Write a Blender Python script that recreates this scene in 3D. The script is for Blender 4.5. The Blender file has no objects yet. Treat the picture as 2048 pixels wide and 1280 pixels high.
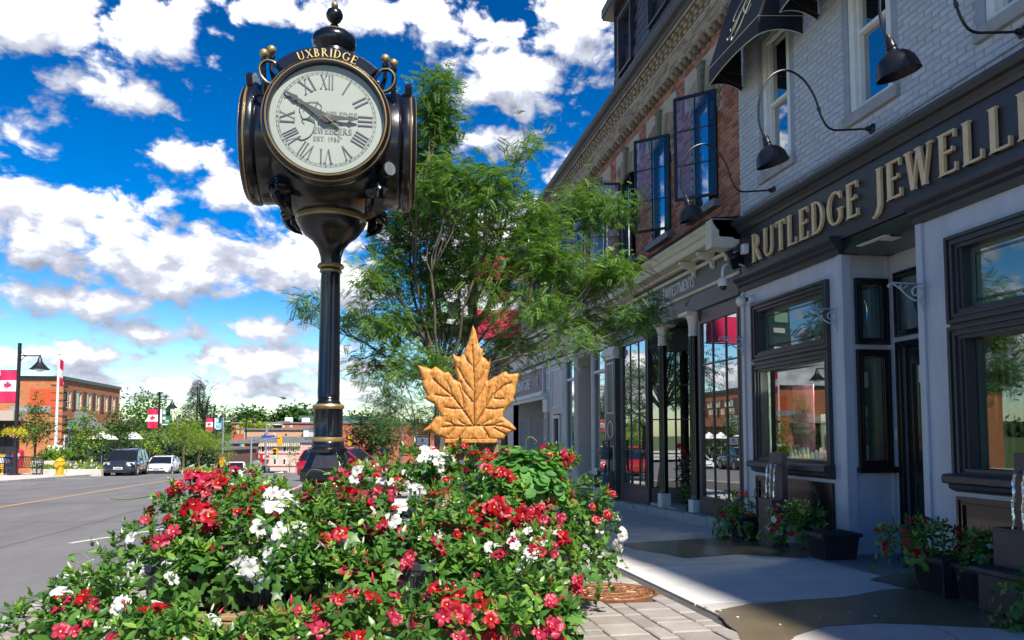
import bpy, bmesh, math, random
from mathutils import Vector, Matrix, noise as mnoise
R = random.Random(11)
sc = bpy.context.scene
COL = sc.collection
PI = math.pi
rad = math.radians

# ---------------------------------------------------------------- camera, sky, sun, exposure
EYE = Vector((0, 0, 1.25))
PSI = rad(10.1); PITCH = math.atan(102/1538); FPX = 1538.0
Fv = Vector((math.sin(PSI)*math.cos(PITCH), math.cos(PSI)*math.cos(PITCH), math.sin(PITCH)))
Rv = Vector((math.cos(PSI), -math.sin(PSI), 0))
Uv = Rv.cross(Fv)
cam = bpy.data.cameras.new('camera'); camo = bpy.data.objects.new('camera', cam); COL.objects.link(camo)
camo.matrix_world = Matrix(((Rv.x, Uv.x, -Fv.x, EYE.x), (Rv.y, Uv.y, -Fv.y, EYE.y), (Rv.z, Uv.z, -Fv.z, EYE.z), (0, 0, 0, 1)))
cam.sensor_width = 36; cam.lens = FPX/2048*36; cam.shift_y = 128/2048
cam.clip_start = 0.05; cam.clip_end = 3000
sc.camera = camo

def ray(px, py): return Fv + Rv*((px-1024)/FPX) + Uv*((768-py)/FPX)
def at(px, py, d): return EYE + ray(px, py)*d
def onX(px, py, X): v = ray(px, py); return EYE + v*(X/v.x)
def onY(px, py, Y): v = ray(px, py); return EYE + v*(Y/v.y)
def onZ(px, py, Z): v = ray(px, py); return EYE + v*((Z-EYE.z)/v.z)
def gz(Y):
 if Y < 20: return -.02*Y
 if Y < 56: return -.4-.024*(Y-20)
 if Y < 100: return -1.264-.07*(Y-56)
 if Y < 170: return -4.344
 return min(-4.344+.035*(Y-170), 6)
def azel(px, py):
 v = ray(px, py).normalized(); return math.atan2(v.x, v.y), math.asin(v.z)

SUN_AZ = rad(21); SUN_EL = rad(50)
SUNV = Vector((math.sin(SUN_AZ)*math.cos(SUN_EL), -math.cos(SUN_AZ)*math.cos(SUN_EL), math.sin(SUN_EL)))
sl = bpy.data.lights.new('sun', 'SUN'); sl.energy = 2.0; sl.angle = rad(1.8); sl.color = (1, .95, .87)
slo = bpy.data.objects.new('sun', sl); COL.objects.link(slo); slo.rotation_euler = SUNV.to_track_quat('Z', 'Y').to_euler()
slo.location = (30, -50, 60)

w = bpy.data.worlds.new('World'); sc.world = w; w.use_nodes = True
def NT(nt):
 def n(t, **k):
  o = nt.nodes.new(t)
  for a, b in k.items():
   if a == 'inp':
    for i, v in b.items():
     if hasattr(v, 'links') or isinstance(v, bpy.types.NodeSocket): nt.links.new(v, o.inputs[i])
     else: o.inputs[i].default_value = v
   else: setattr(o, a, b)
  return o
 return n
def mth(n, op, a, b=0.0, c=0.0, clamp=False):
 o = n('ShaderNodeMath', operation=op, use_clamp=clamp)
 o.id_data
 nt = o.id_data
 for i, v in enumerate((a, b, c)):
  if isinstance(v, bpy.types.NodeSocket): nt.links.new(v, o.inputs[i])
  else: o.inputs[i].default_value = v
 return o.outputs[0]

# clouds: a density field over azimuth (u) and elevation (v)
BLOBS = [(90, 50, 230, 70, 1), (300, 60, 130, 75, .9), (190, 165, 130, 60, .9), (255, 195, 90, 38, .9), (120, 195, 60, 22, .7),
 (362, 312, 92, 38, 1), (470, 385, 120, 50, 1), (90, 455, 210, 95, 1.1), (300, 520, 260, 85, 1.1), (560, 520, 220, 95, 1.1), (170, 603, 130, 36, 1),
 (700, 560, 110, 70, 1), (315, 668, 95, 42, 1), (545, 655, 95, 38, 1), (120, 712, 180, 36, 1), (560, 722, 300, 44, 1), (330, 775, 420, 28, .9), (700, 775, 160, 30, .8),
 (1010, 180, 150, 85, 1.1), (1000, 275, 110, 60, 1), (560, 15, 150, 45, .9), (800, 22, 200, 50, 1), (960, 60, 130, 50, .9), (1150, 60, 110, 95, 1), (1180, 370, 120, 90, .9), (980, 480, 260, 110, .9),
 (1700, 200, 500, 200, .8), (2300, 500, 400, 200, .9), (-500, 300, 350, 160, 1), (-900, 600, 500, 110, 1), (-300, 720, 300, 60, 1)]
g = bpy.data.node_groups.new('CloudDensity', 'ShaderNodeTree')
g.interface.new_socket('V', in_out='INPUT', socket_type='NodeSocketVector')
g.interface.new_socket('D', in_out='OUTPUT', socket_type='NodeSocketFloat')
n = NT(g)
gi = n('NodeGroupInput'); go = n('NodeGroupOutput')
sp = n('ShaderNodeSeparateXYZ', inp={0: gi.outputs[0]})
nz1 = n('ShaderNodeTexNoise', noise_dimensions='2D', inp={'Scale': 5.5, 'Detail': 2.0, 'Roughness': .5})
cmb = n('ShaderNodeCombineXYZ', inp={0: sp.outputs[0], 1: mth(n, 'MULTIPLY', sp.outputs[1], 1.5)})
g.links.new(cmb.outputs[0], nz1.inputs['Vector'])
nz2 = n('ShaderNodeTexNoise', noise_dimensions='2D', inp={'Vector': cmb.outputs[0], 'Scale': 11.0, 'Detail': 9.0, 'Roughness': .56, 'Distortion': .25})
nz3 = n('ShaderNodeTexVoronoi', voronoi_dimensions='2D', feature='SMOOTH_F1', inp={'Scale': 26.0, 'Smoothness': .5, 'Detail': 3.0, 'Roughness': .55})
wrp = n('ShaderNodeVectorMath', operation='MULTIPLY_ADD', inp={0: nz2.outputs['Color'], 1: (.05, .05, 0), 2: cmb.outputs[0]})
g.links.new(wrp.outputs[0], nz3.inputs['Vector'])
acc = None
for cx, cy, rx, ry, s in BLOBS:
 a, e = azel(cx, cy); ax, ey = rx/FPX, ry/FPX
 sub = n('ShaderNodeVectorMath', operation='MULTIPLY_ADD', inp={0: gi.outputs[0], 1: (1/ax, 1/ey, 0), 2: (-a/ax, -e/ey, 0)})
 ln = n('ShaderNodeVectorMath', operation='LENGTH', inp={0: sub.outputs[0]})
 v = mth(n, 'MULTIPLY_ADD', ln.outputs['Value'], -.66*s, .84*s)
 acc = v if acc is None else mth(n, 'SMOOTH_MAX', acc, v, .12)
bg = mth(n, 'MULTIPLY_ADD', nz1.outputs[0], 1.1, -.80)
acc = mth(n, 'MAXIMUM', acc, bg)
d1 = mth(n, 'MULTIPLY_ADD', nz2.outputs[0], 1.25, -.88)
d2 = mth(n, 'MULTIPLY_ADD', nz3.outputs['Distance'], -.42, .36)
den = mth(n, 'ADD', mth(n, 'ADD', acc, d1), d2)
g.links.new(den, go.inputs[0])

nt = w.node_tree; nt.nodes.clear(); n = NT(nt)
sky = n('ShaderNodeTexSky', sky_type='NISHITA', sun_disc=False, sun_elevation=SUN_EL, sun_rotation=PI-SUN_AZ, altitude=200, air_density=1.0, dust_density=.6, ozone_density=2.5)
tc = n('ShaderNodeTexCoord'); s3 = n('ShaderNodeSeparateXYZ', inp={0: tc.outputs['Generated']})
u = mth(n, 'ARCTAN2', s3.outputs[0], s3.outputs[1]); v = mth(n, 'ARCSINE', s3.outputs[2])
uv = n('ShaderNodeCombineXYZ', inp={0: u, 1: v})
def dens(off):
 a = n('ShaderNodeVectorMath', operation='ADD', inp={0: uv.outputs[0], 1: off})
 gg = n('ShaderNodeGroup'); gg.node_tree = g; nt.links.new(a.outputs[0], gg.inputs[0]); return gg.outputs[0]
D0 = dens((0, 0, 0)); D1 = dens((-.006, .024, 0)); D2 = dens((-.01, .075, 0))
alpha = n('ShaderNodeMapRange', interpolation_type='SMOOTHSTEP', inp={0: D0, 1: -.06, 2: .30}).outputs[0]
sh1 = mth(n, 'MULTIPLY_ADD', mth(n, 'SUBTRACT', D0, D1), .55, .43)
sh2 = mth(n, 'MULTIPLY_ADD', mth(n, 'SUBTRACT', D0, D2), .50, 0)
dk = mth(n, 'MULTIPLY', mth(n, 'MAXIMUM', D0, 0), -.22)
shd = mth(n, 'ADD', mth(n, 'ADD', sh1, sh2), dk)
cr = n('ShaderNodeValToRGB', inp={0: shd}); e = cr.color_ramp.elements
e[0].position = 0.02; e[0].color = (.17, .18, .22, 1); e[1].position = 1.0; e[1].color = (1, .97, .93, 1)
m = e.new(.45); m.color = (.31, .33, .39, 1); m = e.new(.72); m.color = (.58, .59, .62, 1)
cc = n('ShaderNodeVectorMath', operation='SCALE', inp={0: cr.outputs[0], 'Scale': 3.75})
# sky: deeper blue, as exposed in the photograph
hs = n('ShaderNodeHueSaturation', inp={'Hue': .515, 'Saturation': 1.62, 'Value': 1.0, 'Color': sky.outputs[0]})
el = n('ShaderNodeMapRange', inp={0: v, 1: 0.0, 2: .62, 3: .43, 4: .20})
sk = n('ShaderNodeVectorMath', operation='MULTIPLY', inp={0: hs.outputs[0], 1: (.88, .90, .84)})
sk2 = n('ShaderNodeVectorMath', operation='SCALE', inp={0: sk.outputs[0], 'Scale': 1.0})
nt.links.new(el.outputs[0], sk2.inputs['Scale'])
mx = n('ShaderNodeMix', data_type='RGBA', inp={0: alpha, 6: sk2.outputs[0], 7: cc.outputs[0]})
bgn = n('ShaderNodeBackground', inp={0: mx.outputs[2], 1: .15})
wo = n('ShaderNodeOutputWorld', inp={0: bgn.outputs[0]})
w.cycles.sampling_method = 'MANUAL'; w.cycles.sample_map_resolution = 512
vs = sc.view_settings; vs.view_transform = 'Standard'; vs.look = 'None'; vs.exposure = 2.0; vs.gamma = 1; vs.use_curve_mapping = False
sc.cycles.max_bounces = 7; sc.cycles.diffuse_bounces = 3; sc.cycles.glossy_bounces = 4; sc.cycles.transparent_max_bounces = 10

# ---------------------------------------------------------------- materials
M = {}
def pm(name, c, c2=None, rough=.6, sc_=6.0, bump=0.0, bs=40.0, metal=0.0, coat=0.0, spec=.5, det=5.0, emis=None, mixlo=.35, mixhi=.65, stretch=None, sss=0, rvar=0.0):
 m = bpy.data.materials.new(name); m.use_nodes = True; nt = m.node_tree; n = NT(nt)
 b = nt.nodes['Principled BSDF']
 b.inputs['Roughness'].default_value = rough; b.inputs['Metallic'].default_value = metal
 b.inputs['Coat Weight'].default_value = coat; b.inputs['Specular IOR Level'].default_value = spec
 col = (c[0], c[1], c[2], 1); b.inputs['Base Color'].default_value = col
 geo = None
 def vec():
  g_ = n('ShaderNodeTexCoord'); o = g_.outputs['Object']
  if stretch:
   mp = n('ShaderNodeMapping', inp={0: o, 'Scale': stretch}); o = mp.outputs[0]
  return o
 if c2 is not None or bump or rvar:
  V = vec()
 if c2 is not None:
  nz = n('ShaderNodeTexNoise', inp={'Vector': V, 'Scale': sc_, 'Detail': det, 'Roughness': .6})
  mr = n('ShaderNodeMapRange', inp={0: nz.outputs[0], 1: mixlo, 2: mixhi})
  mx = n('ShaderNodeMix', data_type='RGBA', inp={0: mr.outputs[0], 6: col, 7: (c2[0], c2[1], c2[2], 1)})
  nt.links.new(mx.outputs[2], b.inputs['Base Color'])
  if rvar:
   nt.links.new(mth(n, 'MULTIPLY_ADD', nz.outputs[0], rvar, rough-rvar*.5), b.inputs['Roughness'])
 if bump:
  nb = n('ShaderNodeTexNoise', inp={'Vector': V, 'Scale': bs, 'Detail': 5.0, 'Roughness': .6})
  bp = n('ShaderNodeBump', inp={'Strength': min(1, bump), 'Distance': .01 if bump <= 1 else .01*bump, 'Height': nb.outputs[0]})
  nt.links.new(bp.outputs[0], b.inputs['Normal'])
 if emis:
  b.inputs['Emission Color'].default_value = (c[0], c[1], c[2], 1); b.inputs['Emission Strength'].default_value = emis
 M[name] = m; return m
def glassm(name, tint=(.02, .025, .025), tr=.5, gl=.45, ior=1.5, tcol=(.8, .87, .85), boost=0.0, rough=.0, wav=0.0):
 """window glass: reflection by Fresnel (plus coating boost) over a see-through body"""
 m = bpy.data.materials.new(name); m.use_nodes = True; nt = m.node_tree; nt.nodes.clear(); n = NT(nt)
 ge = n('ShaderNodeNewGeometry'); dt = n('ShaderNodeVectorMath', operation='DOT_PRODUCT', inp={0: ge.outputs['Normal'], 1: ge.outputs['Incoming']})
 c_ = mth(n, 'SUBTRACT', 1.0, mth(n, 'ABSOLUTE', dt.outputs['Value']), clamp=True); f2 = mth(n, 'ADD', mth(n, 'MULTIPLY_ADD', mth(n, 'POWER', c_, 5.0), .96, .04), boost, clamp=True)
 t = n('ShaderNodeBsdfTransparent', inp={0: (*tcol, 1)}); d = n('ShaderNodeBsdfDiffuse', inp={0: (*tint, 1)})
 body = n('ShaderNodeMixShader', inp={0: tr, 1: d.outputs[0], 2: t.outputs[0]})
 gs = n('ShaderNodeBsdfGlossy', inp={0: (.95, .97, .97, 1), 'Roughness': rough})
 if wav:
  tcn = n('ShaderNodeTexCoord'); nz = n('ShaderNodeTexNoise', inp={'Vector': tcn.outputs['Object'], 'Scale': 2.2, 'Detail': 1.0})
  bp = n('ShaderNodeBump', inp={'Strength': wav, 'Distance': .01, 'Height': nz.outputs[0]}); nt.links.new(bp.outputs[0], gs.inputs['Normal'])
 mm = n('ShaderNodeMixShader', inp={0: f2, 1: body.outputs[0], 2: gs.outputs[0]})
 n('ShaderNodeOutputMaterial', inp={0: mm.outputs[0]}); M[name] = m; return m
def leafm(name, c, c2, rough=.45, trans=.35):
 m = bpy.data.materials.new(name); m.use_nodes = True; nt = m.node_tree; n = NT(nt); b = nt.nodes['Principled BSDF']; out = nt.nodes['Material Output']
 geo = n('ShaderNodeNewGeometry'); oi = n('ShaderNodeObjectInfo')
 r = mth(n, 'FRACT', mth(n, 'ADD', geo.outputs['Random Per Island'], oi.outputs['Random']))
 mx = n('ShaderNodeMix', data_type='RGBA', inp={0: r, 6: (*c, 1), 7: (*c2, 1)})
 nt.links.new(mx.outputs[2], b.inputs['Base Color']); b.inputs['Roughness'].default_value = rough
 tl = n('ShaderNodeBsdfTranslucent'); hv = n('ShaderNodeHueSaturation', inp={'Hue': .49, 'Saturation': 1.1, 'Value': 1.6, 'Color': mx.outputs[2]})
 nt.links.new(hv.outputs[0], tl.inputs[0])
 mm = n('ShaderNodeMixShader', inp={0: trans, 1: b.outputs[0], 2: tl.outputs[0]}); nt.links.new(mm.outputs[0], out.inputs[0])
 M[name] = m; return m

# ---------------------------------------------------------------- mesh builder
def cross_frame(d):
 d = d.normalized(); a = Vector((0, 0, 1)) if abs(d.z) < .9 else Vector((1, 0, 0))
 s = d.cross(a).normalized(); return s, s.cross(d).normalized()
class MB:
 def __init__(s): s.v = []; s.f = []; s.m = []; s.sm = []
 def add(s, vs, fs, mi=0, smooth=False):
  o = len(s.v); s.v.extend([tuple(p) for p in vs])
  for f in fs: s.f.append([o+i for i in f]); s.m.append(mi); s.sm.append(smooth)
  return s
 def box(s, x0, x1, y0, y1, z0, z1, mi=0):
  if x0 > x1: x0, x1 = x1, x0
  if y0 > y1: y0, y1 = y1, y0
  if z0 > z1: z0, z1 = z1, z0
  return s.add([(x0, y0, z0), (x1, y0, z0), (x1, y1, z0), (x0, y1, z0), (x0, y0, z1), (x1, y0, z1), (x1, y1, z1), (x0, y1, z1)],
                     [(0, 3, 2, 1), (4, 5, 6, 7), (0, 1, 5, 4), (1, 2, 6, 5), (2, 3, 7, 6), (3, 0, 4, 7)], mi)
 def hexa(s, p, mi=0):
  return s.add(p, [(0, 3, 2, 1), (4, 5, 6, 7), (0, 1, 5, 4), (1, 2, 6, 5), (2, 3, 7, 6), (3, 0, 4, 7)], mi)
 def beam(s, p, q, wd, ht, mi=0, up=None):
  p = Vector(p); q = Vector(q); d = (q-p)
  if d.length < 1e-6: return s
  d.normalize()
  a = Vector(up) if up is not None else (Vector((0, 0, 1)) if abs(d.z) < .95 else Vector((0, 1, 0)))
  sd = d.cross(a).normalized(); u = sd.cross(d).normalized()
  sd *= wd/2; u *= ht/2
  return s.hexa([p-sd-u, p+sd-u, q+sd-u, q-sd-u, p-sd+u, p+sd+u, q+sd+u, q-sd+u], mi)
 def tube(s, path, rr, nn=8, mi=0, cap=True, smooth=True):
  path = [Vector(p) for p in path]
  if not isinstance(rr, (list, tuple)): rr = [rr]*len(path)
  vs = []; fs = []; pu = None
  for i, p in enumerate(path):
   d = (path[min(i+1, len(path)-1)]-path[max(i-1, 0)])
   if d.length < 1e-9: d = Vector((0, 0, 1))
   d.normalize()
   if pu is None: a, b = cross_frame(d)
   else:
    b = (pu-d*pu.dot(d))
    b = b.normalized() if b.length > 1e-6 else cross_frame(d)[1]
    a = d.cross(b).normalized()
   pu = b
   for k in range(nn):
    t = 2*PI*k/nn; vs.append(p+(a*math.cos(t)+b*math.sin(t))*rr[i])
  for i in range(len(path)-1):
   for k in range(nn):
    k2 = (k+1) % nn; fs.append((i*nn+k, i*nn+k2, (i+1)*nn+k2, (i+1)*nn+k))
  s.add(vs, fs, mi, smooth)
  if cap:
   o = len(s.v)-len(vs); L = len(path)
   s.f.append([o+k for k in range(nn)][::-1]); s.m.append(mi); s.sm.append(False)
   s.f.append([o+(L-1)*nn+k for k in range(nn)]); s.m.append(mi); s.sm.append(False)
  return s
 def lathe(s, prof, c=(0, 0, 0), nn=24, mi=0, smooth=True, sx=1, sy=1, ph=0, cap=True):
  vs = []; fs = []
  for r, z in prof:
   for k in range(nn):
    t = 2*PI*k/nn+ph; vs.append((c[0]+math.cos(t)*r*sx, c[1]+math.sin(t)*r*sy, c[2]+z))
  for i in range(len(prof)-1):
   for k in range(nn):
    k2 = (k+1) % nn; fs.append((i*nn+k, i*nn+k2, (i+1)*nn+k2, (i+1)*nn+k))
  s.add(vs, fs, mi, smooth)
  if not cap: return s
  o = len(s.v)-len(vs); L = len(prof)
  if prof[0][0] > 1e-4: s.f.append([o+k for k in range(nn)][::-1]); s.m.append(mi); s.sm.append(False)
  if prof[-1][0] > 1e-4: s.f.append([o+(L-1)*nn+k for k in range(nn)]); s.m.append(mi); s.sm.append(False)
  return s
 def lathe_ax(s, prof, c, ax, nn=24, mi=0, smooth=True, cap=True):
  """lathe about any axis: prof = (radius, distance along axis)"""
  ax = Vector(ax).normalized(); a, b = cross_frame(ax); c = Vector(c); vs = []; fs = []
  for r, z in prof:
   for k in range(nn):
    t = 2*PI*k/nn; vs.append(c+ax*z+(a*math.cos(t)+b*math.sin(t))*r)
  for i in range(len(prof)-1):
   for k in range(nn):
    k2 = (k+1) % nn; fs.append((i*nn+k, i*nn+k2, (i+1)*nn+k2, (i+1)*nn+k))
  s.add(vs, fs, mi, smooth)
  if not cap: return s
  o = len(s.v)-len(vs); L = len(prof)
  if prof[0][0] > 1e-4: s.f.append([o+k for k in range(nn)]); s.m.append(mi); s.sm.append(False)
  if prof[-1][0] > 1e-4: s.f.append([o+(L-1)*nn+k for k in range(nn)]); s.m.append(mi); s.sm.append(False)
  return s
 def prism(s, poly, o, u, v, t, mi=0):
  """poly in (a,b) on axes u,v at origin o, pushed by vector t"""
  o = Vector(o); u = Vector(u); v = Vector(v); t = Vector(t)
  A = [o+u*a+v*b for a, b in poly]; B = [p+t for p in A]; L = len(poly)
  nrm = u.cross(v)
  area = sum(poly[i][0]*poly[(i+1) % L][1]-poly[(i+1) % L][0]*poly[i][1] for i in range(L))
  flip = (area > 0) == (nrm.dot(t) > 0)
  idx = list(range(L))
  fs = []
  if flip: fs = [idx[::-1], [L+i for i in idx]]+[(i, (i+1) % L, L+(i+1) % L, L+i) for i in idx]
  else: fs = [idx, [L+i for i in idx][::-1]]+[(i, L+i, L+(i+1) % L, (i+1) % L) for i in idx]
  return s.add(A+B, fs, mi)
 def extrude_profile(s, prof, p, q, a, b, mi=0, smooth=False, cap=True):
  """2D profile (along vectors a,b) swept straight from p to q"""
  p = Vector(p); q = Vector(q); a = Vector(a); b = Vector(b); L = len(prof)
  A = [p+a*x+b*y for x, y in prof]; B = [q+a*x+b*y for x, y in prof]
  fs = [(i, i+1, L+i+1, L+i) for i in range(L-1)]+[(L-1, 0, L, 2*L-1)]
  if cap: fs += [list(range(L))[::-1], [L+i for i in range(L)]]
  return s.add(A+B, fs, mi, smooth)
 def mesh(s, name, mats, off=None):
  me = bpy.data.meshes.new(name)
  vs = s.v if off is None else [(x-off[0], y-off[1], z-off[2]) for x, y, z in s.v]
  me.from_pydata(vs, [], s.f)
  for m_ in (mats if isinstance(mats, (list, tuple)) else [mats]): me.materials.append(M[m_] if isinstance(m_, str) else m_)
  me.polygons.foreach_set('material_index', s.m); me.polygons.foreach_set('use_smooth', s.sm); me.update()
  return me
 def build(s, name, mats, parent=None, bevel=0, fixn=True, label=None, kind=None):
  off = parent_loc(parent)
  me = s.mesh(name, mats, off)
  if fixn:
   bm = bmesh.new(); bm.from_mesh(me); bmesh.ops.recalc_face_normals(bm, faces=bm.faces); bm.to_mesh(me); bm.free()
   if any(s.sm): me.set_sharp_from_angle(angle=rad(42))
  o = bpy.data.objects.new(name, me); COL.objects.link(o)
  if parent is not None: o.parent = parent
  if bevel:
   bv = o.modifiers.new('bevel', 'BEVEL'); bv.width = bevel; bv.segments = 2; bv.limit_method = 'ANGLE'; bv.angle_limit = rad(40)
  if label: o['label'] = label
  if kind: o['kind'] = kind
  return o
WL = {}
def parent_loc(p):
 v = Vector((0, 0, 0))
 while p is not None: v += p.location; p = p.parent
 return v
def thing(name, label, cat, loc=(0, 0, 0), group=None):
 o = bpy.data.objects.new(name, None); COL.objects.link(o); o.location = loc; o.empty_display_size = .2
 o['label'] = label; o['category'] = cat
 if group: o['group'] = group
 return o
def tag(o, label, cat, group=None):
 o['label'] = label; o['category'] = cat
 if group: o['group'] = group
 return o
def solo(mb, name, mats, label, cat, loc, group=None, bevel=0):
 """a thing that is one mesh, its origin at loc"""
 me = mb.mesh(name, mats, loc)
 bm = bmesh.new(); bm.from_mesh(me); bmesh.ops.recalc_face_normals(bm, faces=bm.faces); bm.to_mesh(me); bm.free()
 o = bpy.data.objects.new(name, me); COL.objects.link(o); o.location = loc
 if bevel:
  bv = o.modifiers.new('bevel', 'BEVEL'); bv.width = bevel; bv.segments = 2; bv.limit_method = 'ANGLE'
 return tag(o, label, cat, group)
def inst(me, name, parent=None, loc=(0, 0, 0), rot=None, scale=None):
 o = bpy.data.objects.new(name, me); COL.objects.link(o); o.parent = parent; o.location = loc
 if rot is not None: o.rotation_euler = rot
 if scale is not None: o.scale = scale
 return o
def copy_tree(o, parent=None, loc=None, rotz=None, label=None):
 c = o.copy(); COL.objects.link(c)
 if parent is not None: c.parent = parent
 if loc is not None: c.location = loc
 if rotz is not None: c.rotation_euler = (0, 0, rotz)
 if label: c['label'] = label
 for ch in o.children: copy_tree(ch, c)
 return c
def struct(mb, name, mats, bevel=0):
 o = mb.build(name, mats, None, bevel); o['kind'] = 'structure'; return o

# ---------------------------------------------------------------- lettering: a small roman serif, drawn as strokes
def arcpoly(cx, cy, rx, ry, a0, a1, w0, w1, n=14):
 """stroke along an ellipse; width swells from w0 (at top/bottom) to w1 (at sides)"""
 o = []; i_ = []
 for k in range(n+1):
  t = rad(a0+(a1-a0)*k/n); wd = w0+(w1-w0)*abs(math.cos(t))
  o.append((cx+(rx+0)*math.cos(t), cy+(ry+0)*math.sin(t))); i_.append((cx+(rx-wd)*math.cos(t), cy+(ry-min(wd, w0*1.1+.0*wd))*math.sin(t)))
 return [[o[k], o[k+1], i_[k+1], i_[k]] for k in range(n)]
TK, TN = .145, .06
def vbar(x, y0=0, y1=1, w_=TK, s0=True, s1=True, sw=.05):
 P = [[(x-w_/2, y0), (x+w_/2, y0), (x+w_/2, y1), (x-w_/2, y1)]]
 if s0: P.append([(x-w_/2-sw, y0), (x+w_/2+sw, y0), (x+w_/2, y0+.05), (x-w_/2, y0+.05)])
 if s1: P.append([(x-w_/2, y1-.05), (x+w_/2, y1-.05), (x+w_/2+sw, y1), (x-w_/2-sw, y1)])
 return P
def hbar(x0, x1, y, w_=TN, tick=0):
 P = [[(x0, y-w_/2), (x1, y-w_/2), (x1, y+w_/2), (x0, y+w_/2)]]
 if tick: P.append([(x1-.035, y-w_/2+min(0, tick)), (x1+.01, y-w_/2+min(0, tick)), (x1+.01, y+w_/2+max(0, tick)), (x1-.035, y+w_/2+max(0, tick))])
 return P
def dbar(x0, y0, x1, y1, w_): return [[(x0-w_/2, y0), (x0+w_/2, y0), (x1+w_/2, y1), (x1-w_/2, y1)]]
def glyph(c):
 if c == 'I': return vbar(.13), .26
 if c == 'L': return vbar(.13)+hbar(.2, .55, .03, TN, .16), .58
 if c == 'E': return vbar(.13)+hbar(.2, .54, .03, TN, .15)+hbar(.2, .46, .52, TN, .06)+hbar(.2, .52, .97, TN, -.13), .58
 if c == 'F': return vbar(.13)+hbar(.2, .46, .52, TN, .06)+hbar(.2, .52, .97, TN, -.13), .55
 if c == 'T': return vbar(.3, 0, .96, s1=False)+hbar(.0, .6, .97, TN, -.13)+[[(0, .84), (.045, .84), (.045, .95), (0, .95)]], .6
 if c == 'U': return vbar(.13, .32, 1, s0=False)+vbar(.58, .32, 1, TN+.02, s0=False)+arcpoly(.3375, .33, .2825, .33, 180, 360, TN, .11), .72
 if c == 'D': return vbar(.13)+arcpoly(.22, .5, .46, .5, -90, 90, TN, TK)+[[(.12, 0), (.23, 0), (.23, TN), (.12, TN)], [(.12, 1-TN), (.23, 1-TN), (.23, 1), (.12, 1)]], .72
 if c == 'R': return vbar(.13)+arcpoly(.22, .75, .27, .25, -90, 90, TN, TK)+[[(.12, .94), (.23, .94), (.23, 1), (.12, 1)], [(.12, .5), (.23, .5), (.23, .56), (.12, .56)]]+dbar(.60, 0, .28, .52, TK)+[[(.53, 0), (.72, 0), (.7, .05), (.55, .05)]], .7
 if c == 'P': return vbar(.13)+arcpoly(.22, .73, .28, .27, -90, 90, TN, TK)+[[(.12, .94), (.23, .94), (.23, 1), (.12, 1)], [(.12, .46), (.23, .46), (.23, .52), (.12, .52)]], .56
 if c == 'B': return vbar(.13)+arcpoly(.22, .755, .24, .245, -90, 90, TN, TK)+arcpoly(.22, .27, .3, .27, -90, 90, TN, TK)+[[(.12, .94), (.23, .94), (.23, 1), (.12, 1)], [(.12, 0), (.23, 0), (.23, .06), (.12, .06)], [(.12, .48), (.23, .48), (.23, .54), (.12, .54)]], .6
 if c == 'G': return arcpoly(.42, .5, .40, .5, 45, 322, TN, TK)+vbar(.66, .14, .46, .12, s0=False)+[[(.53, .41), (.8, .41), (.8, .46), (.53, .46)], [(.66, .74), (.71, .74), (.71, .95), (.66, .95)]], .82
 if c == 'C': return arcpoly(.42, .5, .40, .5, 45, 315, TN, TK)+[[(.66, .72), (.71, .72), (.71, .95), (.66, .95)]], .74
 if c == 'O': return arcpoly(.44, .5, .42, .5, 0, 360, TN, TK, 24), .88
 if c == 'J': return vbar(.24, .0, 1, s0=False)+[[(.17, .0), (.312, 0), (.2, -.22), (.02, -.3)], [(-.06, -.27), (.02, -.31), (.12, -.24), (.08, -.2)]], .36
 if c == 'W': return dbar(.25, 0, .08, 1, TK)+dbar(.25, 0, .43, 1, TN)+dbar(.62, 0, .45, 1, TK)+dbar(.62, 0, .80, 1, TN)+[[(-.02, .95), (.2, .95), (.2, 1), (-.02, 1)], [(.72, .95), (.9, .95), (.9, 1), (.72, 1)], [(.33, .95), (.54, .95), (.54, 1), (.33, 1)]], .92
 if c == 'V': return dbar(.32, 0, .1, 1, TK)+dbar(.32, 0, .56, 1, TN)+[[(-.02, .95), (.22, .95), (.22, 1), (-.02, 1)], [(.47, .95), (.66, .95), (.66, 1), (.47, 1)]], .66
 if c == 'X': return dbar(.58, 0, .1, 1, TK)+dbar(.08, 0, .56, 1, TN)+[[(-.02, .95), (.22, .95), (.22, 1), (-.02, 1)], [(.47, .95), (.66, .95), (.66, 1), (.47, 1)], [(-.02, 0), (.17, 0), (.17, .05), (-.02, .05)], [(.46, 0), (.7, 0), (.7, .05), (.46, .05)]], .68
 if c == 'S': return arcpoly(.26, .75, .22, .25, 30, 270, TN, TK)+arcpoly(.26, .27, .24, .27, -150, 90, TN, TK)+[[(.42, .76), (.46, .76), (.46, .95), (.42, .95)], [(.03, .06), (.07, .06), (.07, .25), (.03, .25)]], .54
 if c == 'N': return vbar(.1, 0, 1, TN)+vbar(.62, 0, 1, TN, s0=False)+dbar(.62, 0, .12, 1, TK), .74
 if c == 'M': return vbar(.08, 0, 1, TN)+vbar(.82, 0, 1, TK)+dbar(.44, 0, .12, 1, TK)+dbar(.44, 0, .78, 1, TN), .96
 if c == 'A': return dbar(.58, 0, .34, 1, TK)+dbar(.1, 0, .32, 1, TN)+hbar(.2, .5, .33), .68
 if c == '1': return vbar(.2, 0, 1, .09, s1=False)+[[(.06, .82), (.16, .95), (.16, 1), (.06, .88)]], .38
 if c == '9': return arcpoly(.24, .7, .22, .3, 0, 360, TN, .1)+[[(.38, .7), (.46, .7), (.3, 0), (.18, 0)]], .52
 if c == '8': return arcpoly(.25, .76, .19, .24, 0, 360, TN, .09)+arcpoly(.25, .27, .23, .27, 0, 360, TN, .1), .52
 if c == '6': return arcpoly(.25, .3, .22, .3, 0, 360, TN, .1)+[[(.03, .3), (.11, .3), (.36, 1), (.26, 1)]], .52
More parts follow.
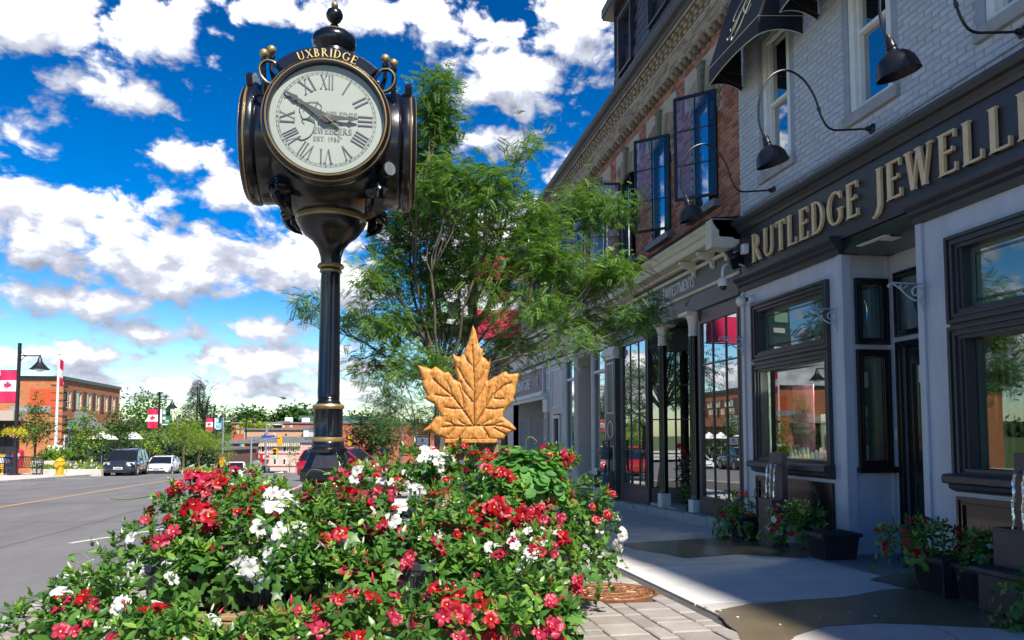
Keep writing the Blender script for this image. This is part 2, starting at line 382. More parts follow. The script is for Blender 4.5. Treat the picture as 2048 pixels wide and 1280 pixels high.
 if c == '.': return [[(.03, 0), (.13, 0), (.13, .1), (.03, .1)]], .18
 if c == '|': return [[(.08, -.15), (.12, -.15), (.12, 1.15), (.08, 1.15)]], .2
 return [], .34
def text_mb(mb, s, o, u, v, h, t, track=.08, mi=0, fit=None, wx=1.0, curve=None):
 """string of strokes from origin o; returns width. t: depth vector"""
 widths = [glyph(c)[1] for c in s]; W = (sum(widths)+track*(len(s)-1))*h*wx
 k = 1.0
 if fit: k = fit/W
 x = 0; o = Vector(o); u = Vector(u); v = Vector(v); t = Vector(t)
 for c in s:
  P, wd = glyph(c)
  for i, p in enumerate(P): mb.prism([((x+a*wx*k)*h, b*h) for a, b in p], o, u, v, t*(1+.012*(i % 7)), mi)
  x += (wd+track)*wx*k
 return W*k
def sans(s, size, mat, parent, o, u, v, depth=.002, name='lettering', align='LEFT', bold=0.0, sx=1.0):
 """built-in sans lettering as a mesh, set on axes u,v"""
 cu = bpy.data.curves.new(name, 'FONT'); cu.body = s; cu.size = size; cu.extrude = depth; cu.align_x = align; cu.offset = bold; cu.resolution_u = 3
 tmp = bpy.data.objects.new(name, cu); COL.objects.link(tmp)
 me = bpy.data.meshes.new_from_object(tmp); bpy.data.objects.remove(tmp); bpy.data.curves.remove(cu)
 u = Vector(u)*sx; v = Vector(v); nn = Vector(u).normalized().cross(v); o = Vector(o)-parent_loc(parent)
 me.transform(Matrix(((u.x, v.x, nn.x, o.x), (u.y, v.y, nn.y, o.y), (u.z, v.z, nn.z, o.z), (0, 0, 0, 1))))
 me.materials.clear(); me.materials.append(M[mat]); ob = bpy.data.objects.new(name, me); COL.objects.link(ob); ob.parent = parent; return ob
# ---------------------------------------------------------------- palette
pm('asphalt', (.118, .11, .112), (.19, .18, .178), .85, 1.1, .6, 90, mixlo=.3, mixhi=.7, stretch=(1.3, .22, 1))
pm('tar', (.09, .085, .085), None, .8); pm('asphalt_old', (.115, .11, .112), (.15, .142, .142), .85, 3, .6, 90)
pm('concrete', (.60, .55, .50), (.46, .42, .385), .8, 1.6, .35, 60)
pm('concrete_new', (.66, .635, .61), (.54, .52, .49), .75, 2.6, .25, 70)
pm('exposed_agg', (.33, .30, .28), (.18, .16, .15), .8, 60, .8, 90)
pm('wet', (.19, .145, .085), (.13, .10, .06), .32, 2.0, .12, 30)
pm('mortar_dark', (.06, .055, .05), (.09, .08, .07), .9)
for i, c in enumerate([(.36, .32, .29), (.32, .285, .255), (.40, .355, .32), (.34, .305, .28)]): pm('paver%d' % i, c, tuple(x*.8 for x in c), .8, 5, .5, 60)
pm('kerb', (.42, .40, .37), (.33, .31, .29), .8, 2, .4, 50)
pm('line_yellow', (.62, .34, .09), (.42, .27, .12), .7, 9)
pm('line_white', (.68, .66, .64), (.42, .40, .39), .7, 9)
pm('rust', (.30, .115, .045), (.17, .07, .035), .6, 9, .6, 60, metal=.3)
pm('rust_hi', (.50, .27, .14), (.33, .15, .07), .45, 20, .3, 60, metal=.3)
pm('paint_grey', (.54, .56, .61), (.46, .48, .54), .42, 5, .3, 24, stretch=(1, 1, .25))
for i, c in enumerate([(.56, .575, .62), (.52, .535, .58), (.58, .595, .64)]): pm('brick_grey%d' % i, c, tuple(x*.88 for x in c), .55, 6, .5, 45)
pm('mortar_grey', (.36, .38, .44), (.31, .33, .39), .7, 8, .4, 40)
pm('black_wood', (.032, .032, .038), (.042, .042, .05), .38, 4, .1, 30)
pm('black_gloss', (.005, .006, .010), (.008, .009, .014), .24, 6, .1, 25, coat=.25)
pm('black_metal', (.012, .012, .014), (.02, .02, .022), .35, 8, .1, 30)
pm('gold', (.47, .33, .13), (.38, .26, .11), .4, 14, .1, 40, metal=.55)
pm('gold_letter', (.82, .62, .36), (.72, .50, .26), .4, 6, .1, 30)
pm('stone_sill', (.42, .41, .40), (.33, .32, .31), .8, 6, .3, 40)
pm('white_trim', (.80, .79, .75), (.72, .71, .67), .5)
pm('cream', (.76, .70, .56), (.68, .61, .47), .5, 4, .1, 30)
pm('cream_pale', (.80, .76, .67), (.72, .68, .59), .5, 4)
pm('green_dark', (.055, .08, .075), (.045, .065, .062), .45, 4, .1, 30)
pm('green_col', (.02, .03, .03), None, .3)
for i, c in enumerate([(.52, .19, .11), (.44, .145, .09), (.58, .25, .16), (.34, .11, .08)]): pm('brick_red%d' % i, c, tuple(x*.7 for x in c), .8, 14, .5, 60)
for i, c in enumerate([(.42, .31, .20), (.34, .24, .16), (.48, .37, .25), (.25, .175, .125)]): pm('brick_buff%d' % i, c, tuple(x*.72 for x in c), .85, 14, .5, 60)
pm('mortar_lt', (.56, .45, .35), (.46, .37, .29), .9, 8, .4, 60)
for i, c in enumerate([(.085, .085, .10), (.07, .07, .085), (.10, .10, .115)]): pm('slate%d' % i, c, tuple(x*.8 for x in c), .55, 10, .4, 40)
pm('slate_back', (.015, .015, .018))
pm('cloth_black', (.012, .012, .017), (.017, .017, .022), .7, 5, .3, 90)
pm('piping', (.62, .58, .40))
pm('taupe', (.44, .36, .29), (.40, .33, .265), .55, 4)
pm('taupe_pale', (.70, .62, .56), (.64, .57, .51), .55, 4)
pm('maroon', (.20, .05, .085), (.17, .045, .07), .5)
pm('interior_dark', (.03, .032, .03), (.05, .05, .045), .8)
pm('interior_green', (.42, .48, .40), (.34, .39, .32), .7)
pm('interior_pale', (.52, .53, .48), (.42, .43, .39), .7)
pm('curtain', (.72, .64, .44), (.48, .41, .25), .7, 3, stretch=(6, 6, .3))
pm('brass', (.60, .42, .16), None, .28, metal=.9)
pm('chrome', (.7, .7, .72), None, .15, metal=1)
pm('fountain', (.085, .062, .065), (.065, .047, .05), .5, 5, .2, 30)
pm('pot', (.018, .020, .028), (.026, .028, .036), .45, 5)
pm('soil', (.03, .02, .014), (.05, .035, .02), .95, 20, .8, 40)
pm('wood_box', (.42, .25, .11), (.22, .12, .05), .7, 3, .4, 30, stretch=(3, 3, 22))
pm('wood_slat', (.40, .26, .14), (.22, .135, .07), .75, 4, .4, 40, stretch=(1.5, 14, 14))
pm('white_plastic', (.72, .72, .70), None, .35)
pm('poster_pink', (.62, .12, .25), (.70, .30, .40), .5, 4); pm('poster_dark', (.30, .03, .10), None, .5)
pm('paper', (.75, .76, .74), None, .6); pm('skin_print', (.55, .33, .25), (.25, .13, .10), .6, 9)
pm('sign_blue', (.20, .50, .68), None, .5); pm('visa_blue', (.03, .06, .35), None, .4); pm('yellow', (.85, .50, .02), None, .45); pm('orange', (.75, .20, .03), None, .4)
pm('red_flag', (.62, .01, .045), (.52, .008, .035), .6, 2); pm('white_flag', (.75, .74, .74), None, .6)
pm('flag_red2', (.70, .02, .10), (.62, .015, .08), .6)
pm('banner_green', (.02, .12, .07), (.04, .22, .12), .6, 6); pm('banner_dark', (.015, .018, .02), None, .6); pm('banner_pale', (.30, .50, .35), None, .6)  # pale green for the blocks on the lamp banners
pm('bark', (.10, .075, .055), (.17, .135, .105), .9, 14, .9, 30, stretch=(1, 1, .25))
pm('bark_pale', (.26, .23, .19), (.16, .14, .11), .9, 10, .6, 30)
pm('hydrant', (.60, .38, .01), (.50, .30, .01), .4, 6)
pm('red_box', (.60, .02, .06), None, .4); pm('blue_box', (.02, .05, .25), None, .4); pm('pink_box', (.55, .05, .30), None, .4)
pm('meter', (.16, .19, .22), (.12, .145, .17), .45, 6); pm('pipe_dark', (.04, .045, .05), None, .5, metal=.3)
pm('brick_or', (.42, .135, .05), (.30, .085, .035), .85, 2.5, .3, 30)
pm('brick_or_plain', (.55, .08, .02), (.48, .07, .02), .8, 2)
pm('brick_tan', (.60, .36, .22), (.50, .28, .16), .85, 1.5, .2, 20)
pm('brick_pink', (.66, .42, .36), (.60, .36, .30), .85, 1.5)
pm('stucco_pink', (.72, .52, .44), (.66, .46, .40), .85, 1.5)
pm('brick_brown', (.17, .085, .06), (.12, .06, .045), .85, 3)
pm('brick_red_far', (.48, .13, .07), (.38, .10, .055), .85, 1.5)
pm('roof_grey', (.20, .20, .21), (.15, .15, .16), .8, 2); pm('roof_green', (.05, .11, .08), None, .7)
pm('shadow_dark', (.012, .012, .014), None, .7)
pm('wood_far', (.42, .20, .08), None, .7)
pm('galv', (.35, .37, .38), (.30, .32, .33), .5, 4, metal=.4)
pm('grass', (.06, .11, .02), (.09, .13, .03), .9, 3)
pm('hill', (.03, .06, .018), (.05, .085, .03), .9, .2)
pm('trim_gold', (.50, .46, .30), None, .5)
pm('tyre', (.018, .018, .019), None, .75); pm('rim', (.50, .50, .52), None, .3, metal=.8); pm('rim_dark', (.06, .06, .065), None, .4)
pm('plate', (.65, .68, .75), None, .5); pm('plate_blue', (.08, .18, .42), None, .5); pm('headlamp', (.42, .44, .46), None, .12, coat=.5)
pm('car_dark', (.022, .023, .027), None, .22, coat=1.0, spec=.6); pm('car_white', (.74, .74, .73), None, .25, coat=.8); pm('car_red', (.45, .008, .015), None, .22, coat=1.0)
pm('car_black2', (.02, .03, .035), None, .3, coat=.6); pm('car_silver', (.45, .46, .47), None, .3, coat=.6, metal=.3)
pm('car_trim', (.014, .014, .015), None, .55); pm('car_glass', (.012, .014, .017), None, .04, spec=1.0)
pm('tail', (.35, .01, .01), None, .3)
pm('sig_yellow', (.80, .38, .01), (.72, .33, .01), .5, 3); pm('sig_green', (.05, .95, .55), None, .4, emis=1.6); pm('sig_off', (.05, .02, .01), None, .3)
pm('street_green', (.02, .2, .1), None, .5)
pm('red_sign', (.55, .015, .03), None, .5)
pm('rainbow_a', (.10, .04, .35), None, .5); pm('rainbow_b', (.03, .25, .55), None, .5); pm('rainbow_c', (.05, .4, .1), None, .5); pm('rainbow_d', (.75, .5, .02), None, .5); pm('rainbow_e', (.65, .12, .02), None, .5)
glassm('glass_shop', tr=.94, boost=.10, tcol=(.72, .80, .76), wav=.015)
glassm('glass_store', tr=.55, boost=.45, tcol=(.6, .66, .64), wav=.02)
glassm('glass_upper', tr=.45, boost=.40, tint=(.03, .04, .06), tcol=(.5, .55, .6), wav=.02)
glassm('glass_sash', tr=.95, boost=.06, tcol=(.82, .85, .95), wav=.01)
glassm('glass_door', tr=.5, boost=.05, tcol=(.3, .32, .32))
glassm('glass_frost', tr=.25, boost=.10, tint=(.16, .19, .19), tcol=(.4, .45, .45), rough=.15)
glassm('glass_far', tr=.0, boost=.25, tint=(.03, .035, .04))
glassm('glass_green', tr=.30, boost=.14, tint=(.14, .22, .17), tcol=(.6, .75, .66), wav=.015)
glassm('water', tr=.85, boost=.35, tcol=(.93, .95, .97), tint=(.6, .65, .7))
leafm('leaf_mand', (.03, .10, .016), (.11, .25, .035), .36, .28)
leafm('leaf_mand_lt', (.14, .30, .04), (.26, .42, .07), .35, .35)
leafm('leaf_ivy', (.025, .085, .018), (.13, .27, .05), .42, .22)
leafm('leaf_nast', (.07, .22, .045), (.15, .36, .07), .5, .35)
leafm('leaf_tree', (.04, .12, .025), (.13, .27, .05), .5, .35)
leafm('leaf_tree_b', (.08, .17, .03), (.21, .34, .06), .5, .35)
leafm('leaf_lime', (.16, .26, .02), (.32, .42, .03), .5, .4)
leafm('leaf_dark', (.02, .05, .014), (.055, .10, .022), .55, .25)
leafm('leaf_con', (.02, .045, .022), (.04, .075, .03), .6, .15)
leafm('leaf_purple', (.035, .012, .02), (.07, .03, .035), .45, .2)
leafm('leaf_yel', (.45, .48, .02), (.62, .60, .03), .5, .3)
leafm('petal_red', (.26, .001, .005), (.48, .003, .012), .45, .3)
leafm('petal_pink', (.35, .006, .035), (.52, .028, .085), .45, .3)
leafm('petal_white', (.58, .58, .55), (.66, .65, .64), .45, .25)
leafm('petal_coral', (.80, .22, .12), (.85, .30, .17), .45, .3)
pm('throat', (.85, .42, .02), None, .5); pm('throat_dark', (.30, .02, .01), None, .6); pm('bud_red', (.45, .01, .05), None, .4); pm('bud_white', (.66, .68, .50), None, .4)
pm('stem', (.10, .17, .04), (.14, .12, .05), .6)
pm('lamp_shade', (.012, .012, .014), (.05, .05, .052), .42, 30, .1, 30, coat=.05, mixlo=.62, mixhi=.75)
pm('keystone', (.27, .24, .17), (.16, .15, .11), .85, 12, .8, 60)
pm('sill_grey', (.19, .20, .23), (.16, .17, .20), .6)
pm('dial', (.35, .39, .335), (.325, .365, .31), .35, 3, coat=.0)
pm('dial_ink', (.10, .09, .12), None, .5)
pm('dial_ink2', (.17, .175, .18), None, .5)
pm('hand', (.05, .055, .05), None, .5)
pm('gold_bright', (.75, .55, .20), None, .35, metal=.5)
def carved():
 m = bpy.data.materials.new('carved_wood'); m.use_nodes = True; nt = m.node_tree; n = NT(nt); b = nt.nodes['Principled BSDF']
 tcn = n('ShaderNodeTexCoord'); mp = n('ShaderNodeMapping', inp={0: tcn.outputs['Object'], 'Scale': (12, 3, 3.0), 'Rotation': (0, .2, 0)})
 nz = n('ShaderNodeTexNoise', inp={'Vector': mp.outputs[0], 'Scale': 5.5, 'Detail': 6.0, 'Roughness': .65, 'Distortion': .8})
 wv = n('ShaderNodeTexNoise', inp={'Vector': mp.outputs[0], 'Scale': 14.0, 'Detail': 3.0})
 cr = n('ShaderNodeValToRGB', inp={0: nz.outputs[0]}); e = cr.color_ramp.elements; e[0].position = .30; e[0].color = (.26, .07, .012, 1); e[1].position = .62; e[1].color = (.66, .33, .08, 1); m2 = e.new(.44); m2.color = (.52, .20, .035, 1)
 v = n('ShaderNodeTexVoronoi', inp={'Vector': tcn.outputs['Object'], 'Scale': 34.0}); dots = n('ShaderNodeMapRange', inp={0: v.outputs['Distance'], 1: .06, 2: .14})
 geo = n('ShaderNodeNewGeometry'); pt = n('ShaderNodeMapRange', inp={0: geo.outputs['Pointiness'], 1: .40, 2: .485})
 m1 = n('ShaderNodeMix', data_type='RGBA', inp={0: dots.outputs[0], 6: (.20, .07, .02, 1), 7: cr.outputs[0]})
 m3 = n('ShaderNodeMix', data_type='RGBA', inp={0: pt.outputs[0], 6: (.13, .045, .018, 1), 7: m1.outputs[2]})
 nt.links.new(m3.outputs[2], b.inputs['Base Color']); b.inputs['Roughness'].default_value = .5
 bp = n('ShaderNodeBump', inp={'Strength': .7, 'Distance': .006, 'Height': wv.outputs[0]}); nt.links.new(bp.outputs[0], b.inputs['Normal']); M['carved_wood'] = m; return m
carved()
pm('burnt', (.045, .016, .008), (.09, .03, .01), .6, 30)
def brickm(name, c, c2, mort, sx=.24, sz=.08):
 m = bpy.data.materials.new(name); m.use_nodes = True; nt = m.node_tree; n = NT(nt); b = nt.nodes['Principled BSDF']
 t_ = n('ShaderNodeTexCoord'); s = n('ShaderNodeSeparateXYZ', inp={0: t_.outputs['Object']}); xy = mth(n, 'ADD', s.outputs[0], s.outputs[1]); cb_ = n('ShaderNodeCombineXYZ', inp={0: xy, 1: s.outputs[2]})
 br = n('ShaderNodeTexBrick', inp={'Vector': cb_.outputs[0], 'Color1': (*c, 1), 'Color2': (*c2, 1), 'Mortar': (*mort, 1), 'Scale': 1.0, 'Mortar Size': .006, 'Brick Width': sx, 'Row Height': sz})
 nt.links.new(br.outputs[0], b.inputs['Base Color']); b.inputs['Roughness'].default_value = .9; M[name] = m
brickm('brick_orange', (.50, .17, .06), (.34, .11, .04), (.40, .22, .12))

_m = M['wet']; _n = NT(_m.node_tree); _a = _n('ShaderNodeAttribute', attribute_name='wetness'); _t = _n('ShaderNodeTexCoord'); _z = _n('ShaderNodeTexNoise', inp={'Vector': _t.outputs['Object'], 'Scale': 30.0, 'Detail': 4.0})
_f = _n('ShaderNodeMapRange', interpolation_type='SMOOTHSTEP', inp={0: mth(_n, 'ADD', _a.outputs['Fac'], mth(_n, 'MULTIPLY_ADD', _z.outputs[0], .9, -.45)), 1: .25, 2: .75}); _x = _n('ShaderNodeMixShader', inp={0: _f.outputs[0], 1: _n('ShaderNodeBsdfTransparent').outputs[0], 2: _m.node_tree.nodes['Principled BSDF'].outputs[0]})
_m.node_tree.links.new(_x.outputs[0], _m.node_tree.nodes['Material Output'].inputs[0])
# ---------------------------------------------------------------- ground, road, pavement
FX = 5.56
YS = [-60, -20, 0, 20, 56, 62, 70, 80, 90, 100, 130, 170, 200, 260, 330, 400, 470, 900]
def strip(mb, x0, x1, off, y0=-60, y1=900, th=0.0, mi=0):
 ys = [y0]+[y for y in YS if y0 < y < y1]+[y1]
 vs = []; fs = []
 for y in ys: vs += [(x0, y, gz(y)+off), (x1, y, gz(y)+off)]
 for i in range(len(ys)-1): fs.append((2*i, 2*i+1, 2*i+3, 2*i+2))
 mb.add(vs, fs, mi)
 if th:
  vs = []
  for y in ys: vs += [(x0, y, gz(y)+off-th), (x1, y, gz(y)+off-th)]
  mb.add(vs, fs, mi)
 return mb
m_ = MB(); strip(m_, -900, 900, -.30); struct(m_, 'ground', 'grass')
KX0, KX1 = -2.78, -2.6          # near kerb
LX = -17.0                      # far kerb
m_ = MB(); strip(m_, LX, KX0+.02, -.12, -60, 320); struct(m_, 'road', 'asphalt')
m_ = MB(); m_.add([(-80, 84, gz(84)-.115), (80, 84, gz(84)-.115), (80, 100, gz(100)-.115), (-80, 100, gz(100)-.115)], [(0, 1, 2, 3)]); struct(m_, 'cross_street', 'asphalt')
def onRoad(px, py, off=-.12):
 v = ray(px, py); t = .5
 while t < 400:
  P = EYE+v*t
  if P.z < gz(P.y)+off: return P
  t += .01
 return P
def onGr(px, py): return onRoad(px, py, 0)
def sheet(pts, off, name, mat, label=None):
 mb = MB(); mb.add([(p[0], p[1], gz(p[1])+off) for p in pts], [tuple(range(len(pts)))]); return struct(mb, name, mat)
# painted lines
a = onRoad(0, 1015); b = onRoad(190, 985); dd = (b-a).normalized()
def line(p, q, wd, off, mat, name='painted_line'):
 n_ = max(1, int(abs(q[1]-p[1])/4)); mb = MB()
 for i in range(n_):
  s = [p[k]+(q[k]-p[k])*i/n_ for k in range(2)]; e = [p[k]+(q[k]-p[k])*(i+1)/n_ for k in range(2)]
  d = Vector((e[0]-s[0], e[1]-s[1], 0)).normalized(); pr = Vector((-d.y, d.x, 0))*wd/2
  mb.add([(s[0]-pr.x, s[1]-pr.y, gz(s[1])+off), (e[0]-pr.x, e[1]-pr.y, gz(e[1])+off), (e[0]+pr.x, e[1]+pr.y, gz(e[1])+off), (s[0]+pr.x, s[1]+pr.y, gz(s[1])+off)], [(0, 1, 2, 3)])
 return struct(mb, name, mat)
c1 = onRoad(0, 1015); c2 = onRoad(385, 953.5)
sl_ = (c2.x-c1.x)/(c2.y-c1.y)
line((c1.x-sl_*(c1.y+20), -20), (c1.x+sl_*(84-c1.y), 82), .13, -.116, 'line_yellow')
w1 = onRoad(138, 1087); w2 = onRoad(300, 1073)
line((w1.x, w1.y), (w2.x+.3, w2.y+2.2), .11, -.116, 'line_white')
for yy in (2.5, 20.5, 29.5, 38.5): line((w1.x-.02*(yy-11), yy), (w1.x-.02*(yy-11), yy+3), .11, -.116, 'line_white')
for px, py, qx, qy in ((0, 969, 72, 968), (60, 958, 190, 958)):
 p = onRoad(px, py); q = onRoad(qx, qy); line((p.x, p.y), (q.x, q.y), .12, -.116, 'line_white')
for yy in (40, 46.5, 53): line((LX+.1, yy), (LX+2.4, yy), .1, -.116, 'line_white')
for k in range(7): line((LX+1+k*2, 82.5), (LX+1.6+k*2, 82.5), 1.8, -.112, 'line_white')
# near pavement: bed, kerb, slabs, pavers
m_ = MB(); strip(m_, KX1, 9, -.02, -60, 84); struct(m_, 'sidewalk_bed', 'mortar_dark')
m_ = MB(); strip(m_, -32, LX-.15, 0, -60, 84); struct(m_, 'sidewalk_far', 'concrete')
kerb = MB()
kob = struct(MB().box(KX0, KX0+.02, -8, 0, -.14, 0), 'kerb', 'kerb')
def kerb_row(x0, x1, par, y0, y1, L=2.4):
 y = y0
 while y < y1:
  e = min(y+L, y1); b = MB()
  z0, z1 = gz(y), gz(e)
  b.hexa([(x0, y+.006, z0-.2), (x1, y+.006, z0-.2), (x1, e-.006, z1-.2), (x0, e-.006, z1-.2), (x0, y+.006, z0+.004), (x1, y+.006, z0+.004), (x1, e-.006, z1+.004), (x0, e-.006, z1+.004)])
  b.build('kerb_stone', 'kerb', par, .015); y = e
kerb_row(KX0, KX1, kob, 0, 56)
kob2 = struct(MB().box(LX-.17, LX-.0, -8, 0, -.14, 0), 'kerb', 'kerb'); kerb_row(LX-.17, LX, kob2, 24, 56, 3.2)
mainsw = struct(MB().box(2.6, 5.4, -9.9, -9.8, -.02, .1), 'sidewalk', 'concrete')
def slab(x0, x1, y0, y1, mat, g_=.009, th=.05, up=0.0, bev=.006):
 b = MB(); za, zb = gz(y0)+up, gz(y1)+up
 b.hexa([(x0+g_, y0+g_, za-th), (x1-g_, y0+g_, za-th), (x1-g_, y1-g_, zb-th), (x0+g_, y1-g_, zb-th), (x0+g_, y0+g_, za), (x1-g_, y0+g_, za), (x1-g_, y1-g_, zb), (x0+g_, y1-g_, zb)])
 return b.build('slab', mat, mainsw, bev)
BY0, BY1 = 6.02, 8.02
yy = [-6, -4, -2, 0, 2, 4, BY0, BY1, 10.1, 12.2, 14.3, 16.4, 18.5, 20.6, 23, 26, 29, 32, 35, 38, 41, 44, 47, 50, 53, 56]
for i in range(len(yy)-1):
 new = yy[i] == BY0
 if new: slab(2.58, 4.95, yy[i], yy[i+1], 'concrete_new')
 elif yy[i] < 20: slab(2.58, 6.2 if yy[i] >= 8 else 5.6, yy[i], yy[i+1], 'concrete')
 else: slab(.6, 3.1, yy[i], yy[i+1], 'concrete'); slab(3.1, 6.2, yy[i], yy[i+1], 'concrete')
slab(4.95, 6.4, BY0, 8.5, 'exposed_agg', up=.006)
for i in range(5): slab(.5, 2.56, 10.1+2.1*i, 12.2+2.1*i, 'concrete')
# random ashlar pavers between planter and slabs
U_ = .148
MX, MY = 2.08, 6.62
gx0, gy0, NX, NY = -2.56+.0, 2.0, 34, 54
occ = [[0]*NY for _ in range(NX)]
Rp = random.Random(5); pav = []
for j in range(NY):
 for i in range(NX):
  if occ[i][j]: continue
  ch = Rp.choice([(2, 2), (2, 1), (1, 2), (3, 2), (2, 3), (2, 2), (1, 1), (3, 2)])
  wx_, wy_ = ch
  while wx_ > 1 and (i+wx_ > NX or any(occ[i+a][j] for a in range(wx_))): wx_ -= 1
  if j+wy_ > NY: wy_ = NY-j
  if wx_*wy_ == 3 and Rp.random() < .0: continue
  for a in range(wx_):
   for b in range(wy_): occ[i+a][j+b] = 1
  pav.append((gx0+i*U_, gx0+(i+wx_)*U_, gy0+j*U_, gy0+(j+wy_)*U_))
XR = 2.56
cut = []
for x0, x1, y0, y1 in pav:
 if x0 >= XR-.03: continue
 x1 = min(x1, XR)
 cx, cy = (x0+x1)/2, (y0+y1)/2
 if math.hypot(cx-MX, cy-MY) < .40: continue
 cut.append((math.hypot(cx-1.7, cy-5.2), x0, x1, y0, y1))
cut.sort(); rest = MB(); matn = ['paver%d' % i for i in range(4)]
for k, (_, x0, x1, y0, y1) in enumerate(cut):
 b = MB() if k < 290 else rest
 g_ = .005; jz = Rp.uniform(-.003, .004); za, zb = gz(y0)+jz, gz(y1)+jz+Rp.uniform(-.002, .002); ch = .012
 mi = Rp.randrange(4)
 A = [(x0+g_, y0+g_, za-.05), (x1-g_, y0+g_, za-.05), (x1-g_, y1-g_, zb-.05), (x0+g_, y1-g_, zb-.05)]
 B = [(x0+g_, y0+g_, za-.007), (x1-g_, y0+g_, za-.007), (x1-g_, y1-g_, zb-.007), (x0+g_, y1-g_, zb-.007)]
 C_ = [(x0+g_+ch, y0+g_+ch, za), (x1-g_-ch, y0+g_+ch, za), (x1-g_-ch, y1-g_-ch, zb), (x0+g_+ch, y1-g_-ch, zb)]
 b.add(A+B+C_, [(0, 1, 5, 4), (1, 2, 6, 5), (2, 3, 7, 6), (3, 0, 4, 7), (4, 5, 9, 8), (5, 6, 10, 9), (6, 7, 11, 10), (7, 4, 8, 11), (8, 9, 10, 11)], mi)
 if k < 290: b.build('paver', matn, mainsw)
rest.build('paver_field', matn, mainsw, kind='stuff')
# wet patches from the fountains
def wet(pts, off, seed):
 rr = random.Random(seed); P = [onGr(*p) for p in pts]; out = []
 L = len(P)
 for i in range(L):
  a, b = P[i], P[(i+1) % L]; n_ = max(1, int((b-a).length/.07))
  for k in range(n_):
   q = a.lerp(b, k/n_); s = mnoise.noise(Vector((q.x*3, q.y*3, seed)))*.05+mnoise.noise(Vector((q.x*11, q.y*11, seed)))*.018
   out.append((q.x+s, q.y+s*.6))
 n_ = len(out); cx = sum(p[0] for p in out)/n_; cy = sum(p[1] for p in out)/n_; inn = []
 for i in range(n_):
  a, c = out[i-1], out[(i+1) % n_]; t = Vector((c[0]-a[0], c[1]-a[1])).normalized(); nr = Vector((-t.y, t.x))
  inn.append((out[i][0]+nr.x*.035, out[i][1]+nr.y*.035))
 ar = sum(out[i][0]*out[(i+1) % n_][1]-out[(i+1) % n_][0]*out[i][1] for i in range(n_))
 if ar < 0: inn = [(2*o[0]-p[0], 2*o[1]-p[1]) for o, p in zip(out, inn)]
 mb = MB(); mb.add([(p[0], p[1], gz(p[1])+off) for p in out+inn], [(i, (i+1) % n_, n_+(i+1) % n_, n_+i) for i in range(n_)]+[tuple(n_+i for i in range(n_))])
 o = struct(mb, 'wet_patch', 'wet'); at_ = o.data.attributes.new('wetness', 'FLOAT', 'POINT'); at_.data.foreach_set('value', [0.0]*n_+[1.0]*n_); return o
wet([(1425, 1222), (1500, 1207), (1600, 1200), (1690, 1194), (1760, 1180), (1830, 1175), (1900, 1185), (2048, 1200), (2150, 1230), (2150, 1262), (1900, 1255), (1760, 1248), (1650, 1256), (1600, 1272), (1560, 1300), (1500, 1300)], .004, 1)
wet([(1228, 1089), (1300, 1084), (1400, 1078), (1480, 1072), (1560, 1080), (1660, 1098), (1690, 1113), (1600, 1117), (1480, 1109), (1370, 1117), (1300, 1104)], .006, 2)
wet([(1735, 1160), (1790, 1147), (1880, 1152), (1880, 1178), (1830, 1180), (1780, 1172)], .010, 3)
for px, py, lb_ in ((1258, 1097, 'far left end of the damp patch by the ivy'), (1330, 1102, 'left part of the far damp patch'), (1413, 1216, 'corner where pavers meet the concrete'), (1440, 1224, 'left tip of the near wet patch'), (1475, 1237, 'left part of the near wet patch'), (1640, 1240, 'middle of the near wet patch, lower'), (1700, 1228, 'middle of the near wet patch, upper'), (1830, 1160, 'small wet spot before the doorway planter'), (1870, 1188, 'foot of the doorway planter'), (1484, 1106, 'edge of the far wet patch'), (1560, 1252, 'lower rim of the near wet patch'), (1750, 1235, 'right half of the near wet patch')):
 p = onGr(px, py); b = MB(); a_ = R.random()*6
 b.lathe([(.0, .009), (.006, .007), (.010, .0)], (0, 0, 0), 7, sx=1.8)
 o = solo(b, 'fallen_petal', 'petal_white', 'small pale petal fallen at the '+lb_, 'petal', (0, 0, 0), 'petals fallen on the pavement'); o.location = p+Vector((0, 0, .008)); o.rotation_euler = (0, 0, a_)
# manhole
mh = thing('manhole_cover', 'round rusty iron manhole cover set in the pavers', 'manhole cover', (MX, MY, gz(MY)))
zt = gz(MY)
b = MB(); b.lathe([(.36, -.03), (.40, -.03), (.40, .008), (.385, .010), (.365, .008), (.36, -.03)], (MX, MY, zt), 48, cap=False); b.build('frame_ring', 'rust', mh)
b = MB(); b.lathe([(.355, -.03), (.355, .004), (.0, .006)], (MX, MY, zt), 48); lid = b.build('lid', 'rust', mh)
b = MB()
for r_ in (.34, .215, .10): b.lathe([(r_-.006, .004), (r_-.004, .012), (r_+.004, .012), (r_+.006, .004)], (MX, MY, zt), 40)
for k in range(14):
 t = 2*PI*k/14
 pts = [(MX+(.275+.045*math.cos(q))*math.cos(t+.11*math.sin(q)*1.2), MY+(.275+.045*math.cos(q))*math.sin(t+.11*math.sin(q)*1.2), zt+.009) for q in [x*.55-.3 for x in range(9)]]
 b.tube(pts, .006, 5)
 b.tube([(MX+.12*math.cos(t), MY+.12*math.sin(t), zt+.008), (MX+.20*math.cos(t+.12), MY+.20*math.sin(t+.12), zt+.008)], .006, 5)
for k in range(5): b.tube([(MX-.05+k*.025, MY-.03, zt+.008), (MX-.05+k*.025, MY+.03, zt+.008)], .005, 5)
b.build('raised_pattern', 'rust_hi', lid)

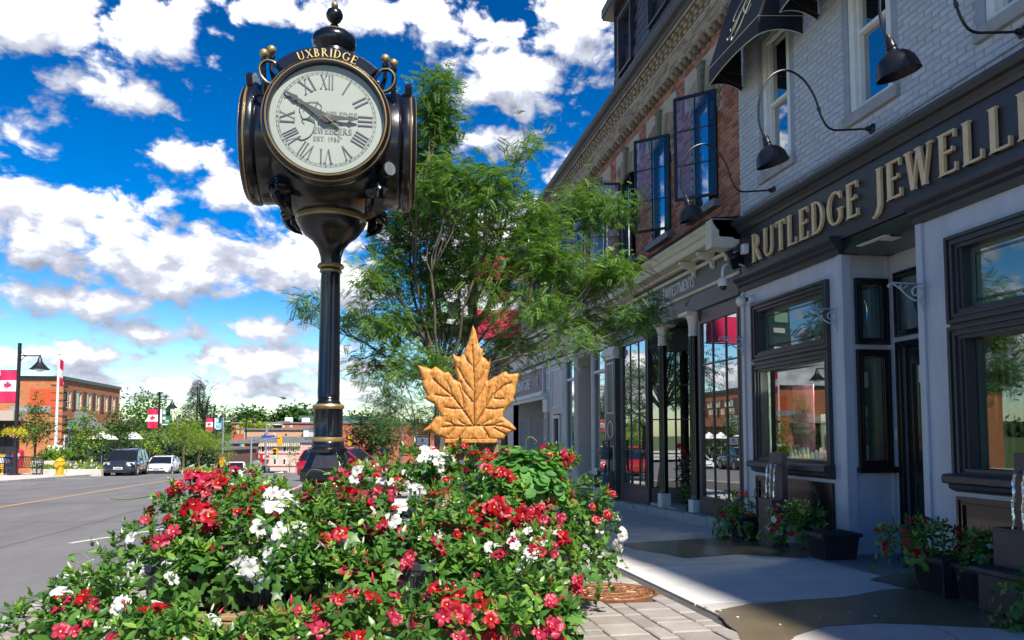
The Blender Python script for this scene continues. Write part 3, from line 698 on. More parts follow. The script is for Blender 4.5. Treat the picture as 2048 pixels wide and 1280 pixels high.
# sealed cracks and a utility patch in the asphalt
Rk = random.Random(4)
for x0, y0, x1, y1 in ((-3.2, 7, -9.5, 9.5), (-5.2, 9, -5.6, 30), (-11, 14, -10.4, 40), (-2.9, 16, -12, 17.5), (-6.8, 22, -14, 24.5), (-7.6, 4, -7.2, 16)):
 n_ = 60; P = [(x0+(x1-x0)*i/n_+.12*mnoise.noise(Vector((i*.21, x0, y0)))+Rk.uniform(-.015, .015), y0+(y1-y0)*i/n_+.12*mnoise.noise(Vector((i*.19, y0, x0)))) for i in range(n_+1)]; mb = MB()
 d = Vector((y0-y1, x1-x0, 0)).normalized()*.012
 for i in range(n_): mb.add([(P[i][0]-d.x, P[i][1]-d.y, gz(P[i][1])-.1175), (P[i+1][0]-d.x, P[i+1][1]-d.y, gz(P[i+1][1])-.1175), (P[i+1][0]+d.x, P[i+1][1]+d.y, gz(P[i+1][1])-.1175), (P[i][0]+d.x, P[i][1]+d.y, gz(P[i][1])-.1175)], [(0, 1, 2, 3)])
 struct(mb, 'road_crack', 'tar')
sheet([(-9.6, 11.2), (-7.4, 11.0), (-7.3, 14.4), (-9.5, 14.6)], -.118, 'road_patch', 'asphalt_old')

for x0, y0, x1, y1 in ((2.6, 9.2, 5.3, 9.7), (3.7, 4.1, 4.1, 6.0), (3.2, 12.6, 5.4, 13.1)):
 n_ = 50; P = [(x0+(x1-x0)*i/n_+.05*mnoise.noise(Vector((i*.3, x0, y0)))+Rk.uniform(-.006, .006), y0+(y1-y0)*i/n_+.06*mnoise.noise(Vector((i*.27, y0, x0)))) for i in range(n_+1)]; mb = MB(); d = Vector((y0-y1, x1-x0, 0)).normalized()*.0025
 for i in range(n_): mb.add([(P[i][0]-d.x, P[i][1]-d.y, gz(P[i][1])+.0025), (P[i+1][0]-d.x, P[i+1][1]-d.y, gz(P[i+1][1])+.0025), (P[i+1][0]+d.x, P[i+1][1]+d.y, gz(P[i+1][1])+.0025), (P[i][0]+d.x, P[i][1]+d.y, gz(P[i][1])+.0025)], [(0, 1, 2, 3)])
 struct(mb, 'sidewalk_crack', 'mortar_dark')
# ---------------------------------------------------------------- grey painted jewellery shop, Y -3 .. 10.95
def fb(mb, o0, o1, y0, y1, z0, z1, mi=0): return mb.box(FX-o1, FX-o0, y0, y1, z0, z1, mi)
def sweep(mb, prof, y0, y1, mi=0, x=None):
 """profile of (out, z) swept along the street"""
 x = FX if x is None else x
 return mb.extrude_profile([(-a, z) for a, z in prof], (x, y0, 0), (x, y1, 0), (1, 0, 0), (0, 0, 1), mi)
shop = thing('jewellery_shop', 'grey painted brick jewellery shop with black trim and gold lettered sign', 'shop', (FX, 8, gz(8)))
Y1S = 10.95
WIN = [(9.46, 10.22), (7.36, 8.14), (5.26, 6.06), (3.16, 3.96), (1.06, 1.86)]
WZ0, WZ1 = 5.06, 7.05
b = MB(); ed = [Y1S]
fb(b, -.3, -.006, -3, Y1S, 4.45, WZ0); fb(b, -.3, -.006, -3, Y1S, WZ1, 8.8)
last = Y1S
for y0, y1 in WIN: fb(b, -.3, -.006, y1, last, WZ0, WZ1); last = y0
fb(b, -.3, -.006, -3, last, WZ0, WZ1)
fb(b, -6, -.3, -3, Y1S, 8.6, 8.8)
wallo = b.build('wall', 'mortar_grey', shop)
b = MB(); fb(b, -6, -5.8, -3, Y1S, -.5, 8.6); fb(b, -5.8, -.3, -3, -2.8, -.5, 8.6); fb(b, -5.8, -.3, Y1S-.25, Y1S-.05, -.5, 8.6); fb(b, -5.8, -.32, -2.7, Y1S-.25, 4.3, 4.4); b.build('rear_wall', 'brick_brown', shop)
Rb = random.Random(3)
def bricks(par, y0, y1, z0, z1, holes, L, H, J, mats, near, limit=300, proud=.004, th=.03, jit=.0025, rough=0.0, name='brick', o0=0.0, rest=True, alt=None):
 lst = []; row = 0; z = z0
 while z < z1-.02:
  yb = y0-(L+J)*(.5 if row % 2 else 0)-(L+J)
  while yb < y1:
   a, e = max(yb, y0), min(yb+L, y1)
   segs = [(a, e)]
   for h0, h1, g0, g1 in holes:
    if z+H > g0 and z < g1:
     ns = []
     for s, t in segs:
      if t <= h0 or s >= h1: ns.append((s, t)); continue
      if s < h0: ns.append((s, h0))
      if t > h1: ns.append((h1, t))
     segs = ns
   for s, t in segs:
    if t-s > .03: lst.append((s, t, z, min(z+H, z1)))
   yb += L+J
  z += H+J; row += 1
 lst.sort(key=lambda q: (Vector((near[0]-(q[0]+q[1])/2, near[1]-(q[2]+q[3])/2))).length)
 protos = {}
 restb = MB()
 for k, (s, t, za, zb) in enumerate(lst):
  mi = Rb.randrange(len(mats)); pr_ = o0+proud+Rb.uniform(-jit, jit)
  ch = .006; x = FX-pr_; xb = FX-o0+th
  def shape(y0_, y1_, z0_, z1_, xx, xbk):
   j = [Rb.uniform(-rough, rough) for _ in range(8)]
   A = [(xbk, y0_, z0_), (xbk, y1_, z0_), (xbk, y1_, z1_), (xbk, y0_, z1_)]
   B = [(xx+ch, y0_, z0_), (xx+ch, y1_, z0_), (xx+ch, y1_, z1_), (xx+ch, y0_, z1_)]
   C_ = [(xx+j[0], y0_+ch, z0_+ch), (xx+j[1], y1_-ch, z0_+ch), (xx+j[2], y1_-ch, z1_-ch), (xx+j[3], y0_+ch, z1_-ch)]
   return A+B+C_, [(0, 1, 5, 4), (1, 2, 6, 5), (2, 3, 7, 6), (3, 0, 4, 7), (4, 5, 9, 8), (5, 6, 10, 9), (6, 7, 11, 10), (7, 4, 8, 11), (8, 9, 10, 11)]
  if k < limit:
   full = abs((t-s)-L) < .004 and abs((zb-za)-H) < .004
   if full:
    key = (mi, Rb.randrange(3))
    if key not in protos:
     q = MB(); v, f = shape(-L/2, L/2, -H/2, H/2, 0, th+proud); q.add(v, f, 0)
     protos[key] = q.mesh(name, mats[mi])
    me = protos[key]
   else:
    q = MB(); v, f = shape(-(t-s)/2, (t-s)/2, -(zb-za)/2, (zb-za)/2, 0, th+proud); q.add(v, f, 0); me = q.mesh(name, mats[mi])
   inst(me, name, par, Vector((x, (s+t)/2, (za+zb)/2))-parent_loc(par))
  else:
   v, f = shape(s, t, za, zb, x, xb); restb.add(v, f, mi)
 if restb.v: restb.build(name+'_courses', mats, par, kind='stuff', fixn=False)
holes = [(y0-.12, y1+.10, WZ0-.14, WZ1+.02) for y0, y1 in WIN]
bricks(wallo, 4.9, Y1S, 4.56, 7.9, holes, .205, .062, .011, ['brick_grey0', 'brick_grey1', 'brick_grey2'], (7.9, 5.1), 300, .002, .03, .004, .0035)
# upper windows
for i, (y0, y1) in enumerate(WIN):
 b = MB(); fw = .10
 for a in ((y0, y0+fw), (y1-fw, y1)): fb(b, -.10, -.02, a[0], a[1], WZ0, WZ1)
 fb(b, -.10, -.02, y0+fw, y1-fw, WZ0, WZ0+.07); fb(b, -.10, -.02, y0+fw, y1-fw, WZ1-.08, WZ1)
 for a in ((y0+fw, y0+fw+.05), (y1-fw-.05, y1-fw)): fb(b, -.14, -.06, a[0], a[1], WZ0+.07, WZ1-.08)
 fb(b, -.14, -.055, y0+fw+.05, y1-fw-.05, 6.0, 6.05)
 wf = b.build('window', 'white_trim', shop, .004)
 b = MB(); fb(b, -.125, -.12, y0+fw+.05, y1-fw-.05, WZ0+.07, 6.0); fb(b, -.115, -.11, y0+fw+.05, y1-fw-.05, 6.05, WZ1-.08); b.build('pane', 'glass_upper', wf)
 b = MB()
 for k in range(26): fb(b, -.19, -.185, y0+.12, y1-.12, WZ1-.14-k*.04, WZ1-.115-k*.04)
 b.build('blind', 'interior_pale', wf)
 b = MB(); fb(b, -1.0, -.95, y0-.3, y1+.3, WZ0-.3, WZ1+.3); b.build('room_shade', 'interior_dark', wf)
 b = MB(); fb(b, -.1, .05, y0-.12, y1+.10, WZ0-.135, WZ0-.004); b.build('sill', 'stone_sill', shop, .006)
# hood awnings
def awning(y0, y1, zb, zt, par, mono=True):
 D = .60; zv = zb+.27; q = MB()
 for Y, sg in ((y1, 1), (y0, -1)):
  pass
 # sloped front
 F1 = (FX-D, y0+.10, zv); F2 = (FX-D, y1-.10, zv); T1 = (FX-.02, y0+.02, zt); T2 = (FX-.02, y1-.02, zt)
 q.add([F1, F2, T2, T1], [(0, 1, 2, 3)]); q.add([T1, (FX-.02, y0, zv), F1], [(0, 1, 2)]); q.add([T2, F2, (FX-.02, y1, zv)], [(0, 1, 2)])
 # scalloped valance, front and both returns
 def val(A, B, n_=18):
  A = Vector(A); B = Vector(B); vs = []; fs = []; tr = []
  for k in range(n_+1):
   t = k/n_; P = A.lerp(B, t); dz = -.26+.07*math.sin(PI*t)**.8
   vs += [P, P+Vector((0, 0, dz))]; tr.append(P+Vector((-.004, 0, dz)))
  for k in range(n_): fs.append((2*k, 2*k+1, 2*k+3, 2*k+2))
  q.add(vs, fs); return tr, [P_+Vector((-.004, 0, 0)) for P_ in (A, B)]
 trims = [val(F2, F1), val((FX-.02, y1, zv), F2, 8), val(F1, (FX-.02, y0, zv), 8)]
 me = q.mesh('awning', 'cloth_black', parent_loc(par)); aw = inst(me, 'awning', par)
 sd = aw.modifiers.new('thick', 'SOLIDIFY'); sd.thickness = .006
 t_ = MB()
 for a, c in trims: t_.tube(a, .008, 5); t_.tube(c, .006, 5)
 t_.build('trim', 'piping', aw)
 fr = MB(); fr.tube([(FX-.02, y0+.04, zb+.05), (FX-D+.03, y0+.12, zb+.22), (FX-D+.03, y1-.12, zb+.22), (FX-.02, y1-.04, zb+.05)], .012, 6)
 fr.build('awning_frame', 'black_metal', aw)
 # script monogram on the slope
 if mono:
  U = Vector((0, -1, 0)); Vv = (Vector(T1)-Vector(F1)); Vv.x = FX-.02-(FX-D); Vv.y = 0; Vv = Vv.normalized(); nn = U.cross(Vv).normalized()
  if nn.x > 0: nn = -nn
  O = Vector((FX-D, (y0+y1)/2, zv))+nn*.012
  s_ = MB()
  def sw(pts, r_):
   P = []
   for i in range(len(pts)-1):
    p0 = pts[max(0, i-1)]; p1 = pts[i]; p2 = pts[i+1]; p3 = pts[min(len(pts)-1, i+2)]
    for k in range(6):
     t = k/6; P.append(tuple(.5*((2*p1[j])+(-p0[j]+p2[j])*t+(2*p0[j]-5*p1[j]+4*p2[j]-p3[j])*t*t+(-p0[j]+3*p1[j]-3*p2[j]+p3[j])*t**3) for j in range(2)))
   P.append(pts[-1])
   s_.tube([O+U*x+Vv*y for x, y in P], r_, 5)
  sw([(-.30, .42), (-.22, .34), (-.12, .50), (.0, .66), (.02, .80), (-.10, .84), (-.26, .72), (-.30, .56), (-.2, .5)], .006)
  sw([(.05, .82), (-.02, .6), (-.12, .30), (-.24, .20), (-.30, .26)], .008)
  sw([(-.02, .58), (.10, .62), (.16, .74), (.08, .82), (-.02, .80)], .006)
  sw([(.02, .58), (.12, .44), (.24, .36), (.34, .44)], .006)
  sw([(.26, .86), (.20, .5), (.10, .18), (-.04, .08), (-.08, .16)], .008)
  sw([(.30, .9), (.22, .6), (.14, .30), (.02, .16)], .005)
  s_.build('monogram', 'piping', aw)
for i, (y0, y1) in enumerate(WIN[:4]): awning(y0-.40, y1+.57, 6.55, 8.45, shop)
# sign board, cornices, lettering
b = MB(); fb(b, -.2, .02, -3, 10.93, 3.62, 4.44); sign = b.build('sign_board', 'black_wood', shop, .004)
b = MB(); sweep(b, [(0.02, 4.36), (.05, 4.36), (.06, 4.40), (.10, 4.44), (.14, 4.46), (.17, 4.50), (.17, 4.54), (-.02, 4.575), (-.02, 4.44)], -3, 10.95); b.build('cornice', 'black_wood', shop)
def lowcorn(y0, y1): 
 q = MB(); sweep(q, [(.0, 3.44), (.045, 3.44), (.055, 3.48), (.06, 3.50), (.10, 3.53), (.11, 3.56), (.16, 3.60), (.17, 3.62), (.17, 3.655), (.02, 3.67), (.0, 3.67)], y0, y1); return q.build('cornice', 'black_wood', shop)
lowcorn(8.36, 10.93); lowcorn(-3, 7.06)
b = MB(); fb(b, -.95, .016, 7.06, 8.36, 3.44, 3.60); b.build('soffit', 'black_gloss', shop)
b = MB(); fb(b, .02, .09, 7.45, 7.95, 3.43, 3.437); b.add([(FX-.02, 7.48, 3.432), (FX+.16, 7.48, 3.432), (FX+.16, 7.66, 3.432), (FX-.02, 7.66, 3.432)], [(0, 1, 2, 3)]); b.build('soffit_light', 'paper', shop)
YA, YB = 10.50, 7.93
def letters(s, ys, yend, z, h, par):
 ws = [glyph(c)[1] for c in s]; tr = .13; tot = sum(ws)+tr*(len(s)-1); k = (ys-yend)/tot; x = 0
 for c, wd in zip(s, ws):
  q = MB()
  for i, p in enumerate(glyph(c)[0]): q.prism([(a*k, bb*h) for a, bb in p], (FX-.035, ys-x*k, z), (0, -1, 0), (0, 0, 1), (-.035-.0007*(i % 7), 0, 0), 0)
  q.build('letter', 'gold_letter', par)
  x += wd+tr
 return k
k_ = letters('RUTLEDGE', 10.50, 7.93, 3.80, .42, sign)
letters('JEWELLERS', 7.66, 4.75, 3.80, .42, sign)
# painted timber front, black glazed windows
def casing(mb, y0, y1, z0, z1, wd=.13, o=0.0):
 """moulded picture frame round an opening y0..y1, z0..z1 (opening size)"""
 for a, c, d in ((0, .035, .06), (.035, .06, .035), (.06, .09, .05), (.09, wd, .022)):
  A = wd-a; C = wd-c
  # a..c measured from the outside inwards
  fb(mb, o, o+d, y0-A, y0-C, z0-A, z1+A); fb(mb, o, o+d, y1+C, y1+A, z0-A, z1+A)
  fb(mb, o, o+d, y0-C, y1+C, z1+C, z1+A); fb(mb, o, o+d, y0-C, y1+C, z0-A, z0-C)
def inner(mb, y0, y1, z0, z1, dep=.13, t=.03):
 fb(mb, -dep, .0, y0-.02, y0+t, z0, z1); fb(mb, -dep, .0, y1-t, y1+.02, z0, z1); fb(mb, -dep, 0, y0+t, y1-t, z1-t, z1+.02); fb(mb, -dep, 0, y0+t, y1-t, z0-.02, z0+t)
def bay(y0, y1, gy0, gy1):
 """one shop window bay between y0 and y1, glass between gy0 and gy1"""
 q = MB(); g0, g1 = gy0-.03, gy1+.03
 fb(q, -.16, 0, y0, g0-.0, -.4, 3.44); fb(q, -.16, 0, g1, y1, -.4, 3.44); fb(q, -.16, 0, g0, g1, 3.09, 3.44); fb(q, -.16, 0, g0, g1, -.4, .88); fb(q, -.16, 0, g0, g1, 2.20, 2.42)
 for a in (y0, y1-.085): fb(q, 0, .03, a, a+.085, -.4, 3.438)
 for a, e in ((y0+.085, g0-.14), (g1+.14, y1-.085)):
  if e > a: fb(q, 0, .012, a, e, -.3, -.02)
 front = q.build('timber_front', 'paint_grey', shop, .004)
 q = MB(); casing(q, g0, g1, 2.46, 3.06, .13); q2 = MB()
 casing(q, g0, g1, .93, 2.17, .13); fb(q, 0, .018, g0-.13, g1+.13, 2.296, 2.334)
 inner(q, g0, g1, 2.44, 3.09); inner(q, g0, g1, .90, 2.20)
 wf = q.build('window_frame', 'black_wood', shop, .003)
 q = MB(); fb(q, -.115, -.11, g0+.03, g1-.03, 2.47, 3.06); q.build('transom_pane', 'glass_green', wf)
 q = MB(); fb(q, -.115, -.11, g0+.03, g1-.03, .93, 2.17); q.build('pane', 'glass_shop', wf)
 # leaded border lines in the transom
 q = MB()
 for zz in (2.53, 2.545, 2.99, 2.975): fb(q, -.108, -.104, g0+.09, g1-.09, zz, zz+.006)
 for yy_ in (g0+.09, g1-.09): fb(q, -.108, -.104, yy_-.004, yy_+.004, 2.535, 2.99)
 q.build('leaded_border', 'car_trim', wf)
 q = MB(); sweep(q, [(0, .70), (.05, .72), (.08, .74), (.09, .78), (.15, .79), (.16, .80), (.16, .855), (.14, .875), (-.11, .895), (-.11, .80), (0, .78)], g0-.15, g1+.15); q.build('sill', 'black_wood', shop, .003)
 q = MB(); p0, p1 = g0-.12, g1+.12
 fb(q, 0, .006, p0, p1, .02, .66)
 for a, c, d in ((0, .03, .035), (.03, .055, .02), (.055, .075, .028)):
  fb(q, 0, d, p0+a, p0+c, .02+a, .66-a); fb(q, 0, d, p1-c, p1-a, .02+a, .66-a); fb(q, 0, d, p0+c, p1-c, .66-c, .66-a); fb(q, 0, d, p0+c, p1-c, .02+a, .02+c)
 q.build('panel', 'black_gloss', shop, .002)
 return wf
bay(8.37, 10.95, 8.80, 10.44)
bay(4.3, 7.05, 4.7, 6.46)
bay(1.6, 4.3, 2.0, 3.9)
b = MB(); fb(b, -.1, 0, -3, 1.6, -.3, 3.44); b.build('timber_front', 'paint_grey', shop)
b = MB(); fb(b, -.04, .01, 10.35, 10.93, -.3, -.02); b.build('plinth', 'paint_grey', shop)
# recess: side wall facing the camera at Y=8.40, door wall at X=6.2
RX = 6.18; SY = 8.365
def sbx(mb, x0, x1, y0, y1, z0, z1, mi=0): return mb.box(x0, x1, y0, y1, z0, z1, mi)
b = MB(); wx0, wx1 = 5.78, 6.06
sbx(b, FX+.002, wx0, SY, SY+.1, -.4, 3.435); sbx(b, wx1, RX, SY, SY+.1, -.4, 3.44); sbx(b, wx0, wx1, SY, SY+.1, -.4, .95); sbx(b, wx0, wx1, SY, SY+.1, 2.20, 2.42); sbx(b, wx0, wx1, SY, SY+.1, 3.07, 3.44)
sbx(b, FX-.03, FX+.1, SY-.025, SY, -.4, 3.43); sbx(b, RX-.05, RX, SY-.03, SY, -.3, 3.43); sbx(b, FX+.1, RX-.05, SY-.012, SY, -.3, 0.02)
b.build('side_wall', 'paint_grey', shop, .003)
for z0, z1, sill in ((.95, 2.20, 1), (2.42, 3.07, 0)):
 q = MB()
 for a, c, d in ((0, .025, .05), (.025, .05, .03), (.05, .08, .04)):
  A, C = .08-a, .08-c
  sbx(q, wx0-A, wx0-C, SY-d, SY, z0-A, z1+A); sbx(q, wx1+C, wx1+A, SY-d, SY, z0-A, z1+A); sbx(q, wx0-C, wx1+C, SY-d, SY, z1+C, z1+A); sbx(q, wx0-C, wx1+C, SY-d, SY, z0-A, z0-C)
 sbx(q, wx0, wx0+.02, SY, SY+.09, z0, z1); sbx(q, wx1-.02, wx1, SY, SY+.09, z0, z1)
 if sill: sbx(q, wx0-.12, wx1+.12, SY-.09, SY, z0-.15, z0-.082)
 f_ = q.build('side_window', 'black_gloss', shop, .002)
 q = MB(); sbx(q, wx0+.02, wx1-.02, SY+.06, SY+.065, z0, z1); q.build('pane', 'glass_shop', f_)
 if not sill:
  q = MB(); q.tube([(wx0+.03+.10*math.sin(t), SY+.055, 2.75+.19*math.cos(t)) for t in [x*.2 for x in range(2, 15)]], .004, 5); q.build('etched_arc', 'chrome', f_)
b = MB()
DY0, DY1 = 7.12, 8.18
b.box(RX, RX+.12, SY+.06, 8.24, -.3, 3.435); b.box(RX, RX+.12, 6.95, 7.06, -.3, 3.44); b.box(RX, RX+.12, 7.06, 8.24, 3.2, 3.44); b.box(RX, RX+.12, 7.06, 8.24, 2.36, 2.42)
b.box(FX, RX, 7.0, 7.05, -.3, 3.44)
b.build('door_wall', 'paint_grey', shop, .003)
def xcas(q, y0, y1, z0, z1, x, wd=.07):
 for a, c, d in ((0, .025, .05), (.025, .045, .03), (.045, wd, .04)):
  q.box(x-d, x, y0+a, y0+c, z0+a, z1-a); q.box(x-d, x, y1-c, y1-a, z0+a, z1-a); q.box(x-d, x, y0+c, y1-c, z1-c, z1-a); q.box(x-d, x, y0+c, y1-c, z0+a, z0+c)
q = MB(); xcas(q, 7.06, 8.24, 2.42, 3.2, RX+.004); tf = q.build('transom_frame', 'black_gloss', shop, .002)
q = MB(); q.box(RX+.03, RX+.035, 7.13, 8.17, 2.49, 3.13); q.build('pane', 'glass_frost', tf)
q = MB(); cy_, cz_ = 7.62, 2.81
for r_ in (.27, .245, .10): q.tube([(RX+.022, cy_+r_*1.25*math.cos(t*.2618), cz_+r_*math.sin(t*.2618)) for t in range(25)], .005, 5)
q.build('etched_ring', 'black_metal', tf)
q = MB(); xcas(q, 7.06, 8.24, -.15, 2.36, RX+.004); q.box(RX+.004, RX+.1, 7.1, 8.2, -.16, -.13); dfr = q.build('door_frame', 'black_gloss', shop, .002)
for (y0, y1, fl) in ((7.66, 8.16, 0), (7.14, 7.645, 1)):
 q = MB(); x = RX+.035; gz0, gz1 = .92, 2.08
 q.box(x, x+.04, y0, y0+.12, -.13, 2.29); q.box(x, x+.04, y1-.12, y1, -.13, 2.29); q.box(x, x+.04, y0+.12, y1-.12, gz1, 2.29); q.box(x, x+.04, y0+.12, y1-.12, .70, gz0); q.box(x, x+.04, y0+.12, y1-.12, -.13, .06); q.box(x+.012, x+.035, y0+.12, y1-.12, .06, .70)
 q.box(x-.006, x+.0, y0+.15, y1-.15, .12, .64)
 q.box(x-.010, x, y0+.11, y0+.122, gz0-.01, gz1+.01); q.box(x-.010, x, y1-.122, y1-.11, gz0-.01, gz1+.01)
 d_ = q.build('door', 'black_gloss', shop, .003)
 q = MB(); q.box(x+.018, x+.023, y0+.12, y1-.12, gz0, gz1); q.build('pane', 'glass_door', d_)
 if fl == 0:
  q = MB(); hy = y0+.05
  q.tube([(x, hy, 1.62), (x-.06, hy, 1.62), (x-.065, hy, 1.55), (x-.065, hy, 1.0), (x-.06, hy, .93), (x, hy, .93)], .014, 8); q.box(x-.004, x, hy-.035, hy+.035, .88, 1.70); q.build('handle', 'brass', d_)
  q = MB(); q.lathe_ax([(.03, 0), (.03, .012), (.018, .03)], (x, hy, 1.86), (-1, 0, 0), 12); q.lathe_ax([(.026, 0), (.026, .012)], (x, hy, 1.76), (-1, 0, 0), 12); q.lathe_ax([(.012, 0), (.012, .03), (.028, .04), (.03, .06), (.0, .07)], (x, hy, .55), (-1, 0, 0), 14); q.build('lock', 'brass', d_)
  q = MB(); q.box(x+.010, x+.014, y0+.15, y1-.20, 1.86, 2.06); q.build('notice', 'paper', d_)
  q = MB(); q.box(x+.006, x+.009, y0+.18, y1-.24, 1.945, 1.965); q.build('notice_mark', 'car_trim', d_)
  for zz, mt in ((1.55, 'paper'), (1.38, 'visa_blue'), (1.23, 'poster_dark'), (1.0, 'paper')):
   q = MB(); q.box(x+.010, x+.014, y0+.15, y0+.27, zz-.06 if zz > 1.1 else zz-.10, zz+.07 if zz > 1.1 else zz+.12); q.build('sticker', mt, d_)
  q = MB(); q.box(x+.007, x+.009, y0+.17, y0+.25, 1.53, 1.60); q.build('sticker', 'yellow', d_)
  sans('VISA', .05, 'paper', d_, (x+.008, y0+.268, 1.375), (0, -1, 0), (0, 0, 1), .0008, bold=.001, sx=.9)
  q = MB(); q.lathe_ax([(.028, 0), (.028, .002)], (x+.008, y0+.19, 1.235), (-1, 0, 0), 14); q.build('sticker', 'orange', d_)
  q = MB()
  for k in range(6): q.box(x+.006, x+.009, y0+.165, y0+.255, .93+k*.025, .938+k*.025)
  q.build('notice_mark', 'roof_grey', d_)
q = MB(); q.box(RX+.02, RX+.034, 7.645, 7.66, -.13, 2.29); q.build('door_edge', 'chrome', dfr)
q = MB(); q.box(RX-.02, RX-.003, 8.28, 8.33, 1.2, 1.32); q.build('door_bell', 'white_plastic', shop, .003)
# interior shells behind the glass
def room(y0, y1, x1, z0, z1, mw, par):
 q = MB(); x0 = FX+.17
 q.add([(x1, y0, z0), (x1, y1, z0), (x1, y1, z1), (x1, y0, z1)], [(0, 1, 2, 3)]); q.add([(x0, y0, z0), (x1, y0, z0), (x1, y0, z1), (x0, y0, z1)], [(0, 1, 2, 3)])
 q.add([(x0, y1, z0), (x1, y1, z0), (x1, y1, z1), (x0, y1, z1)], [(0, 1, 2, 3)]); q.add([(x0, y0, z0), (x1, y0, z0), (x1, y1, z0), (x0, y1, z0)], [(0, 1, 2, 3)]); q.add([(x0, y0, z1), (x1, y0, z1), (x1, y1, z1), (x0, y1, z1)], [(0, 1, 2, 3)])
 return q.build('window_room', mw, par, fixn=False)
room(8.46, 10.7, 6.8, .86, 2.3, 'interior_green', shop); room(8.46, 10.7, 6.6, 2.35, 3.3, 'interior_green', shop)
room(4.4, 6.95, 7.2, .86, 2.3, 'interior_green', shop); room(4.4, 6.95, 6.6, 2.35, 3.3, 'interior_green', shop)
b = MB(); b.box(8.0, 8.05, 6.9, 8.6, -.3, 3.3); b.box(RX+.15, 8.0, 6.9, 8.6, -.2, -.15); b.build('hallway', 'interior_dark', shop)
b = MB(); b.box(FX+.14, FX+.30, 6.42, 6.50, .9, 2.2); b.build('window_reveal', 'interior_pale', shop)
# ---- things in the windows
for k, yy_ in enumerate((6.30, 6.24, 6.17, 6.12, 6.05, 5.97)):
 q = MB(); x = FX+.18+.03*(k % 3); q.lathe([(.017, 0), (.017, 1.30)], (x, yy_, .9), 10)
 solo(q, 'brass_tube', 'curtain' if k % 2 else 'brass', ['', 'second ', 'third ', 'fourth ', 'fifth ', 'sixth '][k]+('leftmost ' if k == 0 else '')+'slender brass tube from the left in the row inside the right shop window', 'tube', (x, yy_, .9), 'brass tubes standing in the right shop window')
q = MB()
vs = []; fs = []
for k in range(40): vs += [(FX+.30+.03*math.sin(k*1.3), 6.02-k*.03, .9), (FX+.30+.03*math.sin(k*1.3+.4), 6.02-k*.03, 2.25)]
for k in range(39): fs.append((2*k, 2*k+1, 2*k+3, 2*k+2))
q.add(vs, fs, 0, True); solo(q, 'curtain', 'curtain', 'beige pleated curtain hanging behind the right shop window', 'curtain', (FX+.30, 5.5, .9))
q = MB(); fb(q, -.24, -.19, 5.0, 5.66, .9, 1.60); o_ = solo(q, 'display_case', 'car_glass', 'dark glass display case with a strip of white lights in the right shop window', 'display case', (FX+.2, 5.4, .9), bevel=.004)
q = MB(); fb(q, -.188, -.180, 5.64, 5.655, .92, 1.58); q.build('light_strip', 'white_plastic', o_)
# poster, boxes and pale display pieces in the left window
po = thing('poster', 'tall pink poster of three women reading EVERY MOMENT in the left shop window', 'poster', (FX+.22, 9.85, 1.1))
q = MB(); fb(q, -.225, -.22, 9.42, 10.10, 1.02, 1.93); q.build('sheet', 'poster_pink', po)
q = MB(); fb(q, -.219, -.216, 9.94, 10.10, 1.25, 1.92); q.build('side_band', 'poster_dark', po)
q = MB()
for k, yy_ in enumerate((9.86, 9.70, 9.54)): q.lathe_ax([(.05, 0), (.05, .002)], (FX+.214, yy_, 1.80-.01*k), (-1, 0, 0), 12); fb(q, -.214, -.211, yy_-.06, yy_+.06, 1.58, 1.74)
q.build('portrait', 'skin_print', po)
sans('Celebrate', .10, 'paper', po, (FX+.212, 9.92, 1.36), (0, -1, 0), (0, 0, 1), .001, bold=.0005)
sans('EVERY MOMENT', .065, 'paper', po, (FX+.212, 9.95, 1.27), (0, -1, 0), (0, 0, 1), .001, bold=.001)
bx = thing('display_card', 'white counter display card with a framed photo beside the pink poster', 'display card', (FX+.3, 9.15, .92))
q = MB(); fb(q, -.32, -.28, 8.92, 9.36, .93, 1.52); q.build('card', 'paper', bx, .004)
q = MB(); fb(q, -.279, -.275, 9.0, 9.28, 1.0, 1.28); q.build('photo', 'skin_print', bx)
sans('PANDORA', .07, 'roof_grey', bx, (FX+.274, 9.33, 1.38), (0, -1, 0), (0, 0, 1), .001)
Rd = random.Random(8)
for k in range(9):
 yy_ = 9.98-k*.105; q = MB(); h = Rd.choice([.10, .16, .20, .13]); r_ = .025+.01*Rd.random()
 q.lathe([(r_*1.2, 0), (r_, .02), (r_*.8, h*.7), (r_*.3, h)], (FX+.2, yy_, .925), 12)
 solo(q, 'jewellery_stand', 'white_plastic', ['first', 'second', 'third', 'fourth', 'fifth', 'sixth', 'seventh', 'eighth', 'ninth'][k]+' small white jewellery stand from the left on the left shop window floor', 'stand', (FX+.2, yy_, .925), 'white jewellery stands in the left shop window')
q = MB(); fb(q, -.26, -.18, 8.78, 8.90, .925, 1.02); solo(q, 'gift_box', 'yellow', 'small yellow gift box in the right corner of the left shop window', 'box', (FX+.2, 8.84, .925), bevel=.003)
q = MB(); q.lathe_ax([(.0, .03), (.05, .02), (.055, 0)], (FX+.42, 9.1, 2.09), (0, 0, -1), 12); tag(q.build('window_spotlight', 'white_plastic', None), 'round white spotlight shining under the ceiling of the left shop window', 'spotlight')
lp = bpy.data.lights.new('window_spotlight_lamp', 'POINT'); lp.energy = 30; lp.shadow_soft_size = .05; lp.color = (1, .93, .82)
lo = bpy.data.objects.new('window_spotlight_lamp', lp); COL.objects.link(lo); lo.location = (FX+.42, 9.1, 2.0)
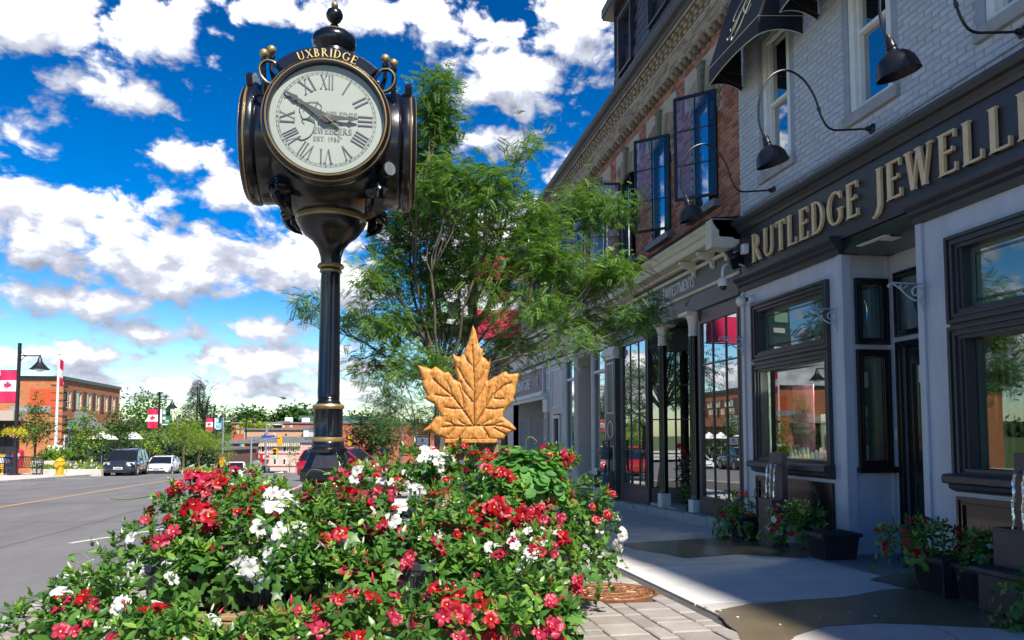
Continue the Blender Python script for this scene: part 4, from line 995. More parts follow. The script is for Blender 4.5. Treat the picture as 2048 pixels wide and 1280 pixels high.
# ---- gooseneck wall lamps
def spl(pts, n_=7):
 P = []; pts = [Vector(p) for p in pts]
 for i in range(len(pts)-1):
  p0 = pts[max(0, i-1)]; p1 = pts[i]; p2 = pts[i+1]; p3 = pts[min(len(pts)-1, i+2)]
  for k in range(n_):
   t = k/n_; P.append(.5*((2*p1)+(-p0+p2)*t+(2*p0-5*p1+4*p2-p3)*t*t+(-p0+3*p1-3*p2+p3)*t**3))
 P.append(pts[-1]); return P
def goose(Y, z, label):
 L = thing('wall_lamp', label, 'wall lamp', (FX, Y, z), 'gooseneck lamps over the shop front')
 q = MB(); q.lathe_ax([(.06, 0), (.06, .012), (.035, .03), (.028, .07), (.02, .09)], (FX-.0, Y, z), (-1, 0, 0), 16); q.build('wall_plate', 'black_metal', L)
 P = spl([(FX-.05, Y, z), (FX-.30, Y, z-.03), (FX-.52, Y, z-.04), (FX-.63, Y, z+.08), (FX-.72, Y, z+.33), (FX-.86, Y, z+.52), (FX-1.06, Y, z+.60), (FX-1.26, Y, z+.50), (FX-1.38, Y, z+.26), (FX-1.40, Y, z+.02), (FX-1.365, Y, z-.13), (FX-1.31, Y, z-.24)])
 q = MB(); q.tube(P, .0125, 8); q.lathe_ax([(.02, -.02), (.02, .02)], P[24], (P[25]-P[23]), 8); q.build('arm', 'black_metal', L)
 ax = Vector((.28, 0, -.96)).normalized(); C0 = Vector((FX-1.33, Y, z-.18))
 q = MB(); q.lathe_ax([(.018, -.03), (.024, 0), (.038, .01), (.040, .06), (.046, .07), (.046, .085), (.040, .09), (.05, .11), (.05, .12)], C0, ax, 18); q.build('neck', 'black_metal', L)
 q = MB(); pr_ = [(.05, .12), (.085, .135), (.125, .165), (.155, .21), (.172, .27), (.178, .315), (.182, .32), (.172, .315), (.150, .22), (.115, .17), (.05, .14)]
 q.lathe_ax(pr_, C0, ax, 28); q.build('shade', 'lamp_shade', L)
 q = MB(); q.lathe_ax([(.0, .14), (.04, .16), (.055, .22), (.03, .27), (0, .28)], C0, ax, 12); q.build('bulb', 'white_plastic', L)
goose(7.72, 4.74, 'black gooseneck lamp mounted above the gap between the words RUTLEDGE and JEWELLERS')
goose(9.93, 4.73, 'black gooseneck lamp reaching in front of the red brick wall, leftmost of the sign lamps')
goose(5.63, 4.77, 'black gooseneck lamp above the word JEWELLERS at the right edge of the picture')
# conduit along the wall
q = MB(); P = [(FX-.02, -1, 4.70)]+[(FX-.02, 10.9-k*.0, 4.70) for k in (0,)]
q.tube([(FX-.018, -2, 4.66), (FX-.018, 5.6, 4.70), (FX-.018, 7.7, 4.66), (FX-.018, 9.9, 4.68), (FX-.018, 10.85, 4.66)], .012, 6)
for yy_ in (5.0, 6.5, 8.6, 10.4): q.lathe_ax([(.02, -.015), (.02, .015)], (FX-.018, yy_, 4.68), (0, 1, 0), 8)
q.build('conduit', 'paint_grey', shop)
# scroll brackets
def bracket(Y, z, label, X=FX-.03):
 q = MB(); q.box(X-.012, X, Y-.012, Y+.012, z-.24, z+.03)
 q.tube([(X, Y, z), (X-.36, Y, z), (X-.39, Y, z-.02), (X-.40, Y, z-.045), (X-.385, Y, z-.055), (X-.37, Y, z-.04)], .009, 6)
 q.tube(spl([(X-.34, Y, z-.01), (X-.26, Y, z-.06), (X-.18, Y, z-.13), (X-.09, Y, z-.175), (X-.02, Y, z-.13), (X-.02, Y, z-.06), (X-.07, Y, z-.03), (X-.12, Y, z-.06), (X-.115, Y, z-.11), (X-.075, Y, z-.12), (X-.06, Y, z-.085)], 5), .009, 6)
 q.tube(spl([(X-.02, Y, z-.14), (X-.04, Y, z-.20), (X-.01, Y, z-.235), (X-.015, Y, z-.27), (X+.0, Y, z-.28)], 4), .009, 6)
 q.tube(spl([(X-.18, Y, z-.02), (X-.22, Y, z-.05), (X-.27, Y, z-.03), (X-.24, Y, z-.015)], 4), .006, 5)
 solo(q, 'scroll_bracket', 'paint_grey', label, 'bracket', (X, Y, z), 'grey scroll brackets on the shop front')
bracket(6.96, 2.80, 'grey iron scroll bracket beside the door, nearest of the three')
bracket(8.46, 2.78, 'grey iron scroll bracket on the corner post between left window and doorway')
bracket(10.88, 2.74, 'grey iron scroll bracket at the far end of the jewellery shop front')
# security gear at the corner
c_ = thing('security_camera', 'white security camera with a round dark lens below the cornice corner', 'camera', (FX-.05, 10.75, 3.2))
q = MB(); q.lathe_ax([(.06, 0), (.07, .03), (.065, .09), (.045, .12), (0, .13)], (FX-.0, 10.62, 3.28), (-.9, -.45, -.15), 16); q.build('body', 'white_plastic', c_)
q = MB(); q.lathe_ax([(.042, .0), (.044, .02), (.03, .04), (0, .05)], (FX-.085, 10.59, 3.27), (-.7, -.75, -.2), 14); q.build('lens', 'car_glass', c_)
q = MB(); q.lathe_ax([(.055, 0), (.075, .03), (.075, .08), (.05, .11), (0, .12)], (FX-.02, 10.86, 3.30), (-.95, .1, -.2), 16); q.build('second_head', 'cream_pale', c_)
c_ = thing('dome_camera', 'white dome camera hanging from a curved white arm at the shop corner', 'camera', (FX-.3, 11.02, 3.6))
q = MB(); q.tube(spl([(FX-.02, 11.0, 3.86), (FX-.14, 11.0, 3.90), (FX-.26, 11.0, 3.86), (FX-.29, 11.0, 3.76), (FX-.29, 11.0, 3.68)]), .022, 10); q.build('arm', 'white_plastic', c_)
q = MB(); q.lathe([(.03, .12), (.07, .10), (.078, .06), (.078, 0), (.07, -.02)], (FX-.29, 11.0, 3.56), 20); q.build('housing', 'white_plastic', c_)
q = MB(); q.lathe([(.058, -.02), (.055, -.05), (.03, -.075), (0, -.08)], (FX-.29, 11.0, 3.56), 16); q.build('lens', 'car_glass', c_)
c_ = thing('loudspeaker', 'black outdoor loudspeaker tilted out from the end of the gold lettered sign', 'speaker', (FX-.2, 10.9, 4.0))
q = MB(); A = Vector((FX-.08, 10.72, 4.03)); q.lathe_ax([(.10, .0), (.16, .05), (.17, .10), (.165, .19), (.15, .205), (.0, .205)], (FX-.05, 10.86, 4.0), (-.75, .35, -.35), 4); q.build('case', 'black_metal', c_, .02)
q = MB(); q.tube([(FX-.02, 10.8, 3.82), (FX-.10, 10.84, 3.86), (FX-.16, 10.9, 3.96)], .018, 8); q.build('mount', 'galv', c_)
c_ = thing('floodlight', 'small white floodlight fixed beside the letter R of the sign', 'floodlight', (FX-.1, 10.6, 4.0))
q = MB(); q.box(FX-.15, FX-.06, 10.58, 10.70, 3.97, 4.12); q.build('case', 'white_plastic', c_, .015)
q = MB(); q.box(FX-.22, FX-.155, 10.66, 10.78, 4.0, 4.10); q.build('lens', 'car_glass', c_, .008)
# ---------------------------------------------------------------- red brick building with slate mansard, Y 10.96 .. 34
BY = 10.96; BYE = 36.0
bb = thing('brick_building', 'red brick building with buff corbelled cornice, slate mansard and open black windows', 'building', (FX, 17, gz(17)))
OP = [(11.70+2.05*k, 12.78+2.05*k) for k in range(11)]
OZ0, OZ1 = 5.14, 7.16
b = MB(); fb(b, -.3, -.006, BY, BYE, 4.45, OZ0); fb(b, -.3, -.006, BY, BYE, OZ1+.2, 9.0); last = BY
for y0, y1 in OP: fb(b, -.3, -.006, last, y0, OZ0, OZ1+.2); last = y1
fb(b, -.3, -.006, last, BYE, OZ0, OZ1+.2); fb(b, -7, -.3, BY, BYE, 8.8, 9.0); fb(b, -7, -6.8, BY, BYE, -1, 8.8); fb(b, -6.8, -.3, BYE-.2, BYE, -1, 8.8); fb(b, -6.8, -.31, BY+.1, BYE-.2, 4.3, 4.42)
bwall = b.build('wall', 'mortar_lt', bb)
holes = [(y0, y1, OZ0-.14, OZ1+.02) for y0, y1 in OP]+[(y0-.28, y1+.28, OZ1+.0, OZ1+.62) for y0, y1 in OP]+[(y0-.17, y0, OZ1-.5, OZ1) for y0, y1 in OP]
bricks(bwall, BY+.004, BYE, 4.64, 7.93, holes, .205, .062, .012, ['brick_red%d' % i for i in range(4)], (11.6, 6.6), 180, .007, .03, .003, .002)
# arches: buff voussoirs with a dressed keystone
for k, (y0, y1) in enumerate(OP[:6]):
 par = bwall; NV = 17; rest = MB()
 for j in range(NV):
  t = (j+.5)/NV*2-1; ang = t*.42; yc = (y0+y1)/2; Rr = 1.35
  zc = OZ1-.20+0.0; cy = yc+math.sin(ang)*Rr; cz = zc+(math.cos(ang)-math.cos(.42))*Rr+.06
  if abs(j-8) < 1: continue
  q = MB() if k < 3 else rest; L_ = .44; u = Vector((0, math.sin(ang), math.cos(ang))); r_ = Vector((0, math.cos(ang), -math.sin(ang)))
  wA, wB = .030, .040; O = Vector((FX-.012-R.uniform(0, .006), cy, cz)); back = Vector((.05, 0, 0))
  A = [O-r_*wA, O+r_*wA, O+r_*wB+u*L_, O-r_*wB+u*L_]
  q.hexa([p for p in A]+[p+back for p in A], R.randrange(4))
  if k < 3: q.build('brick', ['brick_buff%d' % i for i in range(4)], par)
 if rest.v: rest.build('arch_bricks', ['brick_buff%d' % i for i in range(4)], par, kind='stuff')
 yc = (y0+y1)/2; q = MB(); q.prism([(-.07, 7.10), (.07, 7.10), (.10, 7.68), (-.10, 7.68)], (FX, yc, 0), (0, 1, 0), (0, 0, 1), (-.07, 0, 0)); q.box(FX-.085, FX, yc-.12, yc+.12, 7.68, 7.73); q.prism([(-.04, 7.18), (.04, 7.18), (.06, 7.62), (-.06, 7.62)], (FX-.07, yc, 0), (0, 1, 0), (0, 0, 1), (-.012, 0, 0)); q.build('keystone', 'keystone', bb, .006)
 # toothed buff quoins at the near jamb
 for j in range(6):
  q = MB(); fb(q, -.02, .016, y0-(.16 if j % 2 else .10), y0-.002, 6.70+j*.075, 6.763+j*.075); q.build('brick', 'brick_buff%d' % (j % 4), bwall)
# windows: black steel frames, some with a sash swung out
def sash(par, hY, ang, wd, z0, z1):
 """sash hinged on jamb hY, swung to angle ang from the wall line"""
 d = Vector((-math.sin(ang), math.cos(ang), 0)); O = Vector((FX-.02, hY, 0)); n_ = Vector((d.y, -d.x, 0)); q = MB(); f = .045
 def bar(a0, a1, zz0, zz1, t=.025):
  P = [O+d*a0-n_*t, O+d*a1-n_*t, O+d*a1+n_*t, O+d*a0+n_*t]; q.hexa([p+Vector((0, 0, zz0)) for p in P]+[p+Vector((0, 0, zz1)) for p in P])
 bar(0, f, z0, z1); bar(wd-f, wd, z0, z1); bar(f, wd-f, z0, z0+f); bar(f, wd-f, z1-f, z1); bar(wd/2-.008, wd/2+.008, z0+f, z1-f, .014)
 for k in (1, 2): zz = z0+(z1-z0)*k/3; bar(f, wd-f, zz-.008, zz+.008, .014)
 s = q.build('sash', 'black_metal', par, .002)
 q = MB(); P = [O+d*f, O+d*(wd-f)]; q.add([P[0]+Vector((0, 0, z0+f)), P[1]+Vector((0, 0, z0+f)), P[1]+Vector((0, 0, z1-f)), P[0]+Vector((0, 0, z1-f))], [(0, 1, 2, 3)]); q.build('pane', 'glass_sash', s)
for k, (y0, y1) in enumerate(OP[:8]):
 q = MB(); zt_ = OZ1+.02
 for a in ((y0, y0+.05), (y1-.05, y1)): fb(q, -.13, -.06, a[0], a[1], OZ0, zt_)
 fb(q, -.13, -.06, y0+.05, y1-.05, OZ0, OZ0+.06); fb(q, -.13, -.06, y0+.05, y1-.05, zt_-.05, zt_); fb(q, -.12, -.07, (y0+y1)/2-.015, (y0+y1)/2+.015, OZ0+.06, zt_-.05); fb(q, -.28, -.07, y0, y1, zt_+.002, zt_+.19)
 wf = q.build('window', 'black_metal', bb, .003)
 q = MB(); fb(q, -.105, -.10, (y0+.05) if k > 2 else (y0+y1)/2, y1-.05, OZ0+.06, zt_-.05); q.build('pane', 'glass_upper' if k < 3 else 'glass_far', wf)
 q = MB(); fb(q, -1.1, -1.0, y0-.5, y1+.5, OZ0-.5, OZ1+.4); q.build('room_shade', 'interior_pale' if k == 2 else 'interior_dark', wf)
 if k > 2:
  q = MB(); fb(q, -.16, -.15, y0+.1, y1-.1, OZ0+.3, OZ1-.1); q.build('blind', 'interior_pale', wf)
 q = MB(); fb(q, -.1, .13, y0-.08, y1+.08, OZ0-.13, OZ0-.004); q.build('sill', 'sill_grey', bb, .006)
 if k == 0: sash(wf, y0, rad(47), .74, OZ0+.08, 7.02)
 if k == 1: sash(wf, y0, rad(47), .74, OZ0+.06, 7.06)
 if k == 2: sash(wf, y1-.05, rad(80), .74, OZ0+.05, 7.1); 
 if k == 4: sash(wf, y0, rad(60), .74, OZ0+.05, 7.1)
for yy_, zz_ in ((13.16, 7.28), (12.66+.7, 7.62), (15.3, 7.3), (15.45, 7.55)):
 q = MB(); q.prism([(-.03, -.12), (0, -.16), (.03, -.12), (.045, -.04), (.03, .04), (.045, .08), (0, .15), (-.045, .08), (-.03, .04), (-.045, -.04)], (FX-.008, yy_, zz_), (0, 1, 0), (0, 0, 1), (-.012, 0, 0)); q.build('anchor_plate', 'sill_grey', bb)
# buff cornice: stone dentils, brick bands, corbel checker
q = MB(); DT = MB()
for j in range(64):
 yy_ = BY+.10+j*.205
 if yy_ > 24: break
 d_ = MB() if yy_ < 18 else DT
 d_.hexa([(FX-.02, yy_, 7.94), (FX-.02, yy_+.11, 7.94), (FX-.10, yy_+.10, 7.96), (FX-.10, yy_+.01, 7.96), (FX-.0, yy_, 8.06), (FX-.0, yy_+.11, 8.06), (FX-.155, yy_+.105, 8.06), (FX-.155, yy_+.005, 8.06)], j % 4)
 if yy_ < 18: d_.build('dentil', ['brick_buff%d' % i for i in (3, 1, 3, 0)], bwall, .006)
DT.build('dentil_row', ['brick_buff%d' % i for i in (3, 1, 3, 0)], bwall, kind='stuff')
b = MB(); fb(b, -.0, .125, BY, BYE, 8.062, 8.46); fb(b, 0, .10, BY, BYE, 8.46, 8.70); fb(b, 0, .225, BY, BYE, 8.70, 8.76); b.build('cornice_core', 'mortar_lt', bb)
bricks(bwall, BY+.004, 26, 8.066, 8.44, [], .205, .062, .012, ['brick_buff%d' % i for i in range(4)], (11.6, 8.2), 60, .006, .03, .003, .004, o0=.125)
ck = MB(); cnt = 0
for r_ in range(3):
 for j in range(150):
  yy_ = BY+.02+j*.115+(.057 if r_ % 2 else 0)
  if yy_ > 26: break
  if (j+r_) % 2: continue
  d_ = MB() if (yy_ < 14.5 and r_ < 2) else ck
  fb(d_, .08, .155+.02*r_, yy_, yy_+.105, 8.462+r_*.078, 8.53+r_*.078, (j*7+r_*3) % 4)
  if d_ is not ck: d_.build('brick', ['brick_buff%d' % i for i in range(4)], bwall)
ck.build('corbel_bricks', ['brick_buff%d' % i for i in range(4)], bwall, kind='stuff')
bricks(bwall, BY+.004, 26, 8.70, 8.78, [], .205, .062, .012, ['brick_buff%d' % i for i in (0, 2, 2, 1)], (11.6, 8.7), 20, .004, .03, .003, .003, o0=.225)
b = MB(); sweep(b, [(0, 8.78), (.20, 8.78), (.23, 8.80), (.26, 8.84), (.34, 8.87), (.38, 8.92), (.38, 9.0), (.30, 9.02), (-.1, 9.02)], BY, BYE+.1); b.build('gutter', 'slate0', bb)
# mansard
PROF = [(.30, 9.02), (.20, 9.10), (.12, 9.22), (.06, 9.40), (.02, 9.65), (-.01, 10.0), (-.03, 10.5), (-.05, 11.30)]
def mo(z):
 for i in range(len(PROF)-1):
  if PROF[i][1] <= z <= PROF[i+1][1]: t = (z-PROF[i][1])/(PROF[i+1][1]-PROF[i][1]); return PROF[i][0]+(PROF[i+1][0]-PROF[i][0])*t
 return PROF[-1][0]
MY1 = 17.15
b = MB(); sweep(b, [(a-.03, z) for a, z in PROF]+[(-4, 11.30), (-4, 9.02)], BY, MY1-.02); mans = b.build('mansard_roof', 'slate_back', bb)
DW = [(15.84, 16.62, 9.62, 10.90), (13.74, 14.66, 9.72, 11.05)]
sl_all = []; row = 0; z = 9.03
while z < 11.28:
 H = .19; yy_ = BY+.01+(.13 if row % 2 else 0)
 while yy_ < MY1:
  e = min(yy_+.255, MY1); z1_ = min(z+H, 11.3)
  if not any(e > w_[0]-.06 and yy_ < w_[1]+.06 and z1_ > w_[2]-.06 and z < w_[3]+.06 for w_ in DW): sl_all.append((yy_, e, z, z1_))
  yy_ += .26
 z += H; row += 1
sl_all.sort(key=lambda s: abs(s[0]-14.5)+abs(s[2]-9.6)*.6); rest = MB()
for k, (y0, y1, z0, z1) in enumerate(sl_all):
 d_ = MB() if k < 290 else rest; a0, a1 = mo(z0), mo(z1); j = R.uniform(0, .004); mi = R.randrange(3)
 d_.hexa([(FX-a0-.012-j, y0+.003, z0), (FX-a0-.012-j, y1-.003, z0), (FX-a0+.02, y1-.003, z0), (FX-a0+.02, y0+.003, z0), (FX-a1-.001, y0+.003, z1+.03), (FX-a1-.001, y1-.003, z1+.03), (FX-a1+.02, y1-.003, z1+.03), (FX-a1+.02, y0+.003, z1+.03)], mi)
 if k < 290: d_.build('slate', ['slate0', 'slate1', 'slate2'], mans)
rest.build('slate_field', ['slate0', 'slate1', 'slate2'], mans, kind='stuff')
for y0, y1, z0, z1 in DW:
 q = MB()
 for a, c, d in ((0, .05, .09), (.05, .09, .06)):
  A = .06-a; C = .06-c
  fb(q, -.1, d, y0-A, y0-C, z0-A, z1+A); fb(q, -.1, d, y1+C, y1+A, z0-A, z1+A); fb(q, -.1, d, y0-C, y1+C, z1+C, z1+A); fb(q, -.1, d, y0-C, y1+C, z0-A, z0-C)
 yc = (y0+y1)/2
 fb(q, -.06, -.03, yc-.012, yc+.012, z0+.03, z1-.03)
 for k in (1, 2): zz = z0+(z1-z0)*k/3; fb(q, -.06, -.03, y0+.03, y1-.03, zz-.01, zz+.01)
 f_ = q.build('roof_window', 'black_wood', bb, .003)
 q = MB(); fb(q, -.05, -.045, y0, y1, z0, z1); q.build('pane', 'glass_store', f_)
b = MB(); sweep(b, [(-.05, 11.30), (.22, 11.30), (.22, 11.34), (.25, 11.36), (.25, 11.56), (-4.2, 11.58), (-4.2, 11.3)], BY-.1, MY1+.28); b.build('eaves', 'black_wood', bb)
b = MB(); b.box(FX-.02, FX+4, MY1-.02, MY1+.0, 9.02, 11.30); b.build('mansard_end', 'slate0', bb)

# ---------------------------------------------------------------- dark green shop front under the brick building
gs = thing('investment_office', 'dark green glazed shop front with cream columns reading Edward Jones INVESTMENTS', 'shop front', (FX, 14, gz(14)))
GY0, GY1 = 10.97, 17.82
b = MB(); fb(b, -.2, .02, GY0, GY1, 3.42, 4.30); fb(b, .02, .05, GY0, GY1, 3.42, 3.52); fas = b.build('fascia', 'green_dark', gs, .003)
b = MB(); sweep(b, [(.02, 3.74), (.05, 3.74), (.06, 3.765), (.05, 3.79), (.02, 3.79)], GY0, GY1); sweep(b, [(.02, 4.14), (.06, 4.14), (.08, 4.18), (.02, 4.22)], GY0, GY1); b.build('gold_moulding', 'cream', gs)
CP = [(0, 4.28), (.10, 4.28), (.12, 4.31), (.34, 4.31), (.36, 4.34), (.36, 4.42), (.40, 4.44), (.43, 4.50), (.46, 4.53), (.46, 4.58), (.0, 4.60)]
b = MB(); sweep(b, CP, GY0+.0, GY1); b.box(FX-.48, FX-.0, GY0, GY0+.22, 4.14, 4.60); b.box(FX-.50, FX, GY0+.03, GY0+.19, 4.60, 4.62); b.build('cornice', 'cream', gs, .003)
b = MB(); sweep(b, [(.0, 4.602), (.48, 4.585), (.52, 4.60), (.0, 4.66)], GY0, GY1); b.build('flashing', 'black_metal', gs)
def corbel(y, mat='cream', par=gs, z=4.28, s=1.0):
 q = MB(); q.prism([(0, 0), (.30*s, 0), (.30*s, -.05*s), (.26*s, -.06*s), (.22*s, -.10*s), (.12*s, -.12*s), (.06*s, -.17*s), (.05*s, -.24*s), (0, -.26*s)], (FX-.02, y, z), (-1, 0, 0), (0, 0, 1), (0, .085, 0)); q.build('corbel', mat, par, .004)
for y in (11.30, 11.85, 12.6, 15.9, 16.35, 17.2, 17.65): corbel(y)
X1 = -.025
t_ = sans('Edward Jones', .30, 'paper', fas, (FX+X1-.0, 15.95, 3.86), (0, -1, 0), (0, 0, 1), .008, bold=.008, sx=.86)
q = MB(); fb(q, .02, .034, 14.12, 14.15, 3.78, 4.12); q.build('divider', 'paper', fas)
b = MB(); text_mb(b, 'INVESTMENTS', (FX-.02, 14.06, 3.87), (0, -1, 0), (0, 0, 1), .21, (-.014, 0, 0), fit=1.38); b.build('lettering', 'paper', fas)
# glazed bays
def glazed(y0, y1, z0, z1, nc, nr, par, x=FX, nm='glazed_bay'):
 q = MB(); f = .05
 q.box(x-.03, x+.05, y0, y0+f, z0, z1); q.box(x-.03, x+.05, y1-f, y1, z0, z1); q.box(x-.03, x+.05, y0+f, y1-f, z0, z0+f); q.box(x-.03, x+.05, y0+f, y1-f, z1-f, z1)
 for k in range(1, nc): yy_ = y0+(y1-y0)*k/nc; q.box(x-.01, x+.03, yy_-.012, yy_+.012, z0+f, z1-f)
 for k in range(1, nr): zz = z0+(z1-z0)*k/nr; q.box(x-.013, x+.032, y0+f, y1-f, zz-.012, zz+.012)
 fr = q.build(nm, 'black_wood', par, .002)
 for i in range(nc):
  for j in range(nr):
   q = MB(); a = y0+(y1-y0)*i/nc+.012; c = y0+(y1-y0)*(i+1)/nc-.012; d = z0+(z1-z0)*j/nr+.012; e = z0+(z1-z0)*(j+1)/nr-.012
   tl = R.uniform(-.0015, .0015); q.add([(x+.008+tl, a, d), (x+.008-tl, c, d), (x+.008-tl, c, e), (x+.008+tl, a, e)], [(0, 1, 2, 3)]); q.build('pane', 'glass_store', fr)
 return fr
glazed(11.05, 12.52, .16, 3.22, 3, 4, gs)
glazed(15.18, 16.80, .14, 3.30, 3, 4, gs)
b = MB(); fb(b, -.1, .03, 10.97, 12.60, gz(12)-.05, .155); fb(b, -.1, .03, 15.10, 17.0, gz(16)-.05, .135); fb(b, -.08, .02, 12.52, 12.60, .16, 3.42); fb(b, -.08, .02, 15.10, 15.18, .14, 3.42); fb(b, -.08, .02, 10.97, 11.05, .16, 3.42); fb(b, -.08, .02, 16.80, 17.0, .14, 3.42)
fb(b, -.08, .0, 11.05, 12.52, 3.222, 3.42); fb(b, -.08, .0, 15.18, 16.8, 3.302, 3.42)
b.box(FX+.08, FX+1.25, 12.52, 12.60, -.3, 3.42); b.hexa([(FX+.03, 15.10, -.3), (FX+.03, 15.17, -.3), (FX+1.25, 14.10, -.3), (FX+1.25, 14.03, -.3), (FX+.03, 15.10, .18), (FX+.03, 15.17, .18), (FX+1.25, 14.10, .18), (FX+1.25, 14.03, .18)]); b.hexa([(FX+.03, 15.10, 2.95), (FX+.03, 15.17, 2.95), (FX+1.25, 14.10, 2.95), (FX+1.25, 14.03, 2.95), (FX+.03, 15.10, 3.42), (FX+.03, 15.17, 3.42), (FX+1.25, 14.10, 3.42), (FX+1.25, 14.03, 3.42)])
b.box(FX+1.2, FX+1.3, 12.60, 15.10, 2.95, 3.42); b.box(FX+1.2, FX+1.3, 12.6, 15.1, -.3, .18)
b.box(FX+1.26, FX+1.3, 13.55, 13.63, .18, 2.95)
b.build('timber_frame', 'black_wood', gs, .003)
glazed(12.60, 13.55, .18, 2.95, 2, 4, gs, FX+1.22)
PA, PB = Vector((FX+.05, 15.11, 0)), Vector((FX+1.2, 14.08, 0)); dq = PB-PA; nq = Vector((-.67, -.74, 0)); f_ = None
q = MB()
for t in (0, 1/3, 2/3, 1): P_ = PA+dq*t; q.beam(P_+Vector((0, 0, .18)), P_+Vector((0, 0, 2.95)), .05 if t in (0, 1) else .025, .05)
f_ = q.build('angled_bay', 'black_wood', gs)
for k in range(1, 4):
 zz = .18+2.77*k/4; q = MB(); q.beam(PA+Vector((0, 0, zz)), PB+Vector((0, 0, zz)), .05, .025); q.build('glazing_bar', 'black_wood', f_)
for i in range(3):
 for j in range(4):
  q = MB(); a_, c_ = PA+dq*(i/3+.01), PA+dq*((i+1)/3-.01); z0, z1 = .18+2.77*j/4+.012, .18+2.77*(j+1)/4-.012; q.add([a_+Vector((0, 0, z0)), c_+Vector((0, 0, z0)), c_+Vector((0, 0, z1)), a_+Vector((0, 0, z1))], [(0, 1, 2, 3)]); q.build('pane', 'glass_store', f_)
for cy in (12.82, 14.32):
 q = MB(); q.lathe([(.085, .12)]+[(.078, .16), (.075, 2.95), (.085, 3.0)], (FX-.0, cy, 0), 20); 
 for k in range(12): t = 2*PI*k/12; q.tube([(FX+.076*math.cos(t), cy+.076*math.sin(t), .2), (FX+.076*math.cos(t), cy+.076*math.sin(t), 2.93)], .010, 5)
 cc_ = q.build('column', 'black_gloss', gs)
 q = MB(); q.lathe([(.088, 3.0), (.088, 3.04), (.082, 3.06), (.086, 3.20), (.105, 3.30), (.14, 3.36)], (FX, cy, 0), 20); q.box(FX-.20, FX+.20, cy-.20, cy+.20, 3.36, 3.418); q.build('capital', 'cream_pale', cc_, .003)
 q = MB(); q.box(FX-.10, FX+.10, cy-.10, cy+.10, gz(cy)-.05, .12); q.build('base_block', 'cream_pale', cc_, .008)
q = MB(); q.box(FX-.10, FX+.12, 17.06, 17.80, gz(17.4)-.1, 3.35); q.box(FX-.13, FX, 17.04, 17.82, 3.35, 3.42); pl = q.build('pilaster', 'green_dark', gs, .004)
q = MB(); q.box(FX-.18, FX, 16.98, 17.86, 3.10, 3.22); q.box(FX-.15, FX, 17.0, 17.84, 3.02, 3.10); q.box(FX-.15, FX, 17.0, 17.84, 3.22, 3.30); q.build('capital', 'cream_pale', pl, .006)
def rect_line(q, x, y0, y1, z0, z1, t=.02, w_=.012):
 q.box(x-t, x, y0, y0+w_, z0, z1); q.box(x-t, x, y1-w_, y1, z0, z1); q.box(x-t, x, y0+w_, y1-w_, z0, z0+w_); q.box(x-t, x, y0+w_, y1-w_, z1-w_, z1)
q = MB(); rect_line(q, FX-.10, 17.18, 17.68, 1.75, 2.95, .012, .03); rect_line(q, FX-.10, 17.18, 17.68, .25, 1.0, .012, .03)
q.tube([(FX-.105, 17.43+.2*math.cos(t*PI/12), 1.37+.2*math.sin(t*PI/12)) for t in range(25)], .018, 6); q.build('inlay', 'cream_pale', pl)
b = MB(); y = 11.0
while y < 17.2:
 e = min(y+R.uniform(.7, 1.1), 17.25); q = MB(); q.box(FX-.22-R.uniform(0, .03), FX+.02, y+.008, e-.008, gz(y)-.1, gz(y)+.155-.01*(y-11)); q.build('step_stone', 'kerb', gs, .02); y = e
q = MB(); q.box(FX+.0, FX+1.22, 12.60, 15.10, -.4, -.12); q.build('porch_floor', 'concrete', gs)
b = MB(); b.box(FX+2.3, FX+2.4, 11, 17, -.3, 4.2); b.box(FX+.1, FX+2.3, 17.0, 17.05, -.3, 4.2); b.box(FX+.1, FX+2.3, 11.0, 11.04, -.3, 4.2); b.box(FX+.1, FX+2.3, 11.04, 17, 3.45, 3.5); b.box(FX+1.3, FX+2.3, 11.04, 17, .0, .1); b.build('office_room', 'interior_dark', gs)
b = MB(); fb(b, -.6, -.5, 15.3, 16.6, .2, 1.3); b.build('office_chairs', 'roof_grey', gs)
# ---------------------------------------------------------------- taupe furniture shop further along
ts = thing('furniture_shop', 'taupe shop front with white mouldings and a maroon FURNITURE sign', 'shop front', (FX, 24, gz(24)))
TY0, TY1 = 17.83, 36
b = MB(); fb(b, -.2, .0, TY0, TY1, 3.50, 4.32); fb(b, -.2, 0, TY0, 17.96, -.6, 3.5); fb(b, -.2, 0, 19.12, 19.3, -.6, 3.5); fb(b, -.2, 0, 20.75, 20.90, -.6, 3.5); fb(b, -.2, 0, 22.0, 22.75, -.6, 3.5); fb(b, -.2, 0, 23.7, 24.95, -.6, 3.5); fb(b, -.2, 0, 24.95, 30.8, 2.50, 3.5); fb(b, -.2, 0, 30.8, TY1, -1, 3.5)
fb(b, -.2, 0, 17.96, 19.12, -.6, .36); fb(b, -.2, 0, 20.9, 22.0, -.6, .36); fb(b, -.2, 0, 22.75, 23.7, 1.9, 3.5); fb(b, -.2, 0, 19.3, 20.75, 3.4, 3.5)
b.box(FX+.2, FX+1.3, 19.2, 19.3, -.6, 3.5); b.box(FX+.2, FX+1.3, 20.75, 20.85, -.6, 3.5); b.box(FX, FX+1.4, 24.85, 24.95, -.7, 3.4); b.box(FX, FX+1.4, 30.8, 30.9, -.9, 3.4); b.box(FX+1.3, FX+1.4, 24.95, 30.8, -.9, 3.4)
fac = b.build('facade', 'taupe_pale', ts, .003)
b = MB(); fb(b, 0, .02, TY0, TY1, 3.44, 3.465); b.build('maroon_strip', 'maroon', ts)  # thin maroon strip below the fascia
b = MB(); sweep(b, CP, TY0, TY1); b.build('cornice', 'cream_pale', ts)
b = MB(); sweep(b, [(.0, 4.602), (.48, 4.585), (.52, 4.60), (.0, 4.66)], TY0, TY1); b.build('flashing', 'galv', ts)
